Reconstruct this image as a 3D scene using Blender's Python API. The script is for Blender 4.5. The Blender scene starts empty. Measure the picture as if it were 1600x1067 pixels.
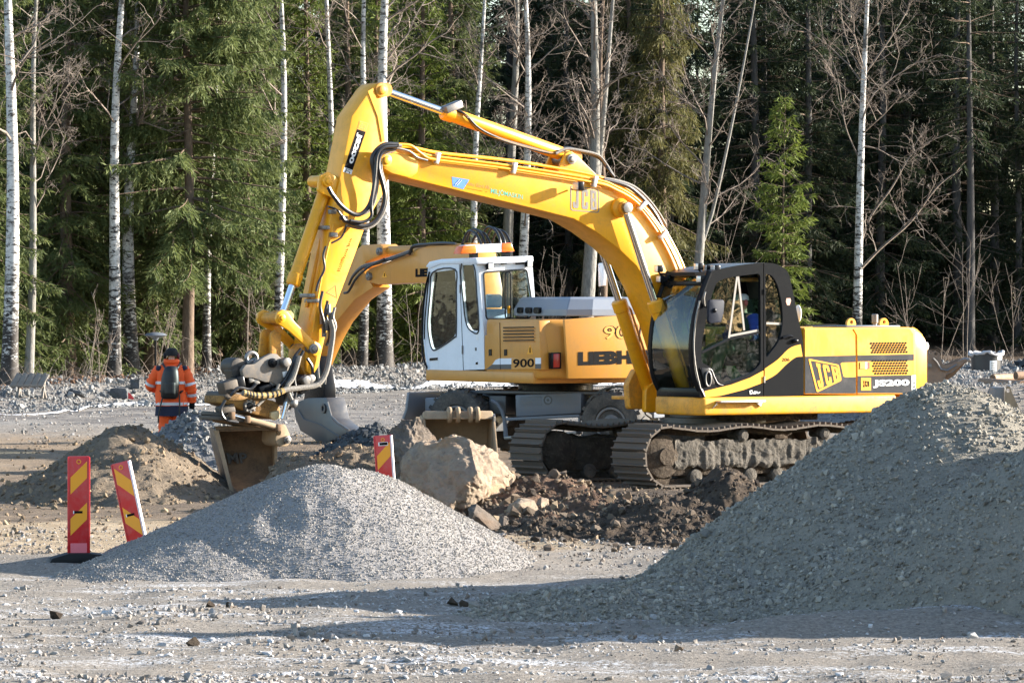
import bpy, bmesh, math, random
import numpy as np
from mathutils import Vector, Matrix
from mathutils.geometry import tessellate_polygon
PI = math.pi
R_ = math.radians
sc = bpy.context.scene
COL = sc.collection
random.seed(7)

# ------------------------------------------------------------------ camera, sky, sun, exposure
FPX, CAMH, HORY = 6800.0, 2.35, 480.0            # focal length in photo pixels, eye height, horizon row
cam_d = bpy.data.cameras.new('camera')
cam = bpy.data.objects.new('camera', cam_d)
COL.objects.link(cam)
cam.location = (0, 0, CAMH)
cam.rotation_euler = (R_(90), 0, 0)
cam_d.sensor_width = 36
cam_d.lens = FPX / 1600 * 36
cam_d.shift_y = -(533.5 - HORY) / 1600
cam_d.clip_start, cam_d.clip_end = 1, 3000
sc.camera = cam

SUN_EL, SUN_AZ = R_(15.5), R_(13)                # azimuth measured from +X towards +Y (behind the scene)
sdir = Vector((math.cos(SUN_EL) * math.cos(SUN_AZ), math.cos(SUN_EL) * math.sin(SUN_AZ), math.sin(SUN_EL)))
world = bpy.data.worlds.new('World')
sc.world = world
world.use_nodes = True
wn = world.node_tree
bg = wn.nodes['Background']
sky = wn.nodes.new('ShaderNodeTexSky')
sky.sky_type = 'NISHITA'
sky.sun_disc = False
sky.sun_elevation = SUN_EL
sky.sun_rotation = math.atan2(sdir.x, sdir.y)
sky.air_density, sky.dust_density, sky.ozone_density = 1.0, 0.8, 1.7
wn.links.new(sky.outputs[0], bg.inputs[0])
bg.inputs[1].default_value = 0.10
sun_d = bpy.data.lights.new('sun', 'SUN')
sun_d.energy = 5.0
sun_d.angle = R_(0.5)
sun_d.color = (1.0, 0.93, 0.83)
sun = bpy.data.objects.new('sun', sun_d)
COL.objects.link(sun)
sun.location = sdir * 60
sun.rotation_euler = sdir.to_track_quat('Z', 'Y').to_euler()
sc.view_settings.view_transform = 'Standard'
sc.view_settings.look = 'None'
sc.view_settings.gamma = 1
sc.view_settings.use_curve_mapping = False
sc.view_settings.exposure = 2.0
sc.render.engine = 'CYCLES'
sc.cycles.use_denoising = True
sc.cycles.max_bounces = 6
sc.cycles.diffuse_bounces = 3
sc.cycles.transparent_max_bounces = 12
sc.cycles.sample_clamp_indirect = 6

# ------------------------------------------------------------------ helpers
def W(px, py, d):
    """photo pixel + distance -> world point"""
    return Vector(((px - 800) * d / FPX, d, CAMH - (py - HORY) * d / FPX))

class Frame:
    """a machine's own axes: u forward, v to its left, z up"""
    def __init__(s, ox, oy, yaw, oz=0.0):
        s.o = Vector((ox, oy, oz)); s.yaw = yaw
        s.M = Matrix.Translation(s.o) @ Matrix.Rotation(yaw, 4, 'Z')
        s.I = s.M.inverted()
        s.c = s.I @ Vector((0, 0, CAMH)); s.R3 = s.I.to_3x3()
    def ray(s, px, py):
        return s.R3 @ Vector(((px - 800) / FPX, 1, -(py - HORY) / FPX))
    def p(s, px, py, v):                          # on the plane v = const
        r = s.ray(px, py); t = (v - s.c.y) / r.y
        return s.c + r * t
    def pu(s, px, py, u):                         # on the plane u = const
        r = s.ray(px, py); t = (u - s.c.x) / r.x
        return s.c + r * t
    def q(s, px, py, v):
        a = s.p(px, py, v); return (a.x, a.z)
    def qs(s, pts, v): return [s.q(a, b, v) for a, b in pts]
    def scr(s, u, v, z):
        w = s.M @ Vector((u, v, z)); return (800 + w.x * FPX / w.y, HORY + (CAMH - w.z) * FPX / w.y)

def tag(o, label=None, cat=None, group=None, kind=None):
    if label: o['label'] = label
    if cat: o['category'] = cat
    if group: o['group'] = group
    if kind: o['kind'] = kind
    return o

def thing(name, label, cat, loc=(0, 0, 0), rz=0, group=None):
    o = bpy.data.objects.new(name, None)
    o.empty_display_size = 0.3
    COL.objects.link(o)
    o.location = loc
    o.rotation_euler = (0, 0, rz)
    return tag(o, label, cat, group)

def link(name, me, parent=None, loc=None):
    o = bpy.data.objects.new(name, me)
    COL.objects.link(o)
    if parent: o.parent = parent
    if loc is not None: o.location = loc
    return o

def clone(o, parent=None):
    c = o.copy(); COL.objects.link(c)
    c.parent = parent
    for ch in list(o.children): clone(ch, c)
    return c

def rounded(pts, r, n=4):
    """2D polygon with its corners rounded by r"""
    out = []; N = len(pts)
    for i in range(N):
        p = Vector(pts[i]).to_2d(); a = Vector(pts[i - 1]).to_2d(); b = Vector(pts[(i + 1) % N]).to_2d()
        da, db = a - p, b - p
        k = min(r, da.length * .45, db.length * .45)
        if k < 1e-5: out.append(tuple(p)); continue
        s, e = p + da.normalized() * k, p + db.normalized() * k
        for j in range(n + 1):
            t = j / n
            out.append(tuple((1 - t) ** 2 * s + 2 * t * (1 - t) * p + t * t * e))
    return out

def spline(pts, n=6, closed=False):
    """Catmull-Rom through points of any dimension"""
    P = [np.array(p, float) for p in pts]; N = len(P); out = []
    rng = range(N if closed else N - 1)
    for i in rng:
        if closed: a, b, c, d = P[i - 1], P[i], P[(i + 1) % N], P[(i + 2) % N]
        else:
            b, c = P[i], P[i + 1]
            a = P[i - 1] if i else 2 * b - c
            d = P[i + 2] if i + 2 < N else 2 * c - b
        for j in range(n):
            t = j / n
            out.append(tuple(.5 * (2 * b + (c - a) * t + (2 * a - 5 * b + 4 * c - d) * t * t + (3 * b - a - 3 * c + d) * t ** 3)))
    if not closed: out.append(tuple(P[-1]))
    return out

class MB:
    def __init__(s): s.v = []; s.f = []
    def add(s, vs, fs):
        k = len(s.v); s.v += [tuple(x) for x in vs]; s.f += [tuple(i + k for i in f) for f in fs]; return s
    def box(s, c, d, rot=None):
        x, y, z = d[0] / 2, d[1] / 2, d[2] / 2
        vs = [Vector(p) for p in ((-x,-y,-z),(x,-y,-z),(x,y,-z),(-x,y,-z),(-x,-y,z),(x,-y,z),(x,y,z),(-x,y,z))]
        if rot is not None: vs = [rot @ p for p in vs]
        c = Vector(c)
        return s.add([p + c for p in vs], [(3,2,1,0),(4,5,6,7),(0,1,5,4),(1,2,6,5),(2,3,7,6),(3,0,4,7)])
    def bar(s, p0, p1, w, h, up=(0, 0, 1)):
        p0, p1 = Vector(p0), Vector(p1); d = (p1 - p0)
        x = d.normalized(); y = Vector(up).cross(x)
        if y.length < 1e-4: y = Vector((0, 1, 0)).cross(x)
        y.normalize(); z = x.cross(y)
        return s.box((p0 + p1) / 2, (d.length, w, h), Matrix((x, y, z)).transposed())
    def tube(s, pts, r, n=8, caps=True, closed=False):
        P = [Vector(p) for p in pts]; N = len(P)
        rr = r if hasattr(r, '__len__') else [r] * N
        vs = []; fs = []; prev = None
        for i in range(N):
            a = P[i - 1] if (i or closed) else P[0]
            b = P[(i + 1) % N] if (i < N - 1 or closed) else P[-1]
            t = (b - a).normalized()
            if prev is None:
                q = Vector((0, 0, 1)) if abs(t.z) < .9 else Vector((1, 0, 0))
                x = t.cross(q).normalized()
            else:
                x = (prev - t * prev.dot(t))
                x = x.normalized() if x.length > 1e-6 else t.orthogonal().normalized()
            y = t.cross(x); prev = x
            for j in range(n):
                an = 2 * PI * j / n
                vs.append(P[i] + (x * math.cos(an) + y * math.sin(an)) * rr[i])
        for i in range(N if closed else N - 1):
            for j in range(n):
                a, b = i * n + j, i * n + (j + 1) % n
                c, d = ((i + 1) % N) * n + (j + 1) % n, ((i + 1) % N) * n + j
                fs.append((a, b, c, d))
        if caps and not closed:
            fs.append(tuple(range(n - 1, -1, -1))); fs.append(tuple((N - 1) * n + j for j in range(n)))
        return s.add(vs, fs)
    def cyl(s, p0, p1, r0, r1=None, n=16): return s.tube([p0, p1], [r0, r0 if r1 is None else r1], n)
    def lathe(s, prof, p0, ax, n=20):
        """prof: (radius, distance along ax) list"""
        p0, ax = Vector(p0), Vector(ax).normalized()
        x = ax.orthogonal().normalized(); y = ax.cross(x); vs = []; fs = []
        for r, h in prof:
            for j in range(n):
                a = 2 * PI * j / n
                vs.append(p0 + ax * h + (x * math.cos(a) + y * math.sin(a)) * r)
        for i in range(len(prof) - 1):
            for j in range(n):
                fs.append((i * n + j, i * n + (j + 1) % n, (i + 1) * n + (j + 1) % n, (i + 1) * n + j))
        if prof[0][0] > 1e-4: fs.append(tuple(range(n - 1, -1, -1)))
        if prof[-1][0] > 1e-4: fs.append(tuple((len(prof) - 1) * n + j for j in range(n)))
        return s.add(vs, fs)
    def prism(s, poly, c0, c1, holes=(), mp=lambda a, b, c: (a, c, b)):
        """extrude a 2D polygon (with holes) from c0 to c1; default map: (u, z) drawn, v extruded"""
        loops = [list(poly)] + [list(h) for h in holes]
        flat = [p for l in loops for p in l]; n = len(flat)
        vs = [mp(a, b, c0) for a, b in flat] + [mp(a, b, c1) for a, b in flat]
        fs = []
        if holes:
            for t in tessellate_polygon([[Vector((a, b, 0)) for a, b in l] for l in loops]):
                fs.append((t[2], t[1], t[0])); fs.append(tuple(i + n for i in t))
        else:
            fs.append(tuple(range(n - 1, -1, -1))); fs.append(tuple(range(n, 2 * n)))
        k = 0
        for l in loops:
            m = len(l)
            for i in range(m):
                a, b = k + i, k + (i + 1) % m
                fs.append((a, b, b + n, a + n))
            k += m
        return s.add(vs, fs)
    def ball(s, c, r, nu=12, nv=8):
        r = r if hasattr(r, '__len__') else (r, r, r); vs = []; fs = []
        for i in range(nv + 1):
            th = PI * i / nv
            for j in range(nu):
                ph = 2 * PI * j / nu
                vs.append((c[0] + r[0] * math.sin(th) * math.cos(ph), c[1] + r[1] * math.sin(th) * math.sin(ph), c[2] + r[2] * math.cos(th)))
        for i in range(nv):
            for j in range(nu):
                fs.append((i * nu + j, (i + 1) * nu + j, (i + 1) * nu + (j + 1) % nu, i * nu + (j + 1) % nu))
        return s.add(vs, fs)
    def loft(s, rings, closed_ends=True):
        n = len(rings[0]); vs = [p for r in rings for p in r]; fs = []
        for i in range(len(rings) - 1):
            for j in range(n):
                fs.append((i * n + j, i * n + (j + 1) % n, (i + 1) * n + (j + 1) % n, (i + 1) * n + j))
        if closed_ends:
            fs.append(tuple(range(n - 1, -1, -1))); fs.append(tuple((len(rings) - 1) * n + j for j in range(n)))
        return s.add(vs, fs)
    def mesh(s, name, mat=None, bevel=0, ang=35, seg=2, smooth=True):
        me = bpy.data.meshes.new(name)
        bm = bmesh.new()
        bv = [bm.verts.new(p) for p in s.v]
        for f in s.f:
            try: bm.faces.new([bv[i] for i in f])
            except ValueError: pass
        bmesh.ops.remove_doubles(bm, verts=bm.verts, dist=1e-5)
        bmesh.ops.recalc_face_normals(bm, faces=bm.faces)
        if bevel:
            es = [e for e in bm.edges if len(e.link_faces) == 2 and e.calc_face_angle(0) > R_(32)]
            try: bmesh.ops.bevel(bm, geom=es, offset=bevel, segments=seg, profile=.5, affect='EDGES', clamp_overlap=True)
            except Exception: pass
        bm.to_mesh(me); bm.free()
        if smooth:
            me.polygons.foreach_set('use_smooth', [True] * len(me.polygons))
            me.set_sharp_from_angle(angle=R_(ang))
        if mat: me.materials.append(mat)
        return me
    def build(s, name, mat, parent=None, bevel=0, ang=35, seg=2, smooth=True):
        return link(name, s.mesh(name, mat, bevel, ang, seg, smooth), parent)

def np_mesh(name, V, Fq, mat=None, smooth=False, k=4):
    """mesh from numpy arrays: V (n,3), Fq (m,k)"""
    me = bpy.data.meshes.new(name)
    V = np.ascontiguousarray(V, np.float32); Fq = np.ascontiguousarray(Fq, np.int32)
    me.vertices.add(len(V)); me.vertices.foreach_set('co', V.ravel())
    me.loops.add(Fq.size); me.loops.foreach_set('vertex_index', Fq.ravel())
    me.polygons.add(len(Fq)); me.polygons.foreach_set('loop_start', np.arange(0, Fq.size, k, dtype=np.int32))
    me.polygons.foreach_set('use_smooth', np.full(len(Fq), smooth))
    if mat: me.materials.append(mat)
    me.update(calc_edges=True); me.validate()
    return me

# ---- vectorised value noise
_rng = np.random.RandomState(3)
_TAB = _rng.rand(256, 256)
def vnoise(x, y):
    xi, yi = np.floor(x).astype(int), np.floor(y).astype(int)
    fx, fy = x - xi, y - yi
    fx, fy = fx * fx * (3 - 2 * fx), fy * fy * (3 - 2 * fy)
    a, b = _TAB[xi & 255, yi & 255], _TAB[(xi + 1) & 255, yi & 255]
    c, d = _TAB[xi & 255, (yi + 1) & 255], _TAB[(xi + 1) & 255, (yi + 1) & 255]
    return ((a * (1 - fx) + b * fx) * (1 - fy) + (c * (1 - fx) + d * fx) * fy) * 2 - 1
def fbm(x, y, o=4, g=.5):
    s = 0; a = 1.0
    for i in range(o):
        s = s + a * vnoise(x * 2 ** i + 17 * i, y * 2 ** i - 9 * i); a *= g
    return s
def sstep(a, b, x):
    t = np.clip((x - a) / (b - a), 0, 1); return t * t * (3 - 2 * t)

# ------------------------------------------------------------------ materials
class NT:
    def __init__(s, name):
        s.m = bpy.data.materials.new(name); s.m.use_nodes = True
        s.t = s.m.node_tree; s.b = s.t.nodes['Principled BSDF']; s.out = s.t.nodes['Material Output']
    def n(s, ty, **kw):
        x = s.t.nodes.new(ty)
        for k, v in kw.items():
            if k.startswith('i_'):
                x.inputs[k[2:].replace('_', ' ')].default_value = v
            else: setattr(x, k, v)
        return x
    def l(s, a, b): s.t.links.new(a, b)
    def noise(s, scale, detail=4, rough=.6, vec=None, dist=0):
        x = s.n('ShaderNodeTexNoise'); x.inputs['Scale'].default_value = scale
        x.inputs['Detail'].default_value = detail; x.inputs['Roughness'].default_value = rough
        x.inputs['Distortion'].default_value = dist
        if vec is not None: s.l(vec, x.inputs['Vector'])
        return x.outputs[0]
    def ramp(s, fac, stops):
        x = s.n('ShaderNodeValToRGB'); e = x.color_ramp.elements
        while len(e) < len(stops): e.new(.5)
        for el, (p, c) in zip(e, stops):
            el.position = p; el.color = (*c, 1) if hasattr(c, '__len__') else (c, c, c, 1)
        s.l(fac, x.inputs[0]); return x.outputs[0]
    def mix(s, fac, a, b, mode='MIX'):
        x = s.n('ShaderNodeMix', data_type='RGBA', blend_type=mode)
        for sock, val in ((x.inputs[0], fac), (x.inputs[6], a), (x.inputs[7], b)):
            if hasattr(val, 'is_linked'): s.l(val, sock)
            elif hasattr(val, '__len__'): sock.default_value = (*val, 1) if len(val) == 3 else val
            else: sock.default_value = val
        return x.outputs[2]
    def math(s, op, a, b=0.0):
        x = s.n('ShaderNodeMath', operation=op)
        for sock, val in ((x.inputs[0], a), (x.inputs[1], b)):
            if hasattr(val, 'is_linked'): s.l(val, sock)
            else: sock.default_value = val
        return x.outputs[0]
    def coord(s, which='Object'): return s.n('ShaderNodeTexCoord').outputs[which]
    def mapping(s, vec, scale=(1, 1, 1), rot=(0, 0, 0)):
        x = s.n('ShaderNodeMapping'); x.inputs['Scale'].default_value = scale; x.inputs['Rotation'].default_value = rot
        s.l(vec, x.inputs[0]); return x.outputs[0]
    def bump(s, h, strength=.3, dist=.02):
        x = s.n('ShaderNodeBump'); x.inputs['Strength'].default_value = strength; x.inputs['Distance'].default_value = dist
        s.l(h, x.inputs['Height']); s.l(x.outputs[0], s.b.inputs['Normal'])
    def set(s, **kw):
        for k, v in kw.items():
            sock = s.b.inputs[k.replace('_', ' ')]
            if hasattr(v, 'is_linked'): s.l(v, sock)
            elif hasattr(v, '__len__'): sock.default_value = (*v, 1) if len(v) == 3 else v
            else: sock.default_value = v
        return s.m

def paint(name, c, rough=.38, dirt=.35, dcol=(.16, .12, .08), metal=0.0, dscale=2.2, coat=.0, streak=0):
    """painted or plain metal with grime patches, scratches and slight tone drift"""
    t = NT(name); v = t.coord()
    n1 = t.noise(dscale, 8, .7, v, .4); n2 = t.noise(dscale * 9, 5, .7, v)
    g0 = .56 - .24 * dirt
    grime = t.math('MULTIPLY', t.ramp(n1, [(g0, 0), (g0 + .24, 1)]), t.ramp(n2, [(.3, .2), (.7, 1)]))
    grime = t.math('MULTIPLY', grime, dirt)
    if streak:
        s1 = t.ramp(t.noise(1.0, 5, .7, t.mapping(v, (9, 9, .9)), .3), [(.52, 0), (.74, 1)])
        s2 = t.ramp(t.noise(55, 3, .7, v), [(.62, 0), (.70, 1)])
        grime = t.math('MAXIMUM', grime, t.math('MULTIPLY', t.math('MAXIMUM', s1, t.math('MULTIPLY', s2, .8)), streak))
    tone = t.mix(t.noise(.9, 3, .5, v), tuple(x * .92 for x in c), tuple(min(1, x * 1.06) for x in c))
    col = t.mix(grime, tone, dcol)
    ro = t.math('ADD', t.math('MULTIPLY', grime, .45), rough)
    t.bump(n2, .04, .01)
    return t.set(Base_Color=col, Roughness=ro, Metallic=metal, Coat_Weight=coat, Coat_Roughness=.15)

def plain(name, c, rough=.6, metal=0.0, bump=0, bs=60, var=.15):
    t = NT(name); v = t.coord(); n = t.noise(bs, 5, .65, v)
    col = t.mix(t.noise(bs * .15, 4, .6, v), tuple(x * (1 - var) for x in c), tuple(min(1, x * (1 + var)) for x in c))
    if bump: t.bump(n, bump, .02)
    return t.set(Base_Color=col, Roughness=rough, Metallic=metal)

def earth(name, c1, c2, c3, sc_=3.0, bump=.6, bd=.06, fine=25):
    t = NT(name); v = t.coord()
    a = t.noise(sc_, 8, .65, v, .3); b = t.noise(fine, 6, .7, v)
    col = t.mix(t.ramp(a, [(.35, 0), (.65, 1)]), c1, c2)
    col = t.mix(t.ramp(b, [(.5, 0), (.75, 1)]), col, c3)
    t.bump(b, bump, bd)
    return t.set(Base_Color=col, Roughness=.95, Specular_IOR_Level=.15)

def stone_mat(name, cols, rough=.9, bs=14, frost=0, spec=.2):
    """stone whose tone differs from stone to stone"""
    t = NT(name); v = t.coord()
    r = t.n('ShaderNodeObjectInfo').outputs['Random']
    k = len(cols)
    base = t.ramp(r, [(i / max(1, k - 1), c) for i, c in enumerate(cols)])
    b = t.noise(bs, 6, .7, v)
    base = t.mix(t.math('MULTIPLY', t.ramp(b, [(.3, 0), (.7, 1)]), .45), base, tuple(x * .55 for x in cols[0]))
    t.bump(b, .5, .02)
    return t.set(Base_Color=base, Roughness=rough, Specular_IOR_Level=spec)

def glass_mat(name, tint=(.75, .86, .82), refl=1.5, dirt=.06):
    t = NT(name)
    tr = t.n('ShaderNodeBsdfTransparent'); tr.inputs[0].default_value = (*tint, 1)
    gl = t.n('ShaderNodeBsdfGlossy'); gl.inputs['Roughness'].default_value = .015
    wv = t.noise(2.2, 2, .5, t.coord()); bp = t.n('ShaderNodeBump'); bp.inputs['Strength'].default_value = .08; bp.inputs['Distance'].default_value = .04
    t.l(wv, bp.inputs['Height']); t.l(bp.outputs[0], gl.inputs['Normal'])
    fr = t.n('ShaderNodeFresnel'); fr.inputs[0].default_value = refl
    df = t.n('ShaderNodeBsdfDiffuse'); df.inputs[0].default_value = (.35, .33, .28, 1)
    m1 = t.n('ShaderNodeMixShader'); m2 = t.n('ShaderNodeMixShader')
    t.l(fr.outputs[0], m1.inputs[0]); t.l(tr.outputs[0], m1.inputs[1]); t.l(gl.outputs[0], m1.inputs[2])
    dn = t.math('MULTIPLY', t.ramp(t.noise(30, 4, .7, t.coord()), [(.45, 0), (.8, 1)]), dirt)
    t.l(dn, m2.inputs[0]); t.l(m1.outputs[0], m2.inputs[1]); t.l(df.outputs[0], m2.inputs[2])
    t.l(m2.outputs[0], t.out.inputs[0])
    return t.m

YEL = paint('machine_yellow', (.86, .385, .006), .38, .5, (.26, .14, .05), dscale=3, streak=.28)
YELM = paint('machine_yellow_muddy', (.82, .365, .008), .42, .8, (.22, .13, .06), dscale=4, streak=.5)
YELD = paint('machine_yellow_worn', (.76, .32, .012), .45, .85, (.16, .10, .05), dscale=5)
AMB = paint('amber_paint', (.60, .265, .038), .38, .4, (.25, .16, .08), streak=.22)
WHT = paint('white_paint', (.74, .78, .84), .35, .25, (.3, .27, .22), streak=.15)
BLK = paint('black_paint', (.010, .011, .013), .26, .08, (.06, .055, .05))
BLK.node_tree.nodes['Principled BSDF'].inputs['Specular IOR Level'].default_value = .22
DGR = paint('dark_grey_paint', (.055, .058, .062), .4, .4, (.16, .13, .10))
PGR = paint('slate_grey_paint', (.12, .14, .17), .45, .5, (.2, .17, .13), dscale=3)
STL = paint('worn_steel', (.22, .213, .205), .42, .6, (.12, .085, .06), .75, 6)
DST = paint('dark_steel', (.075, .07, .066), .5, .7, (.17, .13, .09), .5, 5)
CHR = plain('chrome_rod', (.75, .77, .8), .1, 1.0, var=.04)
RUB = plain('black_rubber', (.02, .02, .021), .55, 0, .1, 80)
HOS = plain('hose_rubber', (.016, .016, .018), .38, 0, .05, 60)
HOSG = plain('hose_sleeve_grey', (.20, .18, .155), .7, 0, .5, 60)
HOST = plain('hose_sleeve_tan', (.42, .28, .10), .75, 0, .5, 40, .4)
RUST = paint('rusty_steel', (.25, .15, .08), .75, .9, (.08, .06, .045), .15, 4, streak=.4)
TANS = paint('sandy_steel', (.36, .26, .16), .8, .7, (.2, .16, .12), .1, 6)
MUDS = earth('caked_mud', (.055, .042, .032), (.10, .078, .058), (.15, .12, .09), 5, 1.0, .08, 18)
MUDL = earth('dry_grey_mud', (.12, .108, .092), (.19, .17, .145), (.06, .052, .044), 4, 1.0, .1, 16)
GLS = glass_mat('tinted_glass', (.32, .49, .43), 1.55, .05)
GLW = glass_mat('windscreen_glass', (.46, .56, .53), 1.75, .04)
GLB = glass_mat('clear_glass', (.80, .88, .88), 1.45, .04)
LAMPG = plain('lamp_glass', (.7, .7, .68), .12, .2)
ORG = plain('orange_lens', (.9, .16, .015), .2, 0, var=.1)
REDL = plain('red_lens', (.35, .02, .01), .25, 0)
WPLA = plain('white_plastic', (.8, .8, .8), .4, 0)
SEAT = plain('seat_fabric', (.035, .036, .04), .9, 0, .2)
TXK = plain('black_print', (.006, .006, .007), .8)
TXW = plain('white_print', (.8, .8, .78), .5)
TXG = plain('grey_print', (.22, .20, .18), .5)
TXO = plain('amber_print', (.62, .30, .04), .5)
TXB = plain('blue_print', (.03, .16, .5), .5)
TXT = plain('teal_print', (.05, .36, .25), .5)
TXY = plain('yellow_print', (.84, .36, .008), .4)
TXR = plain('red_print', (.6, .05, .02), .5)

for m_ in (TXK, BLK, TXG, RUB, DST): m_.node_tree.nodes['Principled BSDF'].inputs['Specular IOR Level'].default_value = .12
# ---- flat lettering
def text_xy(s, bold=.0, shear=0):
    cu = bpy.data.curves.new('lettering', 'FONT'); cu.body = s
    cu.offset = bold; cu.resolution_u = 3; cu.shear = shear
    ob = bpy.data.objects.new('lettering', cu)
    me = bpy.data.meshes.new_from_object(ob)
    V = np.array([v.co[:2] for v in me.vertices]); Fs = [tuple(p.vertices) for p in me.polygons]
    bpy.data.objects.remove(ob); bpy.data.curves.remove(cu); bpy.data.meshes.remove(me)
    V -= V.min(0); V /= V.max(0)
    return V, Fs

def quad_map(V, Q):
    """unit square -> quad Q = bottom-left, bottom-right, top-right, top-left (3D)"""
    Q = [Vector(q) for q in Q]
    return [Q[0] * (1 - a) * (1 - b) + Q[1] * a * (1 - b) + Q[2] * a * b + Q[3] * (1 - a) * b for a, b in V]

def lettering(s, Q, mat, parent, bold=.02, name='lettering', label=None):
    V, Fs = text_xy(s, bold)
    m = MB(); m.add(quad_map(V, Q), Fs)
    o = link(name, m.mesh(name, mat, smooth=False), parent)
    o['label'] = label or ('letters reading ' + s)
    return o

GLYPH = {  # blocky letters on a unit square: outer loop, holes
 'J': ([(0,.3),(0,.12),(.12,0),(.78,0),(.9,.12),(.9,.84),(1,.84),(1,1),(.35,1),(.35,.84),(.5,.84),(.5,.17),(.4,.17),(.4,.3)], []),
 'C': ([(0,.12),(.12,0),(.88,0),(1,.12),(1,.36),(.62,.36),(.62,.17),(.4,.17),(.4,.83),(.62,.83),(.62,.64),(1,.64),(1,.88),(.88,1),(.12,1),(0,.88)], []),
 'B': ([(0,0),(.88,0),(1,.12),(1,.42),(.9,.5),(1,.58),(1,.88),(.88,1),(0,1)], [[(.4,.16),(.4,.42),(.6,.42),(.6,.16)], [(.4,.58),(.4,.84),(.6,.84),(.6,.58)]]),
}
def logo_word(m, word, Q, gap=.1):
    """block letters across quad Q, added to builder m as flat faces"""
    n = len(word); w = (1 - gap * (n - 1)) / n
    for i, ch in enumerate(word):
        o, hs = GLYPH[ch]; loops = [o] + hs; flat = [p for l in loops for p in l]
        vs = quad_map([(i * (w + gap) + a * w, b) for a, b in flat], Q)
        m.add(vs, tessellate_polygon([[Vector((a, b, 0)) for a, b in l] for l in loops]))
# ================================================================== ground, heaps, gravel
def front_line(x):                                # where the rubble bank in front of the trees starts
    return np.clip(97 + (x + 11.4) * 2.2, 92, 121) + np.clip(x + 1, 0, 40) * .22
def ground_h(x, y):
    x = np.asarray(x, float); y = np.asarray(y, float)
    h = .030 * fbm(x * .35, y * .22, 4) + .012 * fbm(x * 2.1, y * 1.7, 3)
    # low gravel swells in the foreground
    h = h + (.028 * fbm(x * 1.1, y * .6, 3) + .018 * fbm(x * .25 + 8, y * 2.6, 3)) * sstep(46, 34, y)
    # wheel ruts and churned strips behind
    rut = sstep(57, 64, y) * sstep(112, 96, y)
    h = h + rut * (.05 * fbm(x * .10 + 4, y * .55, 3) + .035 * fbm(x * .5, y * 1.6, 3))
    # churned earth round the tracks
    ch = np.exp(-(((x - 1.2) / 2.6) ** 2 + ((y - 49) / 5.5) ** 2))
    h = h + ch * (.07 * fbm(x * 1.4, y * 1.0, 5, .6) - .03)
    # frosted low bank beneath the big heap
    h = h + .16 * np.exp(-((y - 31.6 - .12 * (x - 3)) / .55) ** 2) * sstep(1.0, 2.6, x)
    h = h + .15 * sstep(98, 118, y)
    f = front_line(x)
    h = h + sstep(f, f + 7, y) * (.50 + .10 * fbm(x * .5, y * .4, 3)) + sstep(f + 12, f + 60, y) * .8
    # flat heap that carries the pipes and the bin
    h = h + .86 * sstep(79.0, 82.0, y) * sstep(112, 106, y) * sstep(7.2, 8.2, x)
    return h + np.where(y > 140, .4 * fbm(x * .03, y * .03, 3), 0)

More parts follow.
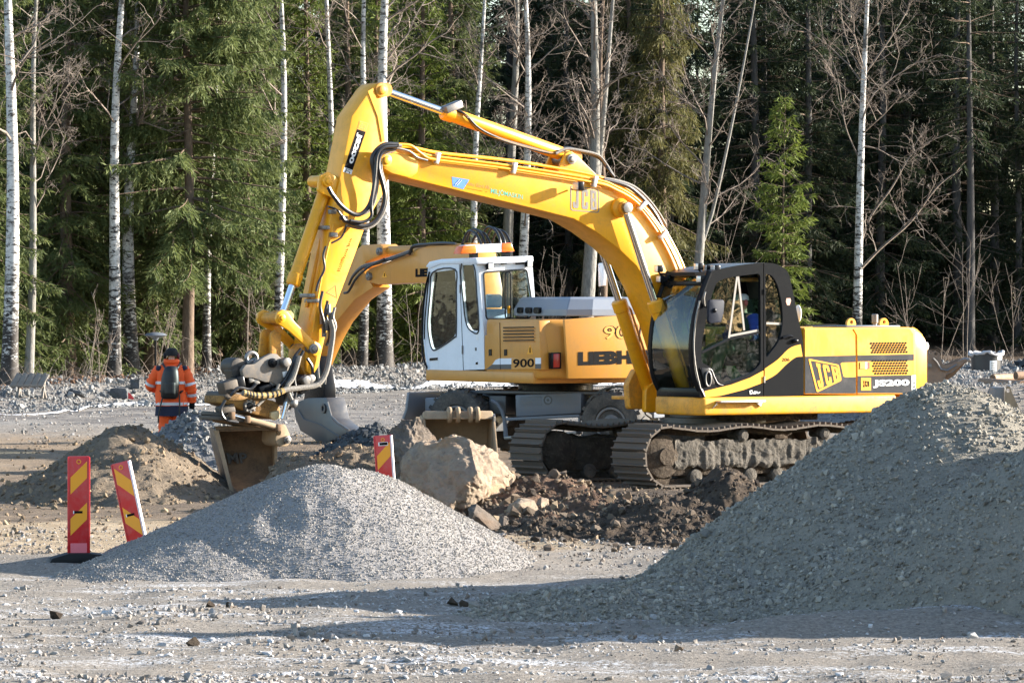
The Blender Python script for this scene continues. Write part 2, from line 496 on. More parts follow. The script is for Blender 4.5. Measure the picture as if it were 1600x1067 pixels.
def axis(*segs):
    out = []
    for a, b, n in segs: out += list(np.linspace(a, b, n, endpoint=False))
    return np.array(out + [segs[-1][1]])
gx = axis((-900, -60, 12), (-60, -14, 30), (-14, 14, 260), (14, 60, 30), (60, 900, 12))
gy = axis((-60, 22, 12), (22, 46, 230), (46, 75, 170), (75, 135, 170), (135, 200, 14), (200, 1500, 12))
GX, GY = np.meshgrid(gx, gy, indexing='ij'); GZ = ground_h(GX, GY)
I = np.arange(GX.size).reshape(GX.shape)
Fq = np.stack([I[:-1, :-1], I[1:, :-1], I[1:, 1:], I[:-1, 1:]], -1).reshape(-1, 4)
def ground_mat():
    t = NT('ground_earth'); v = t.coord()
    sx = t.n('ShaderNodeSeparateXYZ'); t.l(v, sx.inputs[0])
    X, Y = sx.outputs[0], sx.outputs[1]
    big = t.noise(.35, 6, .6, t.mapping(v, (1, .35, 1))); mid = t.noise(2.5, 6, .7, v); fine = t.noise(28, 6, .75, v)
    streak = t.noise(1.0, 5, .6, t.mapping(v, (.55, 1.7, 1)))
    def band(a, b, c, d):
        m1 = t.n('ShaderNodeMapRange', interpolation_type='SMOOTHSTEP'); m1.inputs[1].default_value = a; m1.inputs[2].default_value = b
        m2 = t.n('ShaderNodeMapRange', interpolation_type='SMOOTHSTEP'); m2.inputs[1].default_value = c; m2.inputs[2].default_value = d
        yy = t.math('ADD', Y, t.math('MULTIPLY', t.math('SUBTRACT', big, .5), 10))
        t.l(yy, m1.inputs[0]); t.l(yy, m2.inputs[0])
        return t.math('MULTIPLY', m1.outputs[0], t.math('SUBTRACT', 1.0, m2.outputs[0]))
    grav = t.mix(t.ramp(fine, [(.35, 0), (.68, 1)]), (.155, .132, .11), (.35, .312, .265))
    dirt = t.mix(t.ramp(mid, [(.3, 0), (.7, 1)]), (.10, .075, .055), (.24, .18, .125))
    sand = t.mix(t.ramp(mid, [(.3, 0), (.7, 1)]), (.26, .19, .12), (.44, .35, .24))
    road = t.mix(t.ramp(streak, [(.35, 0), (.65, 1)]), (.13, .12, .115), (.27, .245, .215))
    col = t.mix(band(41.5, 45, 74, 82), grav, dirt)
    # dark wet churned soil round the excavator
    def blob(cx, cy, rx, ry):
        a = t.math('POWER', t.math('DIVIDE', t.math('SUBTRACT', X, cx), rx), 2); b = t.math('POWER', t.math('DIVIDE', t.math('SUBTRACT', Y, cy), ry), 2)
        s = t.math('ADD', t.math('ADD', a, b), t.math('MULTIPLY', t.math('SUBTRACT', mid, .5), 1.6))
        return t.ramp(s, [(.5, 1), (1.0, 0)])
    col = t.mix(blob(2.2, 50, 3.0, 7), col, t.mix(mid, (.04, .03, .023), (.115, .088, .065)))
    col = t.mix(blob(.15, 43.6, .75, 1.8), col, sand)
    col = t.mix(blob(-4.9, 44.5, 2.6, 4.0), col, sand)
    col = t.mix(t.math('MULTIPLY', blob(-9, 70, 5, 12), .8), col, t.mix(streak, (.17, .125, .085), (.34, .26, .18)))
    col = t.mix(band(80, 88, 200, 220), col, road)
    col = t.mix(band(118, 126, 3000, 4000), col, t.mix(mid, (.05, .032, .02), (.11, .075, .045)))
    # frost and trodden snow in thin patches
    fr = t.math('MULTIPLY', t.ramp(streak, [(.50, 0), (.66, 1)]), t.ramp(fine, [(.47, 0), (.58, 1)]))
    fr = t.math('MULTIPLY', fr, t.math('ADD', t.math('MULTIPLY', band(20, 22, 33, 41), .95), .08))
    col = t.mix(fr, col, (.70, .72, .76))
    t.bump(t.math('ADD', fine, t.math('MULTIPLY', mid, 1.5)), .9, .035)
    return t.set(Base_Color=col, Roughness=.95, Specular_IOR_Level=.15)
GM = ground_mat()
ground = link('ground', np_mesh('ground', np.stack([GX, GY, GZ], -1).reshape(-1, 3), Fq, GM, True))
tag(ground, kind='structure')

# snow left along the foot of the rubble bank
def ribbon(name, pts, mat, lift=.03, w=(1,)):
    V = []; F = []
    C = spline(pts, 10)
    for i, (x, y, wd) in enumerate(C):
        wd = wd * (1 + .35 * vnoise(np.array(i * .37), np.array(2.2)))
        for k, s in enumerate((-1, -.6, -.2, .2, .6, 1)):
            yy = y + s * wd; V.append((x, yy, float(ground_h(x, yy)) + lift + .02 * (1 - s * s) + .01 * float(vnoise(np.array(x * 2.), np.array(yy * 2.)))))
    n = 6
    for i in range(len(C) - 1):
        for k in range(n - 1): F.append((i * n + k, i * n + k + 1, (i + 1) * n + k + 1, (i + 1) * n + k))
    return link(name, np_mesh(name, V, F, mat, True))
SNOW = plain('old_snow', (.78, .80, .84), .7, 0, .4, 9, .06)
def gy_at(px, py): d = FPX * (CAMH - .08) / (py - HORY); return ((px - 800) * d / FPX, d)
def sn(pts): return [(*gy_at(a, b), w) for a, b, w in pts]
tag(ribbon('snow', sn([(-60, 650, .25), (0, 645, .35), (90, 640, .4), (150, 633, .55), (190, 630, .5), (230, 629, .5), (300, 630, .4), (340, 629, .3)]), SNOW), kind='stuff')
tag(ribbon('snow', sn([(400, 624, .3), (470, 617, .9), (540, 614, 1.1), (600, 613, .6), (640, 613, .8), (700, 608, 2.2), (790, 606, 3.2), (900, 606, 2.4), (1010, 606, 2.0), (1100, 607, 1)]), SNOW), kind='stuff')

# ---- stones to scatter: five rough shapes, instanced on points
def rough_stone(name, seed, flat=.7, n=2):
    r = random.Random(seed); bm = bmesh.new()
    pts = [Vector((r.gauss(0, 1), r.gauss(0, 1), r.gauss(0, 1))).normalized() * r.uniform(.75, 1.1) for _ in range(13)]
    for p in pts: bm.verts.new((p.x * r.uniform(.8, 1.15), p.y * .8, p.z * flat))
    res = bmesh.ops.convex_hull(bm, input=bm.verts)
    bmesh.ops.delete(bm, geom=[v for v in bm.verts if not v.link_faces], context='VERTS')
    me = bpy.data.meshes.new(name); bm.to_mesh(me); bm.free()
    return me
SCOL = {}
def stone_set(key, mat, flat=.7, n=6):
    c = bpy.data.collections.new('stone_kinds_' + key)
    for i in range(n):
        me = rough_stone('stone_' + key, hash(key) % 97 * 0 + i * 7 + len(key), flat); me.materials.append(mat)
        c.objects.link(bpy.data.objects.new('stone_kind', me))
    SCOL[key] = c
    return c
def scatter_tree(coll):
    ng = bpy.data.node_groups.new('scatter', 'GeometryNodeTree')
    ng.interface.new_socket('Geometry', in_out='INPUT', socket_type='NodeSocketGeometry')
    ng.interface.new_socket('Geometry', in_out='OUTPUT', socket_type='NodeSocketGeometry')
    gi, go = ng.nodes.new('NodeGroupInput'), ng.nodes.new('NodeGroupOutput')
    ci = ng.nodes.new('GeometryNodeCollectionInfo'); ci.inputs[0].default_value = coll; ci.inputs[1].default_value = True; ci.inputs[2].default_value = True
    ip = ng.nodes.new('GeometryNodeInstanceOnPoints'); ip.inputs['Pick Instance'].default_value = True
    def attr(nm, ty):
        a = ng.nodes.new('GeometryNodeInputNamedAttribute'); a.data_type = ty; a.inputs[0].default_value = nm; return a.outputs[0]
    L = ng.links.new
    L(gi.outputs[0], ip.inputs['Points']); L(ci.outputs[0], ip.inputs['Instance'])
    L(attr('size', 'FLOAT_VECTOR'), ip.inputs['Scale'])
    e = ng.nodes.new('FunctionNodeEulerToRotation'); L(attr('turn', 'FLOAT_VECTOR'), e.inputs[0]); L(e.outputs[0], ip.inputs['Rotation'])
    L(attr('pick', 'INT'), ip.inputs['Instance Index'])
    L(ip.outputs[0], go.inputs[0])
    return ng
STREE = {}
def scatter(name, P, size, key, parent=None, seed=1, tilt=.6, aniso=.3):
    """stones at points P (n,3)"""
    r = np.random.RandomState(seed); n = len(P)
    me = bpy.data.meshes.new(name); me.vertices.add(n); me.vertices.foreach_set('co', np.ascontiguousarray(P, np.float32).ravel())
    S = np.repeat(np.asarray(size, np.float32).reshape(-1, 1), 3, 1) * (1 + aniso * (r.rand(n, 3).astype(np.float32) - .5))
    T = np.stack([r.normal(0, tilt, n), r.normal(0, tilt, n), r.rand(n) * 6.28], -1).astype(np.float32)
    a = me.attributes.new('size', 'FLOAT_VECTOR', 'POINT'); a.data.foreach_set('vector', S.ravel())
    a = me.attributes.new('turn', 'FLOAT_VECTOR', 'POINT'); a.data.foreach_set('vector', T.ravel())
    a = me.attributes.new('pick', 'INT', 'POINT'); a.data.foreach_set('value', r.randint(0, 6, n).astype(np.int32))
    o = link(name, me, parent)
    if key not in STREE: STREE[key] = scatter_tree(SCOL[key])
    md = o.modifiers.new('scatter', 'NODES'); md.node_group = STREE[key]
    return tag(o, kind='stuff')

stone_set('pebble', stone_mat('pebble_stone', [(.16, .14, .125), (.30, .27, .24), (.40, .36, .32), (.24, .19, .15), (.33, .32, .31), (.52, .50, .48)]), .6)
stone_set('frost', stone_mat('frosted_stone', [(.34, .32, .30), (.48, .46, .45), (.64, .63, .63), (.28, .25, .23)]), .5)
stone_set('crush', stone_mat('crushed_rock', [(.17, .156, .132), (.29, .268, .226), (.41, .378, .318), (.24, .214, .172), (.52, .48, .41)]), .75)
stone_set('chip', stone_mat('granite_chips', [(.20, .19, .18), (.29, .27, .252), (.40, .368, .332), (.48, .44, .395), (.34, .312, .285)]), .8)
stone_set('rubble', stone_mat('blasted_rock', [(.14, .145, .15), (.22, .22, .22), (.31, .305, .29), (.18, .175, .17), (.36, .345, .32)]), .7)
stone_set('clod', stone_mat('soil_clod', [(.045, .034, .026), (.085, .064, .048), (.13, .10, .074), (.18, .138, .10)]), .8)
stone_set('sandclod', stone_mat('sandy_clod', [(.14, .10, .07), (.24, .175, .115), (.36, .27, .175), (.20, .15, .10)]), .8)
stone_set('redclod', stone_mat('red_brown_clod', [(.10, .055, .035), (.17, .095, .06), (.22, .13, .08), (.13, .08, .055)]), .7)
stone_set('slate', stone_mat('dark_rock', [(.045, .05, .058), (.075, .082, .09), (.11, .115, .12), (.06, .06, .06)]), .75)

rr = np.random.RandomState(11)
def on_ground(n, x0, x1, y0, y1, pw=1.0, seed=0):
    r = np.random.RandomState(seed); y = y0 + (y1 - y0) * r.rand(n) ** pw; x = x0 + (x1 - x0) * r.rand(n)
    return x, y
# foreground gravel (denser and coarser towards the camera)
x, y = on_ground(46000, -6.5, 6.5, 25.5, 46, 1.35, 5)
keep = np.abs(x) < y * .13; x, y = x[keep], y[keep]
s = np.clip(rr.lognormal(math.log(.0078), .65, len(x)) * np.clip(.85 + .8 * fbm(x * .9 + 3, y * .45, 4), .35, 1.9), .003, .05)
scatter('gravel', np.stack([x, y, ground_h(x, y) + s * .3], -1), s, 'pebble', seed=2)
x, y = on_ground(17000, -5, 5, 25.5, 37, 1.4, 8)
k = (fbm(x * .8, y * .5 + 7, 3) > -.1 + .25 * np.clip((y - 29) / 6, 0, 1)) & (np.abs(x) < y * .13); x, y = x[k], y[k]
s = np.clip(rr.lognormal(math.log(.011), .55, len(x)), .004, .045)
scatter('frosty_gravel', np.stack([x, y, ground_h(x, y) + s * .1], -1), s, 'frost', seed=3, tilt=.3)
x, y = on_ground(9000, -9, 4.5, 44, 80, 1.2, 6)
s = np.clip(rr.lognormal(math.log(.014), .6, len(x)), .005, .06)
scatter('gravel', np.stack([x, y, ground_h(x, y) + s * .2], -1), s, 'sandclod', seed=4)
x, y = on_ground(14000, -14, 13, 78, 122, 1.0, 7)
s = np.clip(rr.lognormal(math.log(.02), .5, len(x)), .008, .08)
scatter('gravel', np.stack([x, y, ground_h(x, y) + s * .2], -1), s, 'pebble', seed=5)
# dark churned soil
x, y = on_ground(9000, -.8, 6.0, 42.0, 57, 1.0, 9)
k = np.exp(-(((x - 1.9) / 2.3) ** 2 + ((y - 49) / 5.0) ** 2)) > rr.rand(len(x)) * .9; x, y = x[k], y[k]
s = np.clip(rr.lognormal(math.log(.017), .65, len(x)), .006, .08)
scatter('soil_clods', np.stack([x, y, ground_h(x, y) + s * .3], -1), s, 'clod', seed=6, tilt=1)
# rubble bank
n = 34000; x = -16 + 34 * rr.rand(n); f = front_line(x); y = f - 1.0 + 11.0 * rr.rand(n) ** 1.2
s = np.clip(rr.lognormal( math.log(.032), .5, n), .012, .13)
scatter('rubble', np.stack([x, y, ground_h(x, y) + s * .35], -1), s, 'rubble', seed=7, tilt=1)
n = 2600; x = -16 + 10 * rr.rand(n); y = front_line(x) + 6.5 + 2.5 * rr.rand(n)
s = np.clip(rr.lognormal(math.log(.035), .5, n), .012, .12)
scatter('soil_clods', np.stack([x, y, ground_h(x, y) + s * .4], -1), s, 'redclod', seed=9, tilt=1)
# stones on the flat heap to the right
n = 3200; x = 7.0 + 7 * rr.rand(n); y = 78.6 + 30 * rr.rand(n) ** 1.5
s = np.clip(rr.lognormal(math.log(.042), .4, n), .02, .12)
scatter('rubble', np.stack([x, y, ground_h(x, y) + s * .3], -1), s, 'rubble', seed=8, tilt=1)

# ---- heaps
def heap(name, label, cat, fn, x0, x1, y0, y1, nx, ny, mat, parts=(), group=None):
    """an earth or stone heap: fn(x, y) gives its height over z = 0"""
    X, Y = np.meshgrid(np.linspace(x0, x1, nx), np.linspace(y0, y1, ny), indexing='ij')
    Z = fn(X, Y); I = np.arange(X.size).reshape(X.shape)
    Fq = np.stack([I[:-1, :-1], I[1:, :-1], I[1:, 1:], I[:-1, 1:]], -1).reshape(-1, 4)
    G = ground_h(X, Y); kv = (Z > G - .06).ravel(); Fq = Fq[kv[Fq].any(1)]
    o = link(name, np_mesh(name, np.stack([X, Y, Z], -1).reshape(-1, 3), Fq, mat, True))
    tag(o, label, cat, group)
    for nm, key, n, med, sg, mn, mx, cond, tl in parts:
        r = np.random.RandomState(len(nm) + n); x = x0 + (x1 - x0) * r.rand(n); y = y0 + (y1 - y0) * r.rand(n)
        z = fn(x, y); k = z > ground_h(x, y) - .02
        if cond is not None: k &= cond(x, y, r)
        x, y, z = x[k], y[k], z[k]; s = np.clip(r.lognormal(math.log(med), sg, len(x)), mn, mx)
        scatter(nm, np.stack([x, y, z + s * .25], -1), s, key, o, n % 91, tl)
    return o
def cone(x, y, cx, cy, h, rx, ry, p=1.0, soft=.08):
    r = np.sqrt(((x - cx) / rx) ** 2 + ((y - cy) / ry) ** 2 + soft ** 2) - soft * .6
    return h * (1 - r ** p)
def dome(x, y, cx, cy, h, rx, ry, s):
    return h * (1 - np.sqrt(((x - cx) / rx) ** 2 + ((y - cy) / ry) ** 2 + s * s))
def smax(a, b, k=.12):
    m = np.maximum(a, b); return m + np.log(np.exp((a - m) / k) + np.exp((b - m) / k)) * k - .0
# fine grey chippings, front left
def small_h(x, y):
    a = cone(x, y, -1.72, 40.1, 1.0, np.where(x > -1.72, 1.8, 2.12), 2.3, .95, .15); b = cone(x, y, -1.42, 40.5, .93, 1.6, 2.2, 1.0, .15)
    h = smax(a, b, .03); h = np.maximum(h, cone(x, y, -2.65, 39.1, .38, 1.4, 1.6))
    for cx, cy, r, d in ((-2.05, 38.85, .16, .035), (-1.70, 38.7, .20, .03)):
        e = np.sqrt(((x - cx) / r) ** 2 + ((y - cy) / (r * 1.8)) ** 2); h = h - d * np.exp(-e ** 2) + d * .3 * np.exp(-(e - 1.5) ** 2 / .15)
    return h + .012 * fbm(x * 3, y * 2.2, 4) + .004 * fbm(x * 14, y * 11, 2) - .03
small = heap('gravel_heap', 'smooth pale grey heap of fine chippings in front of the red and yellow marker boards', 'gravel heap', small_h, -4.7, .8, 36.6, 43.2, 240, 240,
     earth('chippings', (.25, .235, .228), (.35, .328, .305), (.15, .143, .14), 60, .8, .02, 90),
     [('chippings', 'chip', 120000, .0066, .38, .003, .017, None, 1.0)])
# coarse crushed rock, right
def big_h(x, y):
    a = dome(x, y, 3.60, 36.1, 2.06, 2.74, 3.4, .14); b = smax(cone(x, y, 6.5, 33.3, 2.75, 4.5, 2.6, 1.0, .1), cone(x, y, 7.0, 34.9, 2.45, 4.2, 2.4, 1.0, .1), .06)
    c = cone(x, y, 1.8, 34.6, .36, 2.2, 2.2, .9)
    h = smax(smax(a, b, .05), c, .04)
    return h + .022 * fbm(x * 1.3, y * 1.1, 4) + .012 * fbm(x * 7, y * 6, 2) - .05
big = heap('gravel_heap', 'large grey heap of coarse crushed stone in the right foreground, sunlit only on top', 'gravel heap', big_h, -1.2, 12, 30.4, 42, 300, 260,
     earth('crusher_fines', (.22, .20, .162), (.30, .27, .22), (.13, .118, .098), 6, .9, .03, 50),
     [('crushed_stone', 'crush', 90000, .015, .42, .006, .045, lambda x, y, r: (x < 8.5) & (fbm(x * .9 + 3, y * .8, 3) > -.75 + .9 * r.rand(len(x)) - .35), .8),
      ('crushed_stone', 'crush', 900, .035, .35, .02, .07, lambda x, y, r: (x < 5.0) & (big_h(x, y) < .35 + .5 * r.rand(len(x))), .8),
      ('crushed_stone', 'crush', 80000, .008, .3, .004, .015, lambda x, y, r: x < 8.5, .8)])
# brown spoil bank behind the marker boards
def spoil_h(x, y):
    a = cone(x, y, -4.8, 54.8, .94, np.where(x > -4.8, 1.45, 1.55), 3.2, 1.1, .15); b = cone(x, y, -2.75, 53.9, .66, np.where(x > -2.75, 1.5, .40), 2.2, 1.15, .15); c = cone(x, y, -1.9, 54.8, .72, 1.5, 2.8, 1.2, .15)
    d = cone(x, y, -5.4, 53.4, .24, 1.2, 2.0, 1.2)
    h = smax(smax(a, b, .06), smax(c, d, .06), .05)
    return h + .06 * fbm(x * 1.6, y * 1.2, 5, .6) + .028 * fbm(x * 7, y * 6, 4, .6) - .08
SPM = earth('brown_spoil', (.145, .115, .083), (.225, .175, .125), (.09, .071, .054), 2.2, 1.0, .05, 22)
spoil = heap('spoil_heap', 'long brown spoil heap of loose soil under the tilted bucket', 'soil heap', spoil_h, -8.6, .6, 48.5, 60, 260, 230, SPM,
     [('soil_crumbs', 'sandclod', 15000, .012, .7, .004, .065, None, 1), ('stones', 'sandclod', 160, .04, .4, .03, .08, lambda x, y, r: y < 54, .8)])
def right_h(x, y):
    h = cone(x, y, 2.40, 48.4, .66, .70, 1.5, 1.2, .2); h = smax(h, cone(x, y, 1.75, 47.2, .30, 1.2, 1.8, 1.2, .2), .05); h = smax(h, cone(x, y, 1.2, 45.8, .16, 1.4, 1.4, 1.2, .2), .04)
    return h + .07 * fbm(x * 2.6, y * 1.8, 5, .65) + .02 * fbm(x * 11, y * 9, 3) - .06
heap('soil_heap', 'low dark brown mound of wet soil in front of the muddy track', 'soil heap', right_h, -.4, 4.4, 43.6, 51.5, 200, 180,
     earth('wet_soil', (.04, .03, .022), (.095, .07, .05), (.06, .045, .034), 4, 1.0, .06, 20),
     [('soil_clods', 'clod', 8000, .016, .6, .006, .08, None, 1)])
def clod_h(x, y):
    h = cone(x, y, .25, 50.8, .44, 1.25, 2.0, 1.2, .2); h = smax(h, cone(x, y, .9, 49.0, .22, 1.3, 1.8, 1.2, .2), .05)
    return h + .065 * fbm(x * 2.4 + 9, y * 1.7, 5, .65) + .02 * fbm(x * 11, y * 9, 3) - .06
heap('soil_heap', 'reddish brown clods heaped between the big boulder and the excavator track', 'soil heap', clod_h, -1.6, 2.8, 46.4, 54, 180, 160,
     earth('red_soil', (.09, .055, .036), (.17, .105, .07), (.05, .036, .027), 4, 1.0, .06, 18),
     [('soil_clods', 'clod', 4500, .018, .65, .006, .09, None, 1), ('soil_clods', 'sandclod', 2600, .02, .65, .008, .1, None, 1)])
def grey_h(x, y):
    return cone(x, y, -4.45, 62, .92, 1.2, 1.6, 1.1, .15) + .05 * fbm(x * 3, y * 3, 3) - .05
heap('stone_heap', 'grey heap of crushed stones beside the worker in orange', 'stone heap', grey_h, -6, -2.9, 60, 64, 80, 80, earth('grey_fines', (.13, .13, .135), (.2, .2, .2), (.08, .08, .085)),
     [('crushed_stone', 'rubble', 4200, .035, .35, .015, .08, None, 1)])
def grey2_h(x, y):
    return cone(x, y, -2.1, 65, .62, .95, 1.6, 1.2, .2) + .05 * fbm(x * 3, y * 3, 3) - .05
heap('stone_heap', 'small dark heap of wet stones behind the red marker board', 'stone heap', grey2_h, -3.4, -.8, 63, 67, 70, 70, earth('dark_fines', (.05, .058, .062), (.09, .10, .10), (.04, .045, .05)),
     [('crushed_stone', 'slate', 2200, .035, .35, .015, .09, None, 1)])
def dark_h(x, y):
    return cone(x, y, 14.3, 104, 2.25, 2.9, 3.2, 1.1, .15) + .1 * fbm(x * 1.5, y * 1.5, 3) - .05
heap('stone_heap', 'blue grey heap of broken rock behind the black bin at the right edge', 'stone heap', dark_h, 11, 18, 100, 108.5, 80, 80, earth('slate_fines', (.07, .075, .08), (.11, .115, .12), (.05, .05, .055)),
     [('broken_rock', 'slate', 2600, .12, .4, .05, .3, None, 1)])

# ---- boulders
def boulder(name, label, pts, mat, seed=1, rough=.035, lv=4, sharp=.5, group=None, cat='boulder'):
    bm = bmesh.new()
    for p in pts: bm.verts.new(p)
    bmesh.ops.convex_hull(bm, input=bm.verts)
    bmesh.ops.delete(bm, geom=[v for v in bm.verts if not v.link_faces], context='VERTS')
    bmesh.ops.triangulate(bm, faces=bm.faces)
    c = sum((v.co for v in bm.verts), Vector()) / len(bm.verts)
    for k in range(lv):
        bmesh.ops.subdivide_edges(bm, edges=bm.edges[:], cuts=1, use_grid_fill=True)
        if k < 2: bmesh.ops.smooth_vert(bm, verts=bm.verts, factor=sharp * .15, use_axis_x=True, use_axis_y=True, use_axis_z=True)
    bmesh.ops.recalc_face_normals(bm, faces=bm.faces); bm.normal_update()
    co = np.array([v.co for v in bm.verts]) ; nr = np.array([v.normal for v in bm.verts])
    q = co * 2.2 + seed
    d = fbm(q[:, 0] + q[:, 2] * .8, q[:, 1] - q[:, 2] * .7, 5, .6) * rough + np.abs(fbm(q[:, 0] * 3 + 5, q[:, 2] * 3 + q[:, 1], 4)) * rough * -.8
    for v, a, b in zip(bm.verts, d, nr): v.co += Vector(b) * float(a)
    me = bpy.data.meshes.new(name); bm.to_mesh(me); bm.free(); me.materials.append(mat)
    me.polygons.foreach_set('use_smooth', [True] * len(me.polygons)); me.set_sharp_from_angle(angle=R_(28))
    return tag(link(name, me), label, cat, group)
def rockmat(name, c1, c2, c3, c4):
    t = NT(name); v = t.coord(); a = t.noise(2.2, 6, .6, v, .6); b = t.noise(17, 9, .78, v); c = t.noise(1.1, 4, .5, t.mapping(v, (1, 1, 3), (.4, .3, 0)))
    col = t.mix(t.ramp(a, [(.35, 0), (.65, 1)]), c1, c2); col = t.mix(t.math('MULTIPLY', t.ramp(b, [(.52, 0), (.72, 1)]), .8), col, c3)
    col = t.mix(t.math('MULTIPLY', t.ramp(c, [(.55, 0), (.68, 1)]), .6), col, c4)
    t.bump(b, 1.0, .05); return t.set(Base_Color=col, Roughness=.9, Specular_IOR_Level=.2)
RK1 = rockmat('tan_granite', (.29, .22, .16), (.42, .325, .235), (.12, .09, .07), (.42, .235, .11))
RK2 = rockmat('grey_brown_granite', (.13, .105, .085), (.21, .17, .135), (.06, .05, .042), (.19, .115, .065))
def PB_(l, d0): return [W(a, b, d0 + c) for a, b, c in l]
boulder('boulder', 'biggest tan boulder with a flat sunlit face, right of the red marker board', PB_([
    (622, 735, -.1), (640, 708, .1), (668, 690, .1), (712, 678, 0), (735, 684, -.2), (770, 704, .0), (803, 742, .1), (790, 772, .1), (768, 812, -.1), (726, 812, -.55), (745, 740, -.75), (700, 790, -.75), (640, 800, -.3), (618, 770, .0),
    (640, 700, 1.0), (712, 684, .9), (770, 712, 1.2), (800, 748, 1.0), (740, 825, .8), (620, 810, .8)], 50.0), RK1, 3, .05, 5, .35)
boulder('boulder', 'brown grey boulder with a split top, half hidden behind the biggest boulder', PB_([
    (600, 700, 0), (592, 740, .1), (612, 672, .1), (640, 650, .1), (655, 652, .1), (672, 672, .2), (690, 690, .3), (640, 720, -.5), (660, 760, -.3), (600, 780, 0), (612, 680, .8), (650, 655, .8), (690, 700, .9), (690, 780, .6)], 53.0), RK2, 8, .06, 5, .35)
boulder('boulder', 'dark flat slab of rock leaning at the foot of the biggest boulder', PB_([
    (729, 795, 0), (734, 787, .1), (745, 785, .1), (768, 802, .1), (785, 818, .1), (782, 826, 0), (770, 829, -.1), (735, 818, -.15), (740, 800, -.15), (740, 830, .3), (780, 830, .3), (740, 792, .3)], 46.8), RK2, 12, .015, 3, .5)
boulder('boulder', 'low tan rock with a rounded top right of the dark slab', PB_([
    (786, 806, 0), (795, 788, 0), (815, 778, .1), (835, 782, 0), (840, 800, 0), (838, 815, -.1), (800, 818, -.15), (785, 815, 0), (812, 786, -.25), (800, 790, .4), (830, 784, .4), (835, 815, .4), (790, 815, .4)], 48.5), RK1, 17, .025, 3, .6)
boulder('boulder', 'upright orange tan rock wedged among the reddish clods', PB_([
    (832, 812, 0), (836, 790, 0), (846, 776, .05), (857, 778, .05), (859, 795, 0), (850, 812, -.05), (845, 785, -.15), (840, 780, .3), (856, 782, .3), (855, 815, .3), (835, 815, .3)], 49.2), RK1, 21, .02, 3, .6)
boulder('boulder', 'small grey rock in the gap between slab and tan rock', PB_([
    (775, 822, 0), (779, 806, 0), (788, 802, 0), (797, 808, 0), (799, 822, 0), (785, 828, -.1), (780, 806, .2), (795, 806, .2), (795, 825, .2)], 47.4), RK2, 25, .012, 3, .6)
PBR = rockmat('pale_rock', (.36, .34, .32), (.46, .44, .41), (.24, .22, .2), (.4, .36, .3))
boulder('rock', 'pale rounded rock beside the rubber foot of the upright marker board', PB_([
    (146, 884, 0), (150, 870, 0), (160, 864, 0), (173, 868, 0), (178, 880, 0), (165, 888, -.05), (158, 872, -.12), (152, 868, .2), (172, 870, .2), (172, 888, .2)], 40.4), PBR, 31, .01, 3, .6, cat='rock')
DK = rockmat('dark_clod', (.05, .036, .026), (.08, .06, .042), (.03, .022, .016), (.06, .045, .03))
for i, (px, py, sz, lb) in enumerate(((88, 957, 13, 'dark brown clod on the frosty gravel at the lower left'), (299, 1003, 13, 'dark brown clod at the edge of the long shadow in the foreground'), (508, 998, 7, 'small dark clod inside the long shadow tip'), (328, 949, 9, 'brown clod at the left of a pair below the pale heap'), (358, 947, 9, 'brown clod at the right of a pair below the pale heap'),
        (706, 939, 10, 'dark clod left of a pair at the toe of the big heap'), (726, 940, 10, 'dark clod right of a pair at the toe of the big heap'), (1062, 1013, 13, 'tan stone on the sunlit strip at the bottom'))):
    d = CAMH * FPX / (py + sz * .4 - HORY); c = W(px, py, d); k = sz * d / FPX; r = random.Random(i)
    c.z = float(ground_h(c.x, c.y)) + k * .35
    boulder('clod', lb, [c + Vector((r.gauss(0, 1), r.gauss(0, 1), r.gauss(0, .8))).normalized() * k * r.uniform(.8, 1.2) for _ in range(14)], RK1 if i == 7 else DK, i, k * .2, 2, .4, cat='clod' if i < 7 else 'stone')
# ================================================================== forest
def foliage_mat(name, c1, c2, c3):
    t = NT(name); v = t.coord()
    r = t.n('ShaderNodeObjectInfo').outputs['Random']
    a = t.noise(1.3, 4, .6, v); b = t.noise(14, 3, .6, v)
    col = t.mix(t.ramp(a, [(.35, 0), (.65, 1)]), c1, c2)
    col = t.mix(t.math('MULTIPLY', t.ramp(b, [(.45, 0), (.7, 1)]), .6), col, c3)
    hs = t.n('ShaderNodeHueSaturation'); t.l(col, hs.inputs['Color'])
    t.l(t.math('ADD', t.math('MULTIPLY', r, .35), .82), hs.inputs['Value'])
    tl = t.n('ShaderNodeBsdfTranslucent'); t.l(hs.outputs[0], tl.inputs[0])
    ms = t.n('ShaderNodeMixShader'); ms.inputs[0].default_value = .35
    t.set(Base_Color=hs.outputs[0], Roughness=.7, Specular_IOR_Level=.25)
    t.l(t.b.outputs[0], ms.inputs[1]); t.l(tl.outputs[0], ms.inputs[2]); t.l(ms.outputs[0], t.out.inputs[0])
    return t.m
FOL = foliage_mat('spruce_needles', (.062, .088, .030), (.115, .142, .046), (.155, .162, .06))
FOLB = foliage_mat('young_spruce_needles', (.085, .125, .022), (.14, .18, .032), (.18, .19, .05))
FOLY = foliage_mat('weathered_needles', (.09, .09, .03), (.14, .13, .045), (.17, .15, .07))
FOLD = foliage_mat('shade_toned_needles', (.027, .042, .02), (.046, .062, .027), (.056, .066, .031))  # darker needles for the deep wood, its shade put into the colour
def bark_mat(name, c1, c2, c3, sx=6, sz=2):
    t = NT(name); v = t.mapping(t.coord(), (sx, sx, sz)); a = t.noise(2, 7, .7, v); b = t.noise(.5, 3, .5, t.coord())
    col = t.mix(t.ramp(a, [(.35, 0), (.65, 1)]), c1, c2); col = t.mix(t.ramp(b, [(.45, 0), (.65, .7)]), col, c3)
    t.bump(a, .8, .03); return t.set(Base_Color=col, Roughness=.9, Specular_IOR_Level=.15)
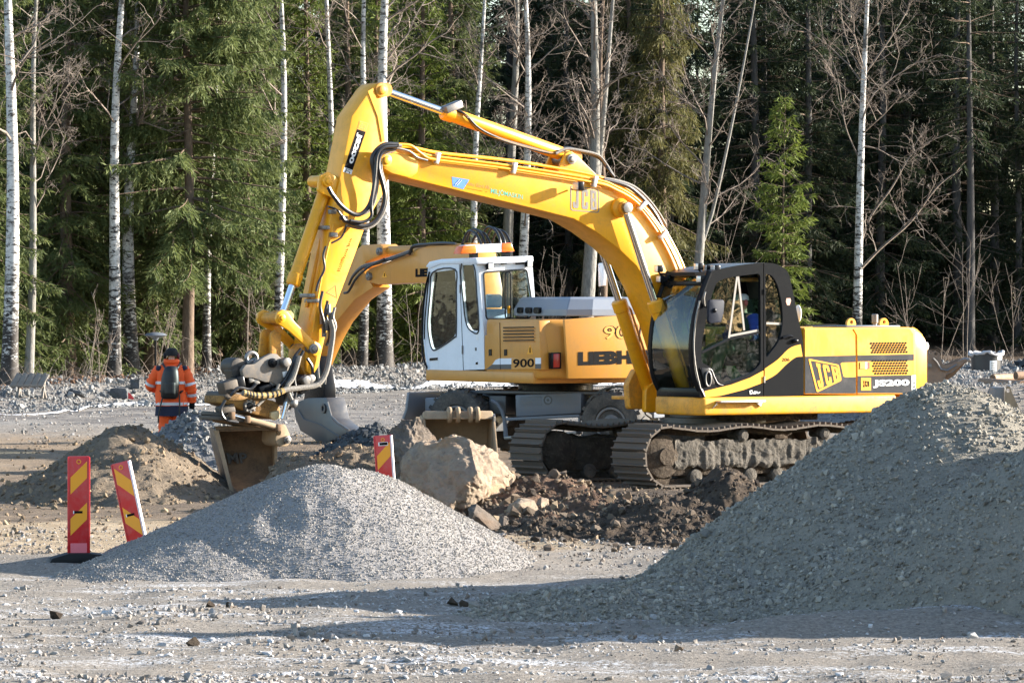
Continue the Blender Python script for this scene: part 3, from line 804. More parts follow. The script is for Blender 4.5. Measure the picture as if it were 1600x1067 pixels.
BARK = bark_mat('spruce_bark', (.09, .062, .045), (.20, .145, .105), (.13, .105, .085))
BARKD = bark_mat('shade_toned_bark', (.055, .052, .05), (.12, .112, .105), (.085, .08, .075))  # darker copy of the bark: shade among the trunks is in the colour
BARKP = bark_mat('grey_bark', (.14, .135, .125), (.30, .285, .26), (.22, .20, .165))
def birch_mat():
    t = NT('birch_bark'); v = t.coord()
    mark = t.noise(1.0, 5, .75, t.mapping(v, (5, 5, 14)), .5); big = t.noise(1.0, 4, .6, t.mapping(v, (1.5, 1.5, .9))); fine = t.noise(9, 4, .6, v)
    base = t.mix(t.ramp(fine, [(.35, 0), (.65, 1)]), (.44, .42, .39), (.67, .65, .615))
    sz = t.n('ShaderNodeSeparateXYZ'); t.l(v, sz.inputs[0])
    low = t.n('ShaderNodeMapRange'); low.inputs[1].default_value = 0; low.inputs[2].default_value = 3.2; low.inputs[3].default_value = .17; low.inputs[4].default_value = 0
    t.l(sz.outputs[2], low.inputs[0])
    m = t.ramp(t.math('ADD', mark, low.outputs[0]), [(.515, 0), (.59, 1)])
    m2 = t.ramp(t.math('ADD', big, t.math('MULTIPLY', low.outputs[0], .9)), [(.565, 0), (.68, .9)])
    col = t.mix(m2, t.mix(m, base, (.035, .03, .027)), (.07, .062, .055))
    t.bump(mark, .5, .02); return t.set(Base_Color=col, Roughness=.75, Specular_IOR_Level=.25)
BIR = birch_mat()
TWG = bark_mat('twig_bark', (.12, .095, .078), (.26, .22, .185), (.18, .14, .115), 3, 3)
TWD = bark_mat('dark_twig_bark', (.07, .055, .045), (.14, .115, .095), (.10, .08, .065), 3, 3)

def tubes_np(paths, radii, n=3):
    """many thin tubes: lists of (k,3) arrays and matching radii"""
    V = []; F = []; k0 = 0
    an = np.arange(n) * 2 * PI / n
    for P, R in zip(paths, radii):
        P = np.asarray(P); m = len(P)
        t = np.gradient(P, axis=0); t /= np.linalg.norm(t, axis=1)[:, None] + 1e-9
        q = np.where(np.abs(t[:, 2:3]) < .9, np.array([[0, 0, 1.]]), np.array([[1., 0, 0]]))
        x = np.cross(t, q); x /= np.linalg.norm(x, axis=1)[:, None] + 1e-9; y = np.cross(t, x)
        ring = P[:, None] + (x[:, None] * np.cos(an)[None, :, None] + y[:, None] * np.sin(an)[None, :, None]) * np.asarray(R)[:, None, None]
        V.append(ring.reshape(-1, 3))
        i = np.arange(m - 1)[:, None] * n; j = np.arange(n)[None]; j2 = (j + 1) % n
        F.append(np.stack([i + j, i + j2, i + n + j2, i + n + j], -1).reshape(-1, 4) + k0); k0 += m * n
    return np.concatenate(V), np.concatenate(F)

def spruce_meshes(seed, h=16, rmax=2.3, base=1.0, dens=1.0, droop=.45, fol=FOL, step=.30, hang=.6, gap=.15, trunk_r=.19, taper=.85):
    r = np.random.RandomState(seed)
    cards = []; paths = []; radii = []
    z = base
    while z < h - .15:
        k = r.randint(4, 7)
        for _ in range(k):
            f = (z - base) / (h - base)
            L = (rmax * (1 - f) ** taper + .12) * r.uniform(.6, 1.12) * (.75 + .25 * min(1, f * 6))
            if r.rand() < gap: continue
            az = r.rand() * 2 * PI; el = R_(-8 + 45 * f) + r.normal(0, .1)
            m = 6; t = np.linspace(0, 1, m)
            dl = droop * (1 - f * .8) * L
            hor = L * t * math.cos(el); ver = L * t * math.sin(el) - dl * t ** 1.5 + dl * .35 * t ** 4
            bend = az + r.normal(0, .15) * t
            P = np.stack([hor * np.cos(bend), hor * np.sin(bend), z + ver], -1)
            paths.append(P); radii.append(np.linspace(.012 + .012 * L, .004, m))
            nt = max(3, int(L * 19 * dens))
            tt = np.sort(r.uniform(.12, 1, nt)) ** .8
            B = np.stack([np.interp(tt, t, P[:, i]) for i in range(3)], -1)
            side = np.where(r.rand(nt) < .5, 1., -1.)
            aa = az + side * r.uniform(.6, 1.25, nt)
            tl = np.clip((.16 + .36 * L * (1 - tt)) * r.uniform(.6, 1.2, nt), .1, .75)
            dv = np.stack([np.cos(aa), np.sin(aa), -hang * r.uniform(.4, 1.6, nt)], -1); dv /= np.linalg.norm(dv, axis=1)[:, None]
            for s in range(nt):
                q = max(2, int(tl[s] / .075))
                w = (np.arange(q) + .3) / q
                c = B[s] + dv[s] * (tl[s] * w)[:, None] + np.array([0, 0, -1.]) * (hang * .35 * tl[s] * w ** 2)[:, None]
                d2 = dv[s] + r.normal(0, .45, (q, 3)) + np.array([0, 0, -.25 * hang])
                cards.append(np.concatenate([c, d2, np.full((q, 1), r.uniform(.14, .24))], 1))
            q = max(2, int(L / .16)); w = np.linspace(.2, 1, q)
            c = np.stack([np.interp(w, t, P[:, i]) for i in range(3)], -1); d2 = np.tile(P[-1] - P[0], (q, 1)) / L + r.normal(0, .4, (q, 3))
            cards.append(np.concatenate([c, d2, np.full((q, 1), .17)], 1))
        z += step * r.uniform(.7, 1.3) * (1 - .35 * (z / h))
    C = np.concatenate(cards); n = len(C)
    c, d, l = C[:, :3], C[:, 3:6], C[:, 6:7] * r.uniform(.7, 1.25, (n, 1))
    d /= np.linalg.norm(d, axis=1)[:, None]
    s = np.cross(d, r.normal(0, 1, (n, 3)) + np.array([0, 0, .6])); s /= np.linalg.norm(s, axis=1)[:, None]
    wd = l * r.uniform(.075, .13, (n, 1))
    V = np.stack([c - d * l * .15, c + d * l * .3 + s * wd, c + d * l, c + d * l * .35 - s * wd], 1).reshape(-1, 3)
    F = np.arange(n * 4).reshape(-1, 4)
    fol_me = np_mesh('foliage', V, F, fol)
    bv_, bf = tubes_np(paths, radii, 3)
    br = np_mesh('branches', bv_, bf, BARK, True)
    tz = np.linspace(-.3, h, 14); tp = np.stack([.05 * np.sin(tz * .5 + seed), .04 * np.cos(tz * .4 + seed), tz], -1)
    tv, tf = tubes_np([tp], [trunk_r * (1 - np.clip(tz, 0, h) / h * .93) * (1 + .25 * np.exp(-np.clip(tz, 0, 9) * 3))], 10)
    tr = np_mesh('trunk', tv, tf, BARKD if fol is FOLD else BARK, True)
    return fol_me, br, tr
def place_spruce(M3, x, y, rz, sc_, label, group=None, lean=0):
    t = thing('spruce_tree', label, 'spruce', (x, y, float(ground_h(x, y)) - .05), rz, group)
    t.scale = (sc_, sc_, sc_ * 1.0); t.rotation_euler.y = lean
    link('foliage', M3[0], t); tag(link('branches', M3[1], t), kind='stuff'); link('trunk', M3[2], t)
    return t

def grow(r, p, d, L, rad, level, paths, radii, maxl=3, up=.15, wig=.22, kids=(7, 5, 3)):
    m = 5 if level < 2 else 4
    P = [p]; dd = d.copy()
    for i in range(m - 1):
        dd = dd + r.normal(0, wig, 3) * .6 + np.array([0, 0, up * .5]); dd /= np.linalg.norm(dd)
        P.append(P[-1] + dd * L / (m - 1))
    P = np.array(P); paths.append(P); radii.append(np.linspace(rad, max(.0035, rad * .35), m))
    if level < maxl:
        for _ in range(kids[level]):
            f = r.uniform(.2, .98); q = np.array([np.interp(f * (m - 1), np.arange(m), P[:, i]) for i in range(3)])
            i = min(int(f * (m - 1)), m - 2); t = P[i + 1] - P[i]; t /= np.linalg.norm(t)
            nd = t * .75 + r.normal(0, .55, 3); nd /= np.linalg.norm(nd)
            grow(r, q, nd, L * r.uniform(.35, .6) * (1.1 - .4 * f), max(.0045, rad * .45), level + 1, paths, radii, maxl, up * .6, wig * 1.2, kids)
def birch_meshes(seed, h=14, r0=.15, lo=3.5, n=18, lmax=2.6, lean=(0, 0), bend=.27, limbs=(), bark=None, twig=None, kids=(6, 4, 3), sideb=0, fork=None):
    r = np.random.RandomState(seed)
    tz = np.linspace(-.3, h, 22); f = np.clip(tz / h, 0, 1)
    bx = lean[0] * tz + bend * np.sin(f * 5 + seed) * f; by = lean[1] * tz + bend * np.cos(f * 4 + seed * 2) * f
    P = np.stack([bx, by, tz], -1); R = r0 * (1 - f * .86) * (1 + .35 * np.exp(-np.clip(tz, 0, 9) * 2.5))
    tp = [P]; tr_ = [R]
    if fork:                                      # second stem: start height, sideways reach, radius
        z0, rx, rf = fork; m = 10; t = np.linspace(0, 1, m); s = np.array([np.interp(z0, tz, P[:, i]) for i in range(3)])
        tp.append(s + np.stack([rx * t ** .8, .2 * t, (h - z0) * t], -1)); tr_.append(rf * (1 - .8 * t))
    V, F = tubes_np(tp, tr_, 12)
    trunk = np_mesh('trunk', V, F, bark or BIR, True)
    paths = []; radii = []
    for L_ in limbs:                              # hand-placed limbs: points relative to the foot, radius
        pts, rad = L_; C = np.array(spline(pts, 5)); paths.append(C); radii.append(np.linspace(rad, rad * .3, len(C)))
        for _ in range(11):
            i = r.randint(2, len(C) - 1); t = C[i] - C[i - 1]; t /= np.linalg.norm(t); nd = t * .6 + r.normal(0, .5, 3); nd /= np.linalg.norm(nd)
            grow(r, C[i], nd, r.uniform(.6, 1.5), rad * .4, 1, paths, radii, 3, .1, .3, kids)
    for k in range(n):
        z = lo + (h - lo - .5) * ((k + r.rand()) / n) ** .9; q = np.array([np.interp(z, tz, P[:, i]) for i in range(3)])
        az = r.rand() * 2 * PI; el = r.uniform(.35, 1.0); g = (z - lo) / (h - lo)
        d = np.array([math.cos(az) * math.cos(el) + sideb, math.sin(az) * math.cos(el), math.sin(el)])
        grow(r, q, d / np.linalg.norm(d), lmax * (1 - .55 * g) * r.uniform(.6, 1.1), r0 * .22 * (1 - .5 * g), 0, paths, radii, 3, .1, .28, kids)
    V, F = tubes_np(paths, radii, 3)
    return trunk, np_mesh('branches', V, F, twig or TWG, True)
def place_birch(M2, x, y, rz, label, group=None, name='birch_tree', cat='birch', s=1.0):
    t = thing(name, label, cat, (x, y, float(ground_h(x, y)) - .05), rz, group)
    t.scale = (s, s, s)
    link('trunk', M2[0], t); tag(link('branches', M2[1], t), kind='stuff')
    return t
def tree_xy(px, off):
    d = 110.0
    for _ in range(12): x = (px - 800) * d / FPX; d = .5 * d + .5 * (float(front_line(x)) + off)
    return (px - 800) * d / FPX, d

# ---- front row, left to right: pixel of the foot, metres behind the rubble edge
def birch(px, off, w, seed, label, lean=0, **kw):
    kw['n'] = int(kw.get('n', 18) * 1.15)
    x, y = tree_xy(px, off); r0 = w * y / FPX / 2
    return place_birch(birch_meshes(seed, r0=r0 * 1.05, lean=(lean, 0), **kw), x, y, 0, label)
G2 = dict(bark=BARKP)
birch(14, 8, 25, 1, 'tall white birch at the far left edge, its trunk with large black patches', .012, h=15, lo=5.5, n=14)
birch(44, 11, 14, 2, 'thin grey leaning trunk behind the wooden bench', .035, h=14, lo=4, n=20, bark=BARKP, bend=.3)
birch(178, 9, 20, 3, 'white birch behind the stone blocks, half hidden by spruce boughs', .02, h=14, lo=6, n=12)
birch(206, 10, 23, 4, 'stout dark patched birch close to the right of a paler one', -.01, h=11, lo=5, n=12)
birch(323, 8, 13, 5, 'slim birch just right of the tall bare spruce trunk', .012, h=14, lo=5, n=12)
birch(434, 10, 15, 6, 'white birch rising behind the rod of the bucket ram', .008, h=15, lo=6, n=14)
birch(512, 12, 14, 7, 'white birch rising above the excavator arm', .012, h=15, lo=6, n=14)
birch(566, 8, 15, 8, 'thinner birch standing close to the left of the thick birch', .02, h=15, lo=6, n=12)
birch(600, 7, 25, 9, 'thickest white birch, seen through the gap under the yellow boom', .008, h=16, lo=6, n=18)
birch(742, 10, 14, 10, 'slender grey birch behind the middle of the boom', .008, h=14, lo=4, n=22, lmax=2.8)
birch(792, 12, 20, 11, 'darker trunk at the left of a close pair of trunks above the white cab', .012, h=15, lo=5, n=16, bark=BARKP)
birch(814, 9, 17, 12, 'lit birch at the right of a close pair of trunks above the white cab', .012, h=15, lo=4, n=18, lmax=2.8)
birch(912, 8, 24, 13, 'thick grey trunk leaning right behind the boom ram', .042, h=15, lo=4.2, n=20, lmax=3.0, bark=BARKP, fork=(4.4, .9, .1))
birch(938, 12, 16, 14, 'brown trunk with dry leaves beside the thick leaning trunk', .02, h=13, lo=3, n=16, bark=BARK)
birch(1078, 9, 17, 15, 'grey forked aspen leaning right behind the black cab roof', .09, h=14, lo=3.6, n=20, lmax=3.2, bark=BARKP, fork=(3.4, 2.2, .06), bend=.12)
def rel(x, y, pts, foot): return [((a - foot) * y / FPX, dd, (CAMH - (b - HORY) * y / FPX) - float(ground_h(x, y))) for a, b, dd in pts]
x, y = tree_xy(1338, 6)
lm = [(rel(x, y, [(1342, 420, 0), (1375, 385, -.3), (1420, 345, -.5), (1462, 290, -.6), (1500, 262, -.6)], 1338), .055), (rel(x, y, [(1342, 385, 0), (1362, 335, .2), (1395, 290, .3), (1425, 240, .4), (1455, 220, .4)], 1338), .05),
      (rel(x, y, [(1345, 225, 0), (1372, 232, -.2), (1410, 252, -.3), (1432, 240, -.3)], 1338), .03), (rel(x, y, [(1347, 120, 0), (1390, 60, .2), (1420, 10, .3), (1432, -40, .3)], 1338), .04), (rel(x, y, [(1345, 250, 0), (1322, 195, .2), (1310, 120, .2), (1290, 60, .2)], 1338), .03)]
place_birch(birch_meshes(16, h=15, r0=.155, lo=6.5, n=26, lmax=3.2, lean=(.026, 0), bend=.08, limbs=lm, kids=(8, 5, 3)), x, y, 0, 'bright white birch with two long curved limbs, against the dark wood')
for px, off, w, sd in ((1515, 19, 14, 17), (1552, 24, 15, 18), (1445, 30, 13, 19), (1412, 27, 12, 20), (1480, 33, 12, 21), (1590, 22, 11, 22), (1300, 28, 12, 23)):
    x, y = tree_xy(px, off)
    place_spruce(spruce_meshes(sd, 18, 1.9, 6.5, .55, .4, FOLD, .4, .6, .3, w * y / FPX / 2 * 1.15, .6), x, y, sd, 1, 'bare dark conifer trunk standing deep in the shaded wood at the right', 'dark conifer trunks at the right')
# spruces of the front row
SA = spruce_meshes(31, 17, 3.0, 3.2, 1.5, .30, FOL, .27, .85, .1, .165, .45)
x, y = tree_xy(293, 7); place_spruce(SA, x, y, 0, 1, 'tall spruce with a bare straight brown trunk and drooping dark boughs, behind the worker')
SB = [spruce_meshes(40 + i, 15 + i, 2.2 + .15 * i, .8, 1.25, .45, FOL, .28, .6) for i in range(3)]
SC = [spruce_meshes(50 + i, 13 + i, 2.0, .6, 1.2, .35, FOLB, .28, .5) for i in range(2)]
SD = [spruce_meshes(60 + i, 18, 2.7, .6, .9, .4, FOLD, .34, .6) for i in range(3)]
front = [(62, 17, SB[1], 'spruce behind the two trunks at the far left'), (335, 17, SB[0], 'spruce filling the gap right of the slim birch'), (430, 19, SB[2], 'spruce directly behind the birch at the bucket ram'), (590, 20, SC[0], 'lit spruce behind the two close birches'),
         (105, 13, SB[0], 'dark spruce with green lower boughs right of the far left birches'), (160, 15, SB[1], 'spruce behind the white birch on the left'), (235, 12, SB[2], 'dense spruce left of the bare trunked one'),
         (385, 14, SB[1], 'spruce between the bare trunk and the birch behind the arm'), (478, 14, SC[0], 'bright green spruce between two birches left of the raised arm'), (545, 18, SB[0], 'spruce behind the top of the excavator arm'),
         (660, 13, SC[1], 'bright green spruce seen below and above the boom, right of the thickest birch'), (705, 17, SB[2], 'olive spruce behind the arm ram rod'), (-40, 14, SB[2], 'spruce at the left picture edge behind the birch'),
         (860, 26, SD[0], 'dark spruce in the gap right of the paired trunks')]
for i, (px, off, m, lb) in enumerate(front):
    x, y = tree_xy(px, off); place_spruce(m, x, y, i * 1.7, 1, lb)
SY = spruce_meshes(71, 16, 2.1, 1.6, 1.3, .75, FOLY, .30, 1.3)
x, y = tree_xy(1035, 15); place_spruce(SY, x, y, 1, 1, 'yellowish spruce with hanging boughs above the boom bend')
x, y = tree_xy(985, 20); place_spruce(SY, x, y, 3, 1, 'second yellowish drooping spruce, just left of the other and darker')
SN = spruce_meshes(72, 8.1, 1.3, .3, 1.25, .38, FOLB, .36, .45, .12, .06, .6)
x, y = tree_xy(1226, 5); place_spruce(SN, x, y, 0, 1, 'small bright green young spruce alone in front of the dark wood, behind the black cab')
# the wood behind: rows of spruce in each other's shade
r = random.Random(5); k = 0; far = []
for row, (off, stepm) in enumerate(((21, 2.9), (27, 2.7), (34, 2.7), (42, 2.8), (50, 2.8), (58, 2.8), (66, 2.6))):
    xx = -26.0 + row
    if row < 3: xx = -74.0 + row
    while xx < 58 + row * 2:
        x = xx + r.uniform(-.9, .9); y = float(front_line(x)) + off + r.uniform(-2, 2)
        if -27 < x < 20 or (off < 45 and r.random() < .75):
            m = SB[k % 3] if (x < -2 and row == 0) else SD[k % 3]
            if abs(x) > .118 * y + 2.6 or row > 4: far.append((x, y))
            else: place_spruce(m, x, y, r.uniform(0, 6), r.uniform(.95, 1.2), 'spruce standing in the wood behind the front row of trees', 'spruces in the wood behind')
        k += 1; xx += stepm
# the same wood goes on round the right-hand side of the site, seen only in the glass
for i in range(34):
    a = R_(-62 + 56 * i / 33); d = 78 + r.uniform(0, 16); far.append((3 + d * math.cos(a), 52 + d * math.sin(a)))
wc = bpy.data.collections.new('wood_kinds')
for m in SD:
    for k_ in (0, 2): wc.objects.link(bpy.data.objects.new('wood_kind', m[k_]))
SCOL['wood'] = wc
fa = np.array(far); fp = np.repeat(np.stack([fa[:, 0], fa[:, 1], ground_h(fa[:, 0], fa[:, 1])], -1), 2, 0)
fo = scatter('far_wood', fp, np.repeat(.9 + .25 * np.random.RandomState(2).rand(len(far)), 2), 'wood', None, 3, .0, 0)
pk = np.repeat(np.arange(len(far)) % 3, 2) * 2 + np.tile([0, 1], len(far))
fo.data.attributes['pick'].data.foreach_set('value', pk.astype(np.int32))
tv_ = np.zeros((len(fp), 3), np.float32); tv_[:, 2] = np.repeat(np.random.RandomState(4).rand(len(far)) * 6.28, 2); fo.data.attributes['turn'].data.foreach_set('vector', tv_.ravel())
# bare bushes, saplings and litter along the edge
def sapling(px, off, hgt, seed, label, lean=0, col=TWG, rad=.012, n=3, group=None):
    r = np.random.RandomState(seed); x, y = tree_xy(px, off); paths = []; radii = []
    for i in range(n):
        d = np.array([lean + r.normal(0, .16), r.normal(0, .12), 1.0]); d /= np.linalg.norm(d)
        grow(r, np.array([r.normal(0, .06), r.normal(0, .06), -.1]), d, hgt * r.uniform(.7, 1.0), rad, 1, paths, radii, 3, .25, .12, (5, 5, 3))
    V, F = tubes_np(paths, radii, 4)
    o = link('bare_sapling', np_mesh('bare_sapling', V, F, col, True)); o.location = (x, y, float(ground_h(x, y)))
    return tag(o, label, 'sapling', group)
for i, (px, off, hg, lean, lb) in enumerate(((130, 6, 1.9, 0, 'bare whitish sapling left of the stone blocks'), (155, 6, 1.6, .3, 'leaning bare sapling beside the stone blocks'), (245, 7, 2.2, .2, 'tangled bare bush behind the garden lamp'),
        (385, 6, 3.4, -.08, 'two thin white stems left of the excavator link'), (418, 6, 3.2, 0, 'single thin white stem right of the pair near the link'), (640, 8, 3.0, .1, 'thin bent stem left of the white cab'),
        (845, 6, 3.6, .22, 'crossing pale saplings right of the white cab'), (870, 6, 3.6, -.2, 'pale sapling crossing its neighbour right of the white cab'), (955, 7, 3.2, .1, 'bare sapling behind the boom ram'),
        (1092, 8, 5.5, -.05, 'tall bare sapling behind the lower boom bend'), (1160, 8, 4.5, .05, 'bare sapling above the black cab roof'), (1430, 6, 3.6, -.15, 'bare leaning stem above the rear of the engine house'),
        (1470, 6, 3.8, .1, 'bare stem left of the black bin'), (1505, 8, 4.0, -.25, 'long bare stem leaning left towards the bright birch'), (1585, 5, 3.4, -.12, 'bare pale stem above the stone heap at the right'))):
    sapling(px, off, hg, 80 + i, lb, lean, n=2 if i not in (2, 6) else 4)
rr2 = np.random.RandomState(21)
paths = []; radii = []
for i in range(900):
    px = rr2.uniform(-60, 1660); x, y = tree_xy(px, rr2.uniform(5.5, 14)); z = float(ground_h(x, y))
    d = np.array([rr2.normal(0, .5), rr2.normal(0, .4), rr2.uniform(.4, 1)]); d /= np.linalg.norm(d)
    L = rr2.uniform(.25, 1.1); t = np.linspace(0, 1, 4)[:, None]
    paths.append(np.array([x, y, z]) + d * t * L + np.array([rr2.normal(0, .15), 0, -.25 * L]) * t ** 2); radii.append(np.linspace(.010, .003, 4))
V, F = tubes_np(paths, radii, 3)
tag(link('undergrowth', np_mesh('undergrowth', V, F, TWG, True)), kind='stuff')
# ================================================================== yellow tracked excavator
J = Frame(2.74, 59.0, R_(180 + 34))
ex = thing('tracked_excavator', 'large yellow and black tracked excavator with raised boom and tilting bucket at the left end', 'excavator', J.o, J.yaw)
def V3(uv, v): return (uv[0], v, uv[1])
def side_plate(name, px, v, th, mat, parent, holes=(), bevel=0, rnd=0):
    """outline traced on the near side, thickness th inwards from plane v"""
    P = J.qs(px, v)
    if rnd: P = rounded(P, rnd)
    return MB().prism(P, v - th, v, [J.qs(h, v) for h in holes]).build(name, mat, parent, bevel)
def pxpath(pts, v, n=6, fr=None):
    fr = fr or J
    return spline([tuple(fr.p(p[0], p[1], p[2] if len(p) > 2 else v)) for p in pts], n)
def hose(pts, r, v, mat=HOS, parent=None, name='hose', n=8, fr=None):
    return MB().tube(pxpath(pts, v, 6, fr), r, n).build(name, mat, parent or ex)
def pin(px, py, v0, v1, r, mat, parent, name='pin', rim=True, fr=None):
    fr = fr or J
    c = fr.p(px, py, v1); a, b = (c.x, v0, c.z), (c.x, v1, c.z)
    m = MB().cyl(a, b, r, n=20)
    if rim: m.lathe([(r * .62, 0), (r * .62, .012), (r * .45, .02), (0.0001, .02)], b, (0, 1, 0), 16)
    return m.build(name, mat, parent, .006)
def cylinder(p0, p1, rb, rr, split, parent, name, bm=YEL, collar=True):
    """hydraulic ram: barrel from p0 to split, rod to p1"""
    p0, p1 = Vector(p0), Vector(p1); d = p1 - p0; s = p0 + d * split; a = d.normalized()
    m = MB(); L = (s - p0).length
    prof = [(rb * .7, 0), (rb, .05), (rb, L - .16)]
    prof += [(rb * 1.14, L - .15), (rb * 1.14, L - .02), (rb * .95, L), (rr * 1.05, L)] if collar else [(rb, L)]
    m.lathe(prof, p0, a, 20)
    o = m.build(name, bm, parent, 0, 40)
    MB().cyl(s - a * .05, p1, rr, n=16).build('rod', CHR, o)
    return o

def worn_print(a, b, v, n, mat, parent, h):
    """a line of small print too worn to read: short uneven dashes"""
    A, B = J.p(*a, v), J.p(*b, v); d = (B - A) / n; rw = random.Random(n); m = MB()
    for k in range(n):
        if rw.random() < .15: continue
        p = A + d * k; m.bar(p + d * .1, p + d * rw.uniform(.45, .8), .002, h * rw.uniform(.5, 1), (0, 1, 0))
    return tag(m.build('worn_print', mat, parent, smooth=False), kind='stuff')
# ---------------------------------------------------------------- undercarriage
def track_path(n_u=1.88, r=.375, zc=.405):
    pts = []
    for i in range(25): a = -PI / 2 + PI * i / 24; pts.append((n_u + r * math.cos(a), zc + r * math.sin(a)))
    for i in range(1, 30):
        u = n_u - 2 * n_u * i / 30
        pts.append((u, zc + r - .05 * (math.sin(PI * 3 * i / 30) ** 2) - .015))
    for i in range(25): a = PI / 2 + PI * i / 24; pts.append((-n_u + r * math.cos(a), zc + r * math.sin(a)))
    for i in range(1, 30): pts.append((-n_u + 2 * n_u * i / 30, zc - r))
    return pts
TP = track_path(); TPa = np.array(TP + [TP[0]]); seg = np.hypot(*np.diff(TPa, axis=0).T); cum = np.r_[0, np.cumsum(seg)]
sm = MB().box((0, 0, .012), (.183, .74, .024))
for gx in (-.075, .02): sm.prism([(gx - .014, .02), (gx + .014, .02), (gx + .008, .058), (gx - .008, .058)], -.37, .37)
shoe_me = sm.mesh('track_shoe', paint('muddy_shoe', (.085, .075, .066), .65, 1.0, (.15, .115, .085), .25, 9, streak=.5))
rs = random.Random(4)
for sgn in (1, -1):
    vc = 1.2 * sgn
    inner = [(p[0] * .995, .405 + (p[1] - .405) * .93) for p in TP]
    ring = MB().prism(TP, vc - .12, vc + .12, [[(p[0] * .97, .405 + (p[1] - .405) * .80) for p in TP]])
    tr = ring.build('track', MUDS, ex)
    N = 53
    for k in range(N):
        s = cum[-1] * k / N; u = np.interp(s, cum, TPa[:, 0]); z = np.interp(s, cum, TPa[:, 1])
        u2 = np.interp((s + .02) % cum[-1], cum, TPa[:, 0]); z2 = np.interp((s + .02) % cum[-1], cum, TPa[:, 1])
        o = link('track_shoe', shoe_me, tr)
        tx = Vector((u2 - u, 0, z2 - z)).normalized(); up = Vector((tx.z, 0, -tx.x)); yv = Vector((0, 1, 0))
        Rm = Matrix((tx, up.cross(tx), up)).transposed()
        o.matrix_local = Matrix.Translation((u, vc, z)) @ Rm.to_4x4() @ Matrix.Rotation(rs.uniform(-.03, .03), 4, 'Y')
    # track frame caked in mud: a rough skin of real relief
    nu, nz = 150, 34; U = np.linspace(-1.72, 1.72, nu); Z = np.linspace(.24, .60, nz)
    UU, ZZ = np.meshgrid(U, Z, indexing='ij')
    nn = fbm(UU * 5 + 3 * sgn, ZZ * 7, 5, .62); edge = np.minimum(sstep(1.72, 1.5, np.abs(UU)), 1)
    VV = vc + sgn * (.21 + .014 * nn + .016 * fbm(UU * 22, ZZ * 5, 4) + .05 * sstep(.2, .3, ZZ))
    G = np.stack([UU, VV * 1.0, ZZ + .03 * fbm(UU * 9, ZZ * 9 + 5, 3)], -1).reshape(-1, 3)
    I = np.arange(nu * nz).reshape(nu, nz)
    Fq = np.stack([I[:-1, :-1], I[1:, :-1], I[1:, 1:], I[:-1, 1:]], -1).reshape(-1, 4)
    link('mud_crust', np_mesh('mud_crust', G, Fq, MUDL, True), ex)
    MB().box((0, vc, .36), (3.4, .34, .44)).build('track_frame', MUDS, ex, .03)
    for us in (-1.88, 1.88):
        MB().lathe([(.10, -.3), (.28, -.22), (.28, .22), (.2, .25), (.12, .27), (.11, .3), (0.0001, .3)], (us, vc, .405), (0, sgn, 0), 24).build('idler_wheel' if us > 0 else 'drive_sprocket', MUDS, ex)
    for us in (-.75, .62):
        MB().lathe([(.05, 0), (.05, .2), (.085, .21), (.085, .30), (.05, .33), (0.0001, .33)], (us, vc - sgn * .02, .66), (0, sgn, 0), 16).build('carrier_roller', MUDL, ex)
    for k in range(7):
        MB().lathe([(.10, -.2), (.10, .22), (.06, .24), (0.0001, .25)], (-1.35 + .45 * k, vc, .13), (0, sgn, 0), 16).build('track_roller', MUDL, ex)
MB().box((0, 0, .42), (1.5, 2.0, .3)).box((0, 0, .6), (1.2, 1.2, .2)).build('chassis_frame', MUDS, ex, .03)
MB().lathe([(.62, .66), (.62, .78), (.70, .79), (.70, .86), (.6, .87), (.6, .94)], (0, 0, 0), (0, 0, 1), 40).build('slew_ring', DGR, ex)
MB().box((-.3, .2, .88), (1.4, 1.6, .09)).build('belly_plate', MUDS, ex, .01)

# ---------------------------------------------------------------- upper frame
zs0, zs1 = .925, 1.165
uf = J.q(1101, 621, 1.33)[0]
#print('cab front u', uf, 'tail u', J.q(1447, 560, 1.22), 'cab rear', J.q(1255, 560, 1.28), 'boom tip', J.q(604, 251, .3))
plan = [(uf + .02, 1.33), (uf + .10, 1.15), (uf + .10, .34), (.70, .31), (.70, -.40), (.30, -.44), (.30, -1.28), (-2.1, -1.28), (-2.1, 1.33)]
MB().prism(rounded(plan, .05), zs0, zs1, mp=lambda a, b, c: (a, b, c)).build('deck_frame', YELM, ex, .035, 30, 3)
# house
hv = 1.27
body = J.qs([(1256, 512), (1420, 511), (1431, 514), (1431, 616), (1256, 616)], hv)
MB().prism(rounded(body, .02), -1.25, hv).build('engine_house', YEL, ex, .05, 30, 3)
tail = J.q(1447, 560, 1.2)[0]
cu0 = J.q(1429, 560, hv)[0]
cwp = [(cu0, 1.262), (tail + .07, 1.255), (tail + .015, 1.235), (tail - .01, 1.18), (tail - .04, 1.08), (tail - .2, .6), (tail - .24, 0), (tail - .2, -.6), (tail - .02, -1.12), (tail + .06, -1.25), (cu0, -1.262)]
zt = J.q(1424, 511.5, 1.2)[1]
rings = []
for z, ins in ((1.0, .05), (1.05, .0), (zt - .30, 0), (zt - .17, .025), (zt - .09, .07), (zt - .03, .13), (zt, .19)):
    rings.append([(min(a + ins, cu0) if a < cu0 - .02 else a, b - math.copysign(min(ins * .35, .05), b), z) for a, b in cwp])
MB().loft(rings).build('counterweight', YEL, ex, 0, 40)
def decal(name, px, mat, v=hv + .006, th=.006, holes=(), rnd=0, parent=None):
    return side_plate(name, px, v, th, mat, parent or ex, holes, 0, rnd)
decal('side_panel', [(1258, 514.5), (1330, 514), (1336, 522), (1337.5, 615), (1258, 615)], YEL, hv + .012, .012, rnd=.01)
decal('side_panel', [(1334, 514), (1421, 513.5), (1427, 522), (1428, 615), (1340.5, 615), (1339.5, 524)], YEL, hv + .012, .012, rnd=.01)
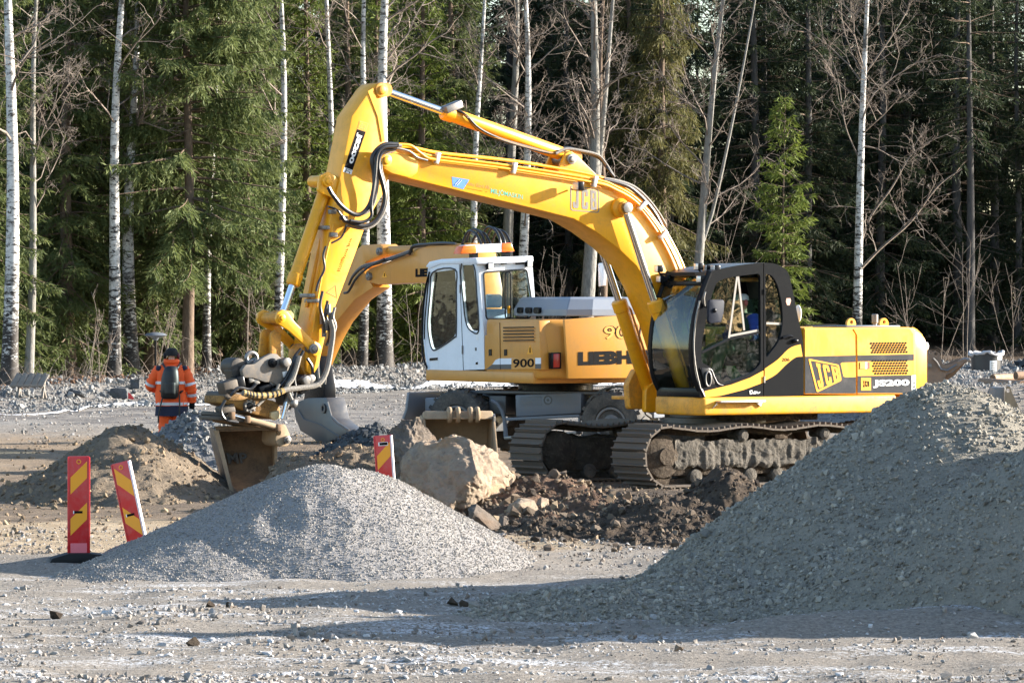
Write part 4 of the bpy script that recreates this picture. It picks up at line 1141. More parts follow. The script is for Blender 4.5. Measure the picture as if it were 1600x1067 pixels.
PB = paint('panel_black', (.035, .037, .043), .4, .3, (.2, .17, .14), dscale=4)
dv = hv + .0155
PB.node_tree.nodes['Principled BSDF'].inputs['Specular IOR Level'].default_value = .15
decal('black_stripe', [(1258, 557), (1337.4, 555.2), (1337.4, 565.5), (1316, 566.2), (1313.5, 568), (1318, 588), (1321, 589.5), (1337.4, 589), (1337.4, 614.5), (1258, 614.5)], PB, dv, .0035)
decal('black_stripe', [(1340, 555.2), (1428, 553.5), (1428, 563), (1340, 564.5)], PB, dv, .0035)
decal('black_stripe', [(1340, 587.5), (1428, 586), (1428, 614), (1340, 614)], PB, dv, .0035)
tl = J.q(1447, 560, 1.2)[0]
# round-cornered company emblem: frame and letters
em = [(1262.7, 560), (1310.5, 569.7), (1315, 594.4), (1276, 613.3)]
cx_, cy_ = 1291, 584
inn = [(cx_ + (a - cx_) * .88, cy_ + (b - cy_) * .86) for a, b in em]
P0, P1 = rounded(J.qs(em, dv), .03), rounded(J.qs(inn, dv), .025)
emo = MB().prism(P0, dv, dv + .004, [P1]).build('emblem_frame', TXY, ex)
m = MB(); logo_word(m, 'JCB', [J.p(*p, dv + .003) for p in ((1279.5, 607), (1312.5, 594), (1308.5, 573.5), (1271, 566))], .09)
tag(link('lettering', m.mesh('lettering', TXY, smooth=False), ex), 'slanted block letters reading JCB')
decal('emblem', [(1345.5, 590), (1361, 590), (1361, 610), (1345.5, 610)], TXY, dv + .003, .003)
m = MB(); logo_word(m, 'JCB', [J.p(*p, dv + .005) for p in ((1349, 605), (1358.5, 603.5), (1358, 595.5), (1347.5, 594.5))], .1)
link('lettering', m.mesh('lettering', TXK, smooth=False), ex)
def sign(s, px, mat, v, bold=.03, parent=None, fr=None):
    fr = fr or J
    return lettering(s, [fr.p(*p, v) for p in px], mat, parent or ex, bold)
sign('JS200', [(1364, 606), (1421, 605), (1421, 592.5), (1364, 593.5)], TXW, dv + .003, .045)
decal('label_plate', [(1424.5, 586.5), (1431, 586), (1431, 609.5), (1424.5, 610)], TXW, dv + .003, .003)
sign('LC', [(1430, 605), (1430, 593), (1426, 593), (1426, 605)], TXK, dv + .005)
decal('warning_label', [(1344, 566), (1359, 565.5), (1359, 576), (1344, 576.5)], TXW, dv + .003, .003)
decal('warning_label', [(1344, 566), (1352, 565.8), (1352, 576.3), (1344, 576.5)], TXO, dv + .005, .002)
decal('warning_label', [(1355.5, 565.7), (1359, 565.5), (1359, 576), (1355.5, 576.2)], TXR, dv + .005, .002)
for (x0, y0, x1, y1, nr, nc) in ((1361, 536.5, 1415, 550.5, 5, 13), (1363.5, 563.8, 1416, 583.5, 6, 13)):
    m = MB(); rv = hv + .0125
    for i in range(nr):
        for j in range(nc - (i % 2)):
            x = x0 + (x1 - x0) * (j + .5 * (i % 2)) / (nc - 1) + .4 * i; y = y0 + (y1 - y0) * i / (nr - 1) - .6 * j / nc
            c = J.p(x, y, rv); m.prism([(c.x + .0185 * math.cos(a), c.z + .0145 * math.sin(a)) for a in [k * PI / 4 for k in range(8)]], rv - .01, rv + .004)
    tag(m.build('vent_hole', TXK, ex, smooth=False), kind='stuff')
# deck fittings on the roof of the house
zt2 = J.q(1340, 511.5, 1.1)[1]
a, b = J.p(1306, 507, .9), J.p(1391, 507, .9)
MB().box(((a.x + b.x) / 2, .75, zt2 + .012), (abs(a.x - b.x), .75, .03)).build('roof_hatch', PGR, ex, .015)
for x in (1330, 1381):
    c = J.p(x, 505, .8)
    MB().prism([(c.x + .075 * math.cos(t), zt2 + .05 + .075 * math.sin(t)) for t in [PI * k / 10 for k in range(11)]] + [(c.x - .075, zt2 - .02), (c.x + .075, zt2 - .02)], .77, .81,
               [[(c.x + .028 * math.cos(t), zt2 + .07 + .028 * math.sin(t)) for t in [-2 * PI * k / 10 for k in range(10)]]]).build('lifting_eye', YEL, ex)
c = J.p(1367, 500, .2)
MB().lathe([(.03, 0), (.03, .07), (.045, .08), (.045, .19), (.03, .2), (0.0001, .2)], (c.x, .2, zt2 - .02), (0, 0, 1), 16).build('exhaust_pipe', STL, ex)
c = J.p(1449, 541, 1.0)
MB().ball((c.x + .02, 1.0, c.z), (.035, .04, .06)).build('rear_lamp', WPLA, ex)
MB().bar(J.p(1258, 508, 1.0), J.p(1306, 507, 1.0), .02, .02).build('handrail', BLK, ex)

# ---------------------------------------------------------------- cab
cv, cf = 1.30, .34
cab = MB().box((0, 0, 0), (.01, .01, .01))
front = [(1101, 620), (1087, 587), (1083, 542), (1089, 491), (1101, 451), (1111, 425)]
top = [(1124, 420.5), (1152, 415), (1187, 411), (1210, 412), (1225, 419), (1233, 430), (1239, 456), (1247, 496), (1253, 522), (1255.5, 552), (1255.5, 617)]
doorwin = [(1096, 566), (1097, 532), (1106, 486), (1114, 456), (1120, 441), (1132, 435.5), (1149, 432), (1185, 427.5), (1188, 431), (1189, 568), (1177, 581), (1152, 591.5), (1131, 599), (1123, 596), (1117, 583), (1111, 573), (1104, 570)]
rearwin = [(1196, 428), (1205, 429.5), (1211, 437), (1216, 448), (1222, 475), (1223.5, 500), (1221, 522), (1215, 537), (1197, 560)]
split = 1193.2
F_ = J.qs(front, cv); T_ = J.qs(top, cv)
def smooth_poly(px, v, n=4): return [tuple(p) for p in spline(J.qs(px, v), n)]
fr_s = smooth_poly(front, cv); tp_s = smooth_poly([front[-1]] + top, cv)
us = J.q(split, 500, cv)[0]
dpoly = fr_s + [p for p in tp_s[1:] if p[0] > us + .01]
ztop = [p for p in tp_s if p[0] > us][-1][1]
dpoly = dpoly + [(us + .006, ztop), (us + .006, J.q(1193, 621, cv)[1])]
dh = rounded(J.qs(doorwin, cv), .05, 3)
door = MB().prism(dpoly, cv - .05, cv, [dh]).build('door', BLK, ex)
rpoly = [(us - .006, ztop)] + [p for p in tp_s if p[0] < us - .01] + [(us - .006, J.q(1193, 621, cv)[1])]
rh = rounded(J.qs(rearwin, cv), .05, 3)
MB().prism(rpoly, cv - .05, cv, [rh]).build('cab_side_panel', BLK, ex)
full = fr_s + tp_s[1:]
nfull = [(a, b) for a, b in full]
big = rounded(J.qs([(1100, 560), (1101, 500), (1112, 455), (1125, 436), (1185, 426), (1208, 428), (1220, 460), (1225, 520), (1190, 580)], cv), .06, 3)
MB().prism(nfull, cf, cf + .04, [big]).build('cab_side_panel', BLK, ex)
# roof and back wall as a thick strip between the two sides
def strip(pts, th, v0, v1):
    P = [Vector(p) for p in pts]; inn = []
    for i, p in enumerate(P):
        t = (P[min(i + 1, len(P) - 1)] - P[max(i - 1, 0)]).normalized(); inn.append(p + Vector((-t.y, t.x)) * th)
    return [tuple(p) for p in P] + [tuple(p) for p in reversed(inn)]
iz = J.q(1247, 500, cv)[1]
roof = [p for p in tp_s if p[1] > iz + .28]; back = [p for p in tp_s if p[1] < iz + .02 and p[0] < 0]
MB().prism(strip(roof, .06, 0, 0), cf + .041, cv - .051).build('cab_roof', DGR, ex)
MB().prism(strip(back, .05, 0, 0), cf + .041, cv - .051).build('cab_back', BLK, ex)
pr, pb = roof[-1], back[0]
MB().add([(p[0], cf + .02, p[1]) for p in big], [tuple(range(len(big)))]).build('window_pane', GLS, ex, smooth=False)
MB().prism([(pr[0] + .02, pr[1]), (pr[0] + .025, pr[1]), (pb[0] + .025, pb[1]), (pb[0] + .02, pb[1])], cf + .041, cv - .051).build('rear_glass', GLS, ex)
z0 = J.q(1101, 621, cv)[1]
MB().box(((uf + T_[-1][0]) / 2, (cv + cf) / 2, z0 + .02), (uf - T_[-1][0] - .1, cv - cf - .12, .04)).build('cab_floor', DGR, ex)
# front frame
for v in (cv - .03, cf + .02):
    MB().tube([(a + .005, v, b) for a, b in fr_s], .042, 8).build('front_pillar', BLK, ex)
def at_front(z):
    zz = np.array([p[1] for p in fr_s]); uu = np.array([p[0] for p in fr_s]); o = np.argsort(zz); return float(np.interp(z, zz[o], uu[o]))
zh = J.q(1104, 443, cv)[1]; zb = J.q(1097, 611, cv)[1]
MB().box((at_front(zh), (cv + cf) / 2, zh), (.06, cv - cf, .07)).build('front_header', BLK, ex, .01)
MB().box((at_front(zb) + .01, (cv + cf) / 2, zb - .02), (.07, cv - cf, .13)).build('front_sill', BLK, ex, .01)
zz = np.linspace(zb + .04, zh - .03, 16)
m = MB(); gv = np.linspace(cf + .05, cv - .06, 9)
vs = [(at_front(z) + .015 + .03 * (1 - ((v - .82) / .48) ** 2), v, z) for z in zz for v in gv]
m.add(vs, [(i * 9 + j, i * 9 + j + 1, (i + 1) * 9 + j + 1, (i + 1) * 9 + j) for i in range(15) for j in range(8)])
m.build('windscreen', GLW, ex)
zr = fr_s[-1][1]
m = MB().add([(at_front(zh) + .01, cf + .05, zh + .03), (at_front(zh) + .01, cv - .06, zh + .03), (fr_s[-1][0] - .12, cv - .06, zr + .03), (fr_s[-1][0] - .12, cf + .05, zr + .03)], [(0, 1, 2, 3)])
m.build('roof_window', GLW, ex)
MB().tube(pxpath([(1077, 520, .95), (1074, 500, .95), (1083, 470, .95), (1089, 458, .95)], .95), .012, 6).build('wiper', BLK, ex)
# side glazing
gl = cv - .025
def pane(px, mat=GLS, v=gl): return MB().add([V3(J.q(*p, v), v) for p in px], [tuple(range(len(px)))]).build('window_pane', mat, ex, smooth=False)
pane([(1097, 549), (1097, 532), (1106, 486), (1114, 456), (1120, 441), (1132, 435.5), (1149, 432), (1137, 529)])
pane([(1150, 432), (1153, 432), (1162, 516), (1139, 527)])
pane([(1097, 552), (1138, 531), (1188, 519), (1188.5, 568), (1177, 581), (1152, 591.5), (1131, 599), (1123, 596), (1117, 583), (1111, 573), (1104, 570), (1096, 566)])
pane(rearwin)
def bar_px(a, b, w, mat, v=gl, name='window_bar'): return MB().bar(J.p(*a, v), J.p(*b, v), .03, w, (0, 1, 0)).build(name, mat, ex)
bar_px((1096, 551), (1138, 530), .03, BLK); bar_px((1138, 530), (1188, 518.5), .035, BLK)
bar_px((1151.5, 431), (1138.5, 529), .014, STL); bar_px((1153, 431), (1162.5, 516), .012, STL); bar_px((1139, 525), (1185, 516), .012, STL)
bar_px((1197, 505), (1223, 506), .014, STL)
MB().prism(rounded(J.qs([(1094, 574), (1109, 575), (1114, 590), (1118, 601), (1102, 606)], cv + .02), .03), cv, cv + .02).build('door_handle_housing', BLK, ex, .006)
c = J.p(1106, 592, cv + .02)
MB().tube([(c.x + .045 * math.cos(t), cv + .03, c.z + .095 * math.sin(t)) for t in [2 * PI * k / 20 for k in range(20)]], .012, 6, closed=True).build('door_handle', STL, ex)
MB().tube(pxpath([(1093, 470), (1087, 500), (1084, 540), (1087, 575), (1094, 606)], cv + .03), .011, 6).build('grab_rail', STL, ex)
MB().tube(pxpath([(1094, 576), (1110, 576.5), (1116, 588), (1122, 599), (1130, 602)], cv + .012), .007, 6).build('door_trim', STL, ex)
side_plate('door_stripe', [(1101, 611), (1142, 601), (1172, 590), (1193, 578.8), (1193, 597.5), (1162, 609), (1126.5, 618), (1102.5, 621)], cv + .004, .004, TXY, ex)
side_plate('cab_stripe', [tuple(p) for p in spline([(1195, 576), (1215, 562), (1230, 547), (1240, 541), (1251, 538)], 4)] + [tuple(p) for p in spline([(1254, 557), (1243, 558.5), (1228, 570), (1212.5, 585), (1195, 595)], 4)], cv + .004, .004, TXY, ex)
sign('206', [(1221.5, 564.8), (1234, 564.3), (1234, 558.8), (1221.5, 559.3)], TXK, cv + .007, .01)
MB().tube(pxpath([(1171.5, 610.5), (1172, 615), (1174.5, 615), (1176, 612.8), (1178, 615), (1179.5, 611), (1180, 615), (1182.5, 611.8), (1184, 614.5), (1187.5, 612.3)], cv + .004), .008, 5).tube(pxpath([(1171, 611), (1175.5, 610.3)], cv + .004), .008, 5).build('signature', TXW, ex)
decal('sticker', [(1229, 466), (1235, 466), (1236, 470), (1234, 477), (1230, 477), (1228, 471)], plain('pink_sticker', (.6, .32, .24)), cv + .004, .003)
MB().bar(J.p(1194.3, 452, cv), J.p(1194.3, 460, cv), .03, .03).build('hinge', BLK, ex)
MB().bar(J.p(1194.3, 588, cv + .01), J.p(1194.3, 598, cv + .01), .02, .02).build('hinge', STL, ex)
c = J.p(1243, 532.5, cv + .02)
MB().ball((c.x, cv + .02, c.z), (.05, .03, .03)).build('door_stop', BLK, ex)
MB().tube(pxpath([(1223, 528), (1232, 525), (1238, 526)], cv + .02), .02, 6).build('catch_lever', BLK, ex)
# mirrors
mo = side_plate('mirror', [(1108, 470), (1112, 468), (1130, 468), (1132.5, 472), (1131, 490), (1127, 504), (1110, 505.5), (1107, 502)], 1.50, .05, paint('mirror_back', (.018, .022, .034), .5, .1), ex, (), .012, .02)
hose([(1101, 479, 1.31), (1108, 481, 1.42), (1117, 485, 1.51)], .014, 1.45, BLK, name='mirror_arm')
hose([(1101, 479, 1.31), (1100, 466, 1.33), (1102, 456, 1.33)], .012, 1.3, STL, name='mirror_arm')
c = J.p(1117, 485, 1.51); MB().ball((c.x, 1.505, c.z), (.03, .02, .03)).build('mirror_joint', BLK, ex)
c = J.p(1247, 490, .5); MB().ball((c.x, .5, c.z), (.03, .07, .12)).build('rear_mirror', WPLA, ex)
bpy.data.materials['mirror_back'].node_tree.nodes['Principled BSDF'].inputs['Specular IOR Level'].default_value = .1
# work lamps on the cab roof and boom
def lamp(px, py, v, s=.11, tilt=0, bracket=True):
    c = J.p(px, py, v); m = MB().box(c, (.09, s, s * .85)); o = m.build('work_lamp', BLK, ex, .015)
    MB().box((c.x + .048, c.y, c.z), (.008, s * .84, s * .7)).build('lamp_glass', LAMPG, o, .003)
    if bracket: MB().bar((c.x, c.y, c.z - s * .4), (c.x - .08, c.y, c.z - s * .4 - .08), .03, .012).build('bracket', BLK, o)
for px, py, v in ((1029, 420, .42), (1033, 436, .40), (1092, 416.5, 1.05), (1105, 419, 1.05), (1118, 419.5, 1.18), (1096, 436, 1.22)): lamp(px, py, v)
MB().bar(J.p(1032, 428, .40), J.p(1116, 428, 1.2), .04, .03).build('lamp_rail', BLK, ex)
lamp(904, 291, .46, .14, 0, False)
hose([(893, 296, .31), (899, 297, .4), (903, 297, .46)], .012, .4, BLK, name='lamp_bracket')
# inside of the cab
sv = .84
m = MB().box((-.02, sv, 1.62), (.5, .5, .12)).box((-.27, sv, 1.95), (.12, .48, .62)).box((-.31, sv, 2.36), (.09, .28, .2)).box((-.02, sv, 1.4), (.4, .4, .34))
m.build('seat', SEAT, ex, .04)
for s in (1, -1): MB().box((.1, sv + .33 * s, 1.62), (.55, .13, .26)).build('side_console', DGR, ex, .03)
for s in (1, -1): MB().tube([(.3, sv + .33 * s, 1.75), (.33, sv + .33 * s, 1.93)], [.018, .026], 8).build('joystick', BLK, ex)
for s in (1, -1): MB().tube([(.7, sv + .1 * s, 1.2), (.66, sv + .1 * s, 1.6), (.6, sv + .11 * s, 1.72)], .015, 6).build('travel_lever', BLK, ex)
MB().box((.62, .52, 1.95), (.05, .2, .26)).build('monitor', BLK, ex, .015)
MB().box((-.12, sv - .1, 2.72), (.3, .3, .06)).build('sun_visor', paint('visor_tan', (.3, .16, .05)), ex, .02)
# step and skirt fittings
a, b = J.p(1124, 630, 1.4), J.p(1194, 629, 1.4)
MB().box(((a.x + b.x) / 2, 1.375, a.z + .02), (abs(a.x - b.x), .12, .025)).prism([(a.x, a.z + .01), (a.x + .08, a.z - .07), (a.x, a.z - .02)], 1.335, 1.36).prism([(b.x, b.z + .01), (b.x + .1, b.z), (b.x + .02, b.z - .06)], 1.335, 1.36).build('step', plain('bare_aluminium', (.5, .49, .47), .4, .6, .2), ex, .004)

# ---------------------------------------------------------------- boom
bv = .29
boom_px = [(597, 262), (596, 245), (603, 236), (616, 233), (640, 234), (668, 241), (760, 253), (850, 266), (915, 276), (955, 288), (988, 304), (1015, 328), (1040, 362), (1060, 400), (1076, 440), (1088, 500), (1094, 560), (1082, 590), (1066, 588), (1053, 556), (1037, 505), (1012, 447), (995, 416), (965, 387), (931, 362), (897, 342), (830, 325), (729, 301), (660, 284), (610, 272)]
boom = MB().prism(J.qs(boom_px, bv), -bv, bv).build('boom', YEL, ex, .014)
nose = [(603, 240), (640, 240), (655, 247), (652, 271), (640, 278), (612, 271), (598, 262), (596, 247)]
side_plate('boom_nose_plate', nose, bv + .03, .03, YEL, boom, (), .008, .03)
pin(604, 251, -.36, .36, .085, YEL, boom, 'boom_pin')
# ram bracket on the boom's back
brk = [(872, 268), (884, 240), (892, 236), (902, 243), (935, 276), (925, 282)]
for s in (.2, -.14):
    MB().prism(rounded(J.qs(brk, .2), .02), s - .05, s).build('bracket_ear', YEL, boom, .008)
pin(894, 249, -.22, .24, .07, STL, boom)
# pipes, clamps
pr_ = .017
for k, dy in enumerate((0, 5.2)):
    hose([(642, 236 + dy * .6), (660, 240 + dy), (683, 245 + dy), (800, 259.5 + dy), (928, 280 + dy), (965, 293 + dy), (992, 309 + dy), (1014, 332 + dy), (1036, 364 + dy), (1056, 402 + dy), (1070, 440 + dy)], pr_, bv + .035 + .012 * k, YEL, boom, 'pipe')
for k, (v, dy) in enumerate(((.2, -7), (.1, -8), (-.1, -8))):
    hose([(618, 230), (640, 231 + dy * .2), (655, 238 + dy * .7), (690, 247 + dy), (800, 259 + dy), (905, 276 + dy), (950, 289 + dy), (990, 311 + dy), (1012, 330 + dy), (1037, 364 + dy), (1060, 406 + dy), (1074, 440 + dy)], pr_, v, YEL, boom, 'pipe')
hose([(608, 226), (625, 226), (642, 228), (655, 238), (668, 247), (684, 250)], .02, bv + .06, YEL, boom, 'pipe')
hose([(606, 231), (622, 232), (640, 237), (652, 246), (668, 251)], .014, bv + .07, STL, boom, 'pipe')
for x, y in ((683, 247.5), (803, 263), (929, 284), (1036, 340 + 27), (1003, 322)):
    c = J.p(x, y, bv + .05)
    MB().box(c, (.055, .06, .15), Matrix.Rotation(R_(-14 if x < 960 else -50), 3, 'Y')).build('pipe_clamp', plain('zinc_clamp', (.55, .53, .5), .4, .5) if x == 683 else bpy.data.materials['zinc_clamp'], boom, .008)
# boom-top hoses from the ram to the back
for k in range(3):
    hose([(868 - 4 * k, 240, .12 - .08 * k), (884, 233 - k, .12 - .08 * k), (910, 236 + k, .14 - .08 * k), (935, 243 + 2 * k, .14 - .08 * k), (948, 258 + 2 * k, .16), (960, 277, .2)], .019, .1, HOS if k else HOSG, boom)
hose([(943, 281), (965, 286), (985, 294), (1005, 311), (1022, 332), (1033, 352)], .028, .22, HOS, boom)
hose([(940, 279), (965, 283), (990, 292), (1010, 309), (1028, 332), (1040, 352)], .024, .12, HOSG, boom)
# boom rams
c = J.p(975, 325, bv + .12)
MB().cyl((c.x, -.42, c.z), (c.x, .42, c.z), .07, n=20).build('ram_pin', MUDS, boom, .006)
MB().lathe([(.13, 0), (.13, .05), (.09, .09)], (c.x, bv, c.z), (0, 1, 0), 20).build('pin_boss', YEL, boom)
MB().lathe([(.075, 0), (.075, .04), (.03, .05), (0.0001, .05)], (c.x, .47, c.z), (0, 1, 0), 8).build('pin_cap', STL, boom)
for v in (.41, -.41):
    foot = J.p(1069, 612, .41)
    o = cylinder((foot.x, v, foot.z), (c.x, v, c.z), .095, .05, .50, ex, 'boom_ram')
    MB().lathe([(.085, -.05), (.085, .05)], (c.x, v, c.z), (0, 1, 0), 16).build('rod_eye', YELD, o)
    q = Vector((foot.x, v, foot.z)); d = (Vector((c.x, v, c.z)) - q)
    off = Vector((-.0, .0, .0))
    MB().tube([q + d * .08 + Vector((-.13, 0, -.0)), q + d * .12 + Vector((-.15, 0, 0)), q + d * .45 + Vector((-.15, 0, 0)), q + d * .49 + Vector((-.09, 0, 0))], .016, 6).build('ram_pipe', YELD, o)
MB().prism(rounded(J.qs([(1000, 640), (997, 600), (1010, 575), (1030, 590), (1040, 640)], -.2), .05), -.55, -.42).build('ram_bracket', YELD, ex, .01)
MB().prism(rounded([(foot.x + .15, .93), (foot.x + .14, 1.25), (foot.x, 1.34), (foot.x - .3, 1.3), (foot.x - .5, .93)], .05), -.36, -.26).prism(rounded([(foot.x + .15, .93), (foot.x + .14, 1.25), (foot.x, 1.34), (foot.x - .3, 1.3), (foot.x - .5, .93)], .05), .2, .3).build('boom_foot_bracket', YEL, ex, .01)
MB().box((.62, -.80, 1.12), (.62, .60, .05)).build('front_step', YELD, ex, .01)
hose([(1002, 460), (1002, 490), (998, 540), (995, 575), (995, 612)], .014, -.5, HOS)
# lettering on the boom
lv = bv + .003
m = MB(); logo_word(m, 'JCB', [J.p(*p, lv) for p in ((895, 325), (933, 329), (932, 298), (896, 292.5))], .1)
tag(link('lettering', m.mesh('lettering', TXG, smooth=False), boom), 'grey block letters reading JCB')
P0 = rounded(J.qs([(891.5, 289.5), (936, 296), (936.5, 333), (891.5, 329)], lv), .04); P1 = rounded(J.qs([(893, 291), (934.7, 297.2), (935, 331.5), (893, 327.6)], lv), .035)
MB().prism(P0, bv, lv, [P1]).build('emblem_frame', TXG, boom)
decal('logo', [(706, 276.5), (733.5, 281), (724, 296), (707.5, 291.5)], TXB, lv, .003, parent=boom)
for a, b in (((711, 289), (718, 281)), ((714, 289.5), (721, 282))):
    MB().bar(J.p(*a, lv + .002), J.p(*b, lv + .002), .004, .012, (0, 1, 0)).build('logo', TXW, boom)
TXBR = plain('brown_print', (.36, .16, .02))
sign('Malby Gård AB', [(728, 290.5), (765, 297.5), (765, 290.5), (728, 284)], TXBR, lv, .0, boom)
worn_print((728, 293.5), (762, 300), lv, 15, TXBR, boom, .016)
sign('MILJÖMASKIN', [(767, 304.5), (817, 314), (817, 303), (767, 292.5)], TXT, lv, .005, boom)

# ---------------------------------------------------------------- arm (stick)
av = .185
arm_px = [(597, 133), (588, 131), (580, 139), (550, 182), (543, 219), (532, 273), (524, 310), (516, 346), (508, 400), (493, 478), (485, 520), (478, 560), (479, 580), (488, 588), (498, 572), (507, 530), (520, 490), (554, 400), (574, 345), (600, 300), (612, 262), (606, 225), (600, 181), (602, 150)]
arm = MB().prism(J.qs(arm_px, av), -av, av).build('arm', YEL, ex, .01)
# raised side plate and back flange
flange = [(575, 143), (583, 138), (596, 181), (601, 221), (597, 222), (590, 182)]
side_plate('arm_flange', flange, av + .012, .012, YEL, arm)
pin(597, 141, -.2, .21, .095, YELD, arm, 'arm_head_pin')
# narrower front channel along the lower arm
hose([(507, 352), (495, 405), (484, 455), (478, 480)], .022, .0, YEL, arm, 'pipe'); hose([(515, 350), (501, 410), (490, 460), (484, 500)], .018, .1, YEL, arm, 'pipe')
hose([(521, 350), (507, 410), (496, 465), (488, 520)], .016, .19, YEL, arm, 'pipe')
for x, y in ((503, 356), (480, 462), (488, 470)):
    c = J.p(x, y, .1); MB().box(c, (.06, .3, .05)).build('pipe_clamp', STL, arm, .008)
# decals on the arm
ad = av + .003
def adec(name, px, mat, k=0): return decal(name, px, mat, ad + k * .002, .003, parent=arm)
adec('emblem', [(562, 189), (576, 193), (571.6, 206.5), (558, 202)], TXO); adec('emblem', [(563, 190.3), (574.6, 193.6), (571, 205), (559.4, 201.2)], TXY, 1)
m = MB(); logo_word(m, 'JCB', [J.p(*p, ad + .004) for p in ((565, 192.5), (561, 200.5), (569.5, 203.3), (573, 195))], .1)
link('lettering', m.mesh('lettering', TXO, smooth=False), arm)
adec('label_plate', [(558, 202), (571.6, 206.5), (551, 266), (538.5, 261.5)], TXK)
sign('JS200', [(558.5, 207), (543, 254), (551, 257), (567, 209.5)], TXW, ad + .003, .04, arm)
adec('label_plate', [(538.5, 261.5), (551, 266), (549, 273), (536, 268.5)], TXW)
sign('LC', [(541, 263.5), (538.5, 269), (546.5, 272), (549, 266.3)], TXK, ad + .003, .01, arm)
TXRB = plain('faded_red_print', (.50, .20, .02))
worn_print((531, 424), (550, 372), ad, 16, TXRB, arm, .03); worn_print((528, 424), (538, 398), ad, 9, TXRB, arm, .018)
tri = [(526, 460), (523, 470), (510, 458)]
P0 = J.qs([(525, 445), (527, 466), (509.5, 457)], ad); cx_ = sum(p[0] for p in P0) / 3; cz_ = sum(p[1] for p in P0) / 3
MB().prism(P0, av, ad, [[(cx_ + (a - cx_) * .82, cz_ + (b - cz_) * .82) for a, b in P0]]).build('warning_triangle', TXBR, arm)
# arm ram above the boom
base, head = J.p(892, 246, 0), J.p(597, 141, 0)
o = cylinder(base, head, .092, .05, .685, ex, 'arm_ram')
MB().lathe([(.1, -.12), (.1, .12)], base, (0, 1, 0), 18).build('base_eye', YELD, o)
MB().lathe([(.09, -.11), (.09, .11)], head, (0, 1, 0), 18).build('rod_eye', YELD, o)
s = base + (head - base) * .66
MB().box(s + Vector((-.03, .06, .08)), (.26, .14, .1), Matrix.Rotation(R_(20), 3, 'Y')).build('port_block', STL, o, .01)
for k in range(3):
    hose([(713, 172 + k, .08 - .05 * k), (728, 180 + k, .12), (748, 200 + 2 * k, .13 - .03 * k), (780, 216 + k, .12), (830, 231 + k, .11), (866, 240, .1), (884, 233, .1)], .016, .1, HOS if k != 1 else YELD, o, 'hose' if k != 1 else 'pipe')
# hoses looping from boom nose to arm
H1 = [(622, 226), (601, 226), (587, 236), (581, 250), (584, 270), (584, 293), (576, 322), (559, 336), (537, 325), (520, 305), (513, 293)]
hose(H1, .028, .42, HOS, arm); hose([(x + 5, y + 2) for x, y in H1[:7]] + [(566, 334), (545, 332), (528, 318)], .022, .37, HOSG, arm)
hose([(620, 229), (599, 231), (589, 244), (586, 274), (580, 317), (580, 338), (567, 347), (547, 345)], .022, .45, HOS, arm)
hose([(618, 232), (597, 238), (591, 259), (598, 288), (601, 308), (596, 330), (584, 347), (567, 353), (542, 347), (534, 339)], .03, .40, HOS, arm)
hose([(617, 234), (600, 243), (595, 262), (602, 290), (604, 312), (598, 334), (585, 351), (567, 357), (542, 352)], .022, .34, HOSG, arm)
hose([(542, 349), (538, 362), (532, 372), (518, 380)], .013, .26, HOS, arm)
hose([(513, 323), (526, 328), (535, 338)], .014, .24, HOS, arm)
hose([(509, 385), (505, 400), (507, 420), (498, 440), (494, 455)], .015, .25, HOS, arm)
for x, y in ((537, 341), (547, 347), (521, 367), (519, 331)):
    c = J.p(x, y, .24); MB().box(c, (.09, .08, .06)).build('pipe_fitting', STL, arm, .01)
# fittings and hoses at the arm's foot
for k, pts in enumerate(([(512, 470), (508, 490), (513, 505), (515, 525), (510, 540)], [(517, 488), (519, 500), (517, 520), (519, 545), (512, 575), (497, 598)], [(504, 455), (500, 478), (505, 500), (507, 520)], [(523, 480), (520, 495), (524, 510), (520, 525)])):
    hose(pts, .02, .25 + .02 * k, (HOS, HOSG, HOS, STL)[k], arm)
for x, y in ((503, 498), (509, 508), (516, 500), (506, 518), (513, 484)):
    c = J.p(x, y, .24); MB().cyl(c - Vector((0, 0, .07)), c + Vector((0, 0, .07)), .03, n=8).build('coupling', STL, arm)
# bucket ram and links
rb, rk = J.p(512, 284, 0), J.p(440, 496, 0)
o = cylinder(rb, rk, .082, .048, .765, ex, 'bucket_ram')
MB().lathe([(.085, -.12), (.085, .12)], rb, (0, 1, 0), 18).build('base_eye', YELD, o)
pin(513, 283, -.2, .2, .075, YEL, arm, 'ram_pin')
side_plate('ram_ear', [(497, 300), (500, 275), (513, 268), (530, 280), (522, 310)], .16, .05, YEL, arm, (), .008, .04)
side_plate('ram_ear', [(497, 300), (500, 275), (513, 268), (530, 280), (522, 310)], -.11, .05, YEL, arm, (), .008, .04)
pin(442, 497, -.28, .24, .07, YELD, ex, 'link_pin')
for v in (-.05, -.16, .08): 
    c = J.p(442, 497, .0); MB().lathe([(.1, -.04), (.1, .04)], (c.x, v, c.z), (0, 1, 0), 20).build('link_collar', YELD, ex, .01)
for v in (.25, -.21):
    a, b = J.p(441, 497, .22), J.p(491, 545, .22)
    d = Vector((b.x - a.x, b.z - a.z)).normalized(); nrm = Vector((-d.y, d.x))
    A, B = Vector((a.x, a.z)), Vector((b.x, b.z))
    pts = [A + nrm * .105 - d * .02, A + (nrm - d * 1.0).normalized() * .11, A - d * .11, A + (-nrm - d).normalized() * .11, A - nrm * .105, A - nrm * .07 + d * .16, B - nrm * .06 - d * .1, B - nrm * .09, B + (-nrm + d).normalized() * .095, B + d * .095, B + (nrm + d).normalized() * .095, B + nrm * .09, B + nrm * .06 - d * .1, A + nrm * .07 + d * .16]
    MB().prism([tuple(p) for p in pts], v - .045, v).build('side_link', YEL, ex, .008)
pin(491, 545, -.27, .275, .065, STL, ex, 'link_pin')
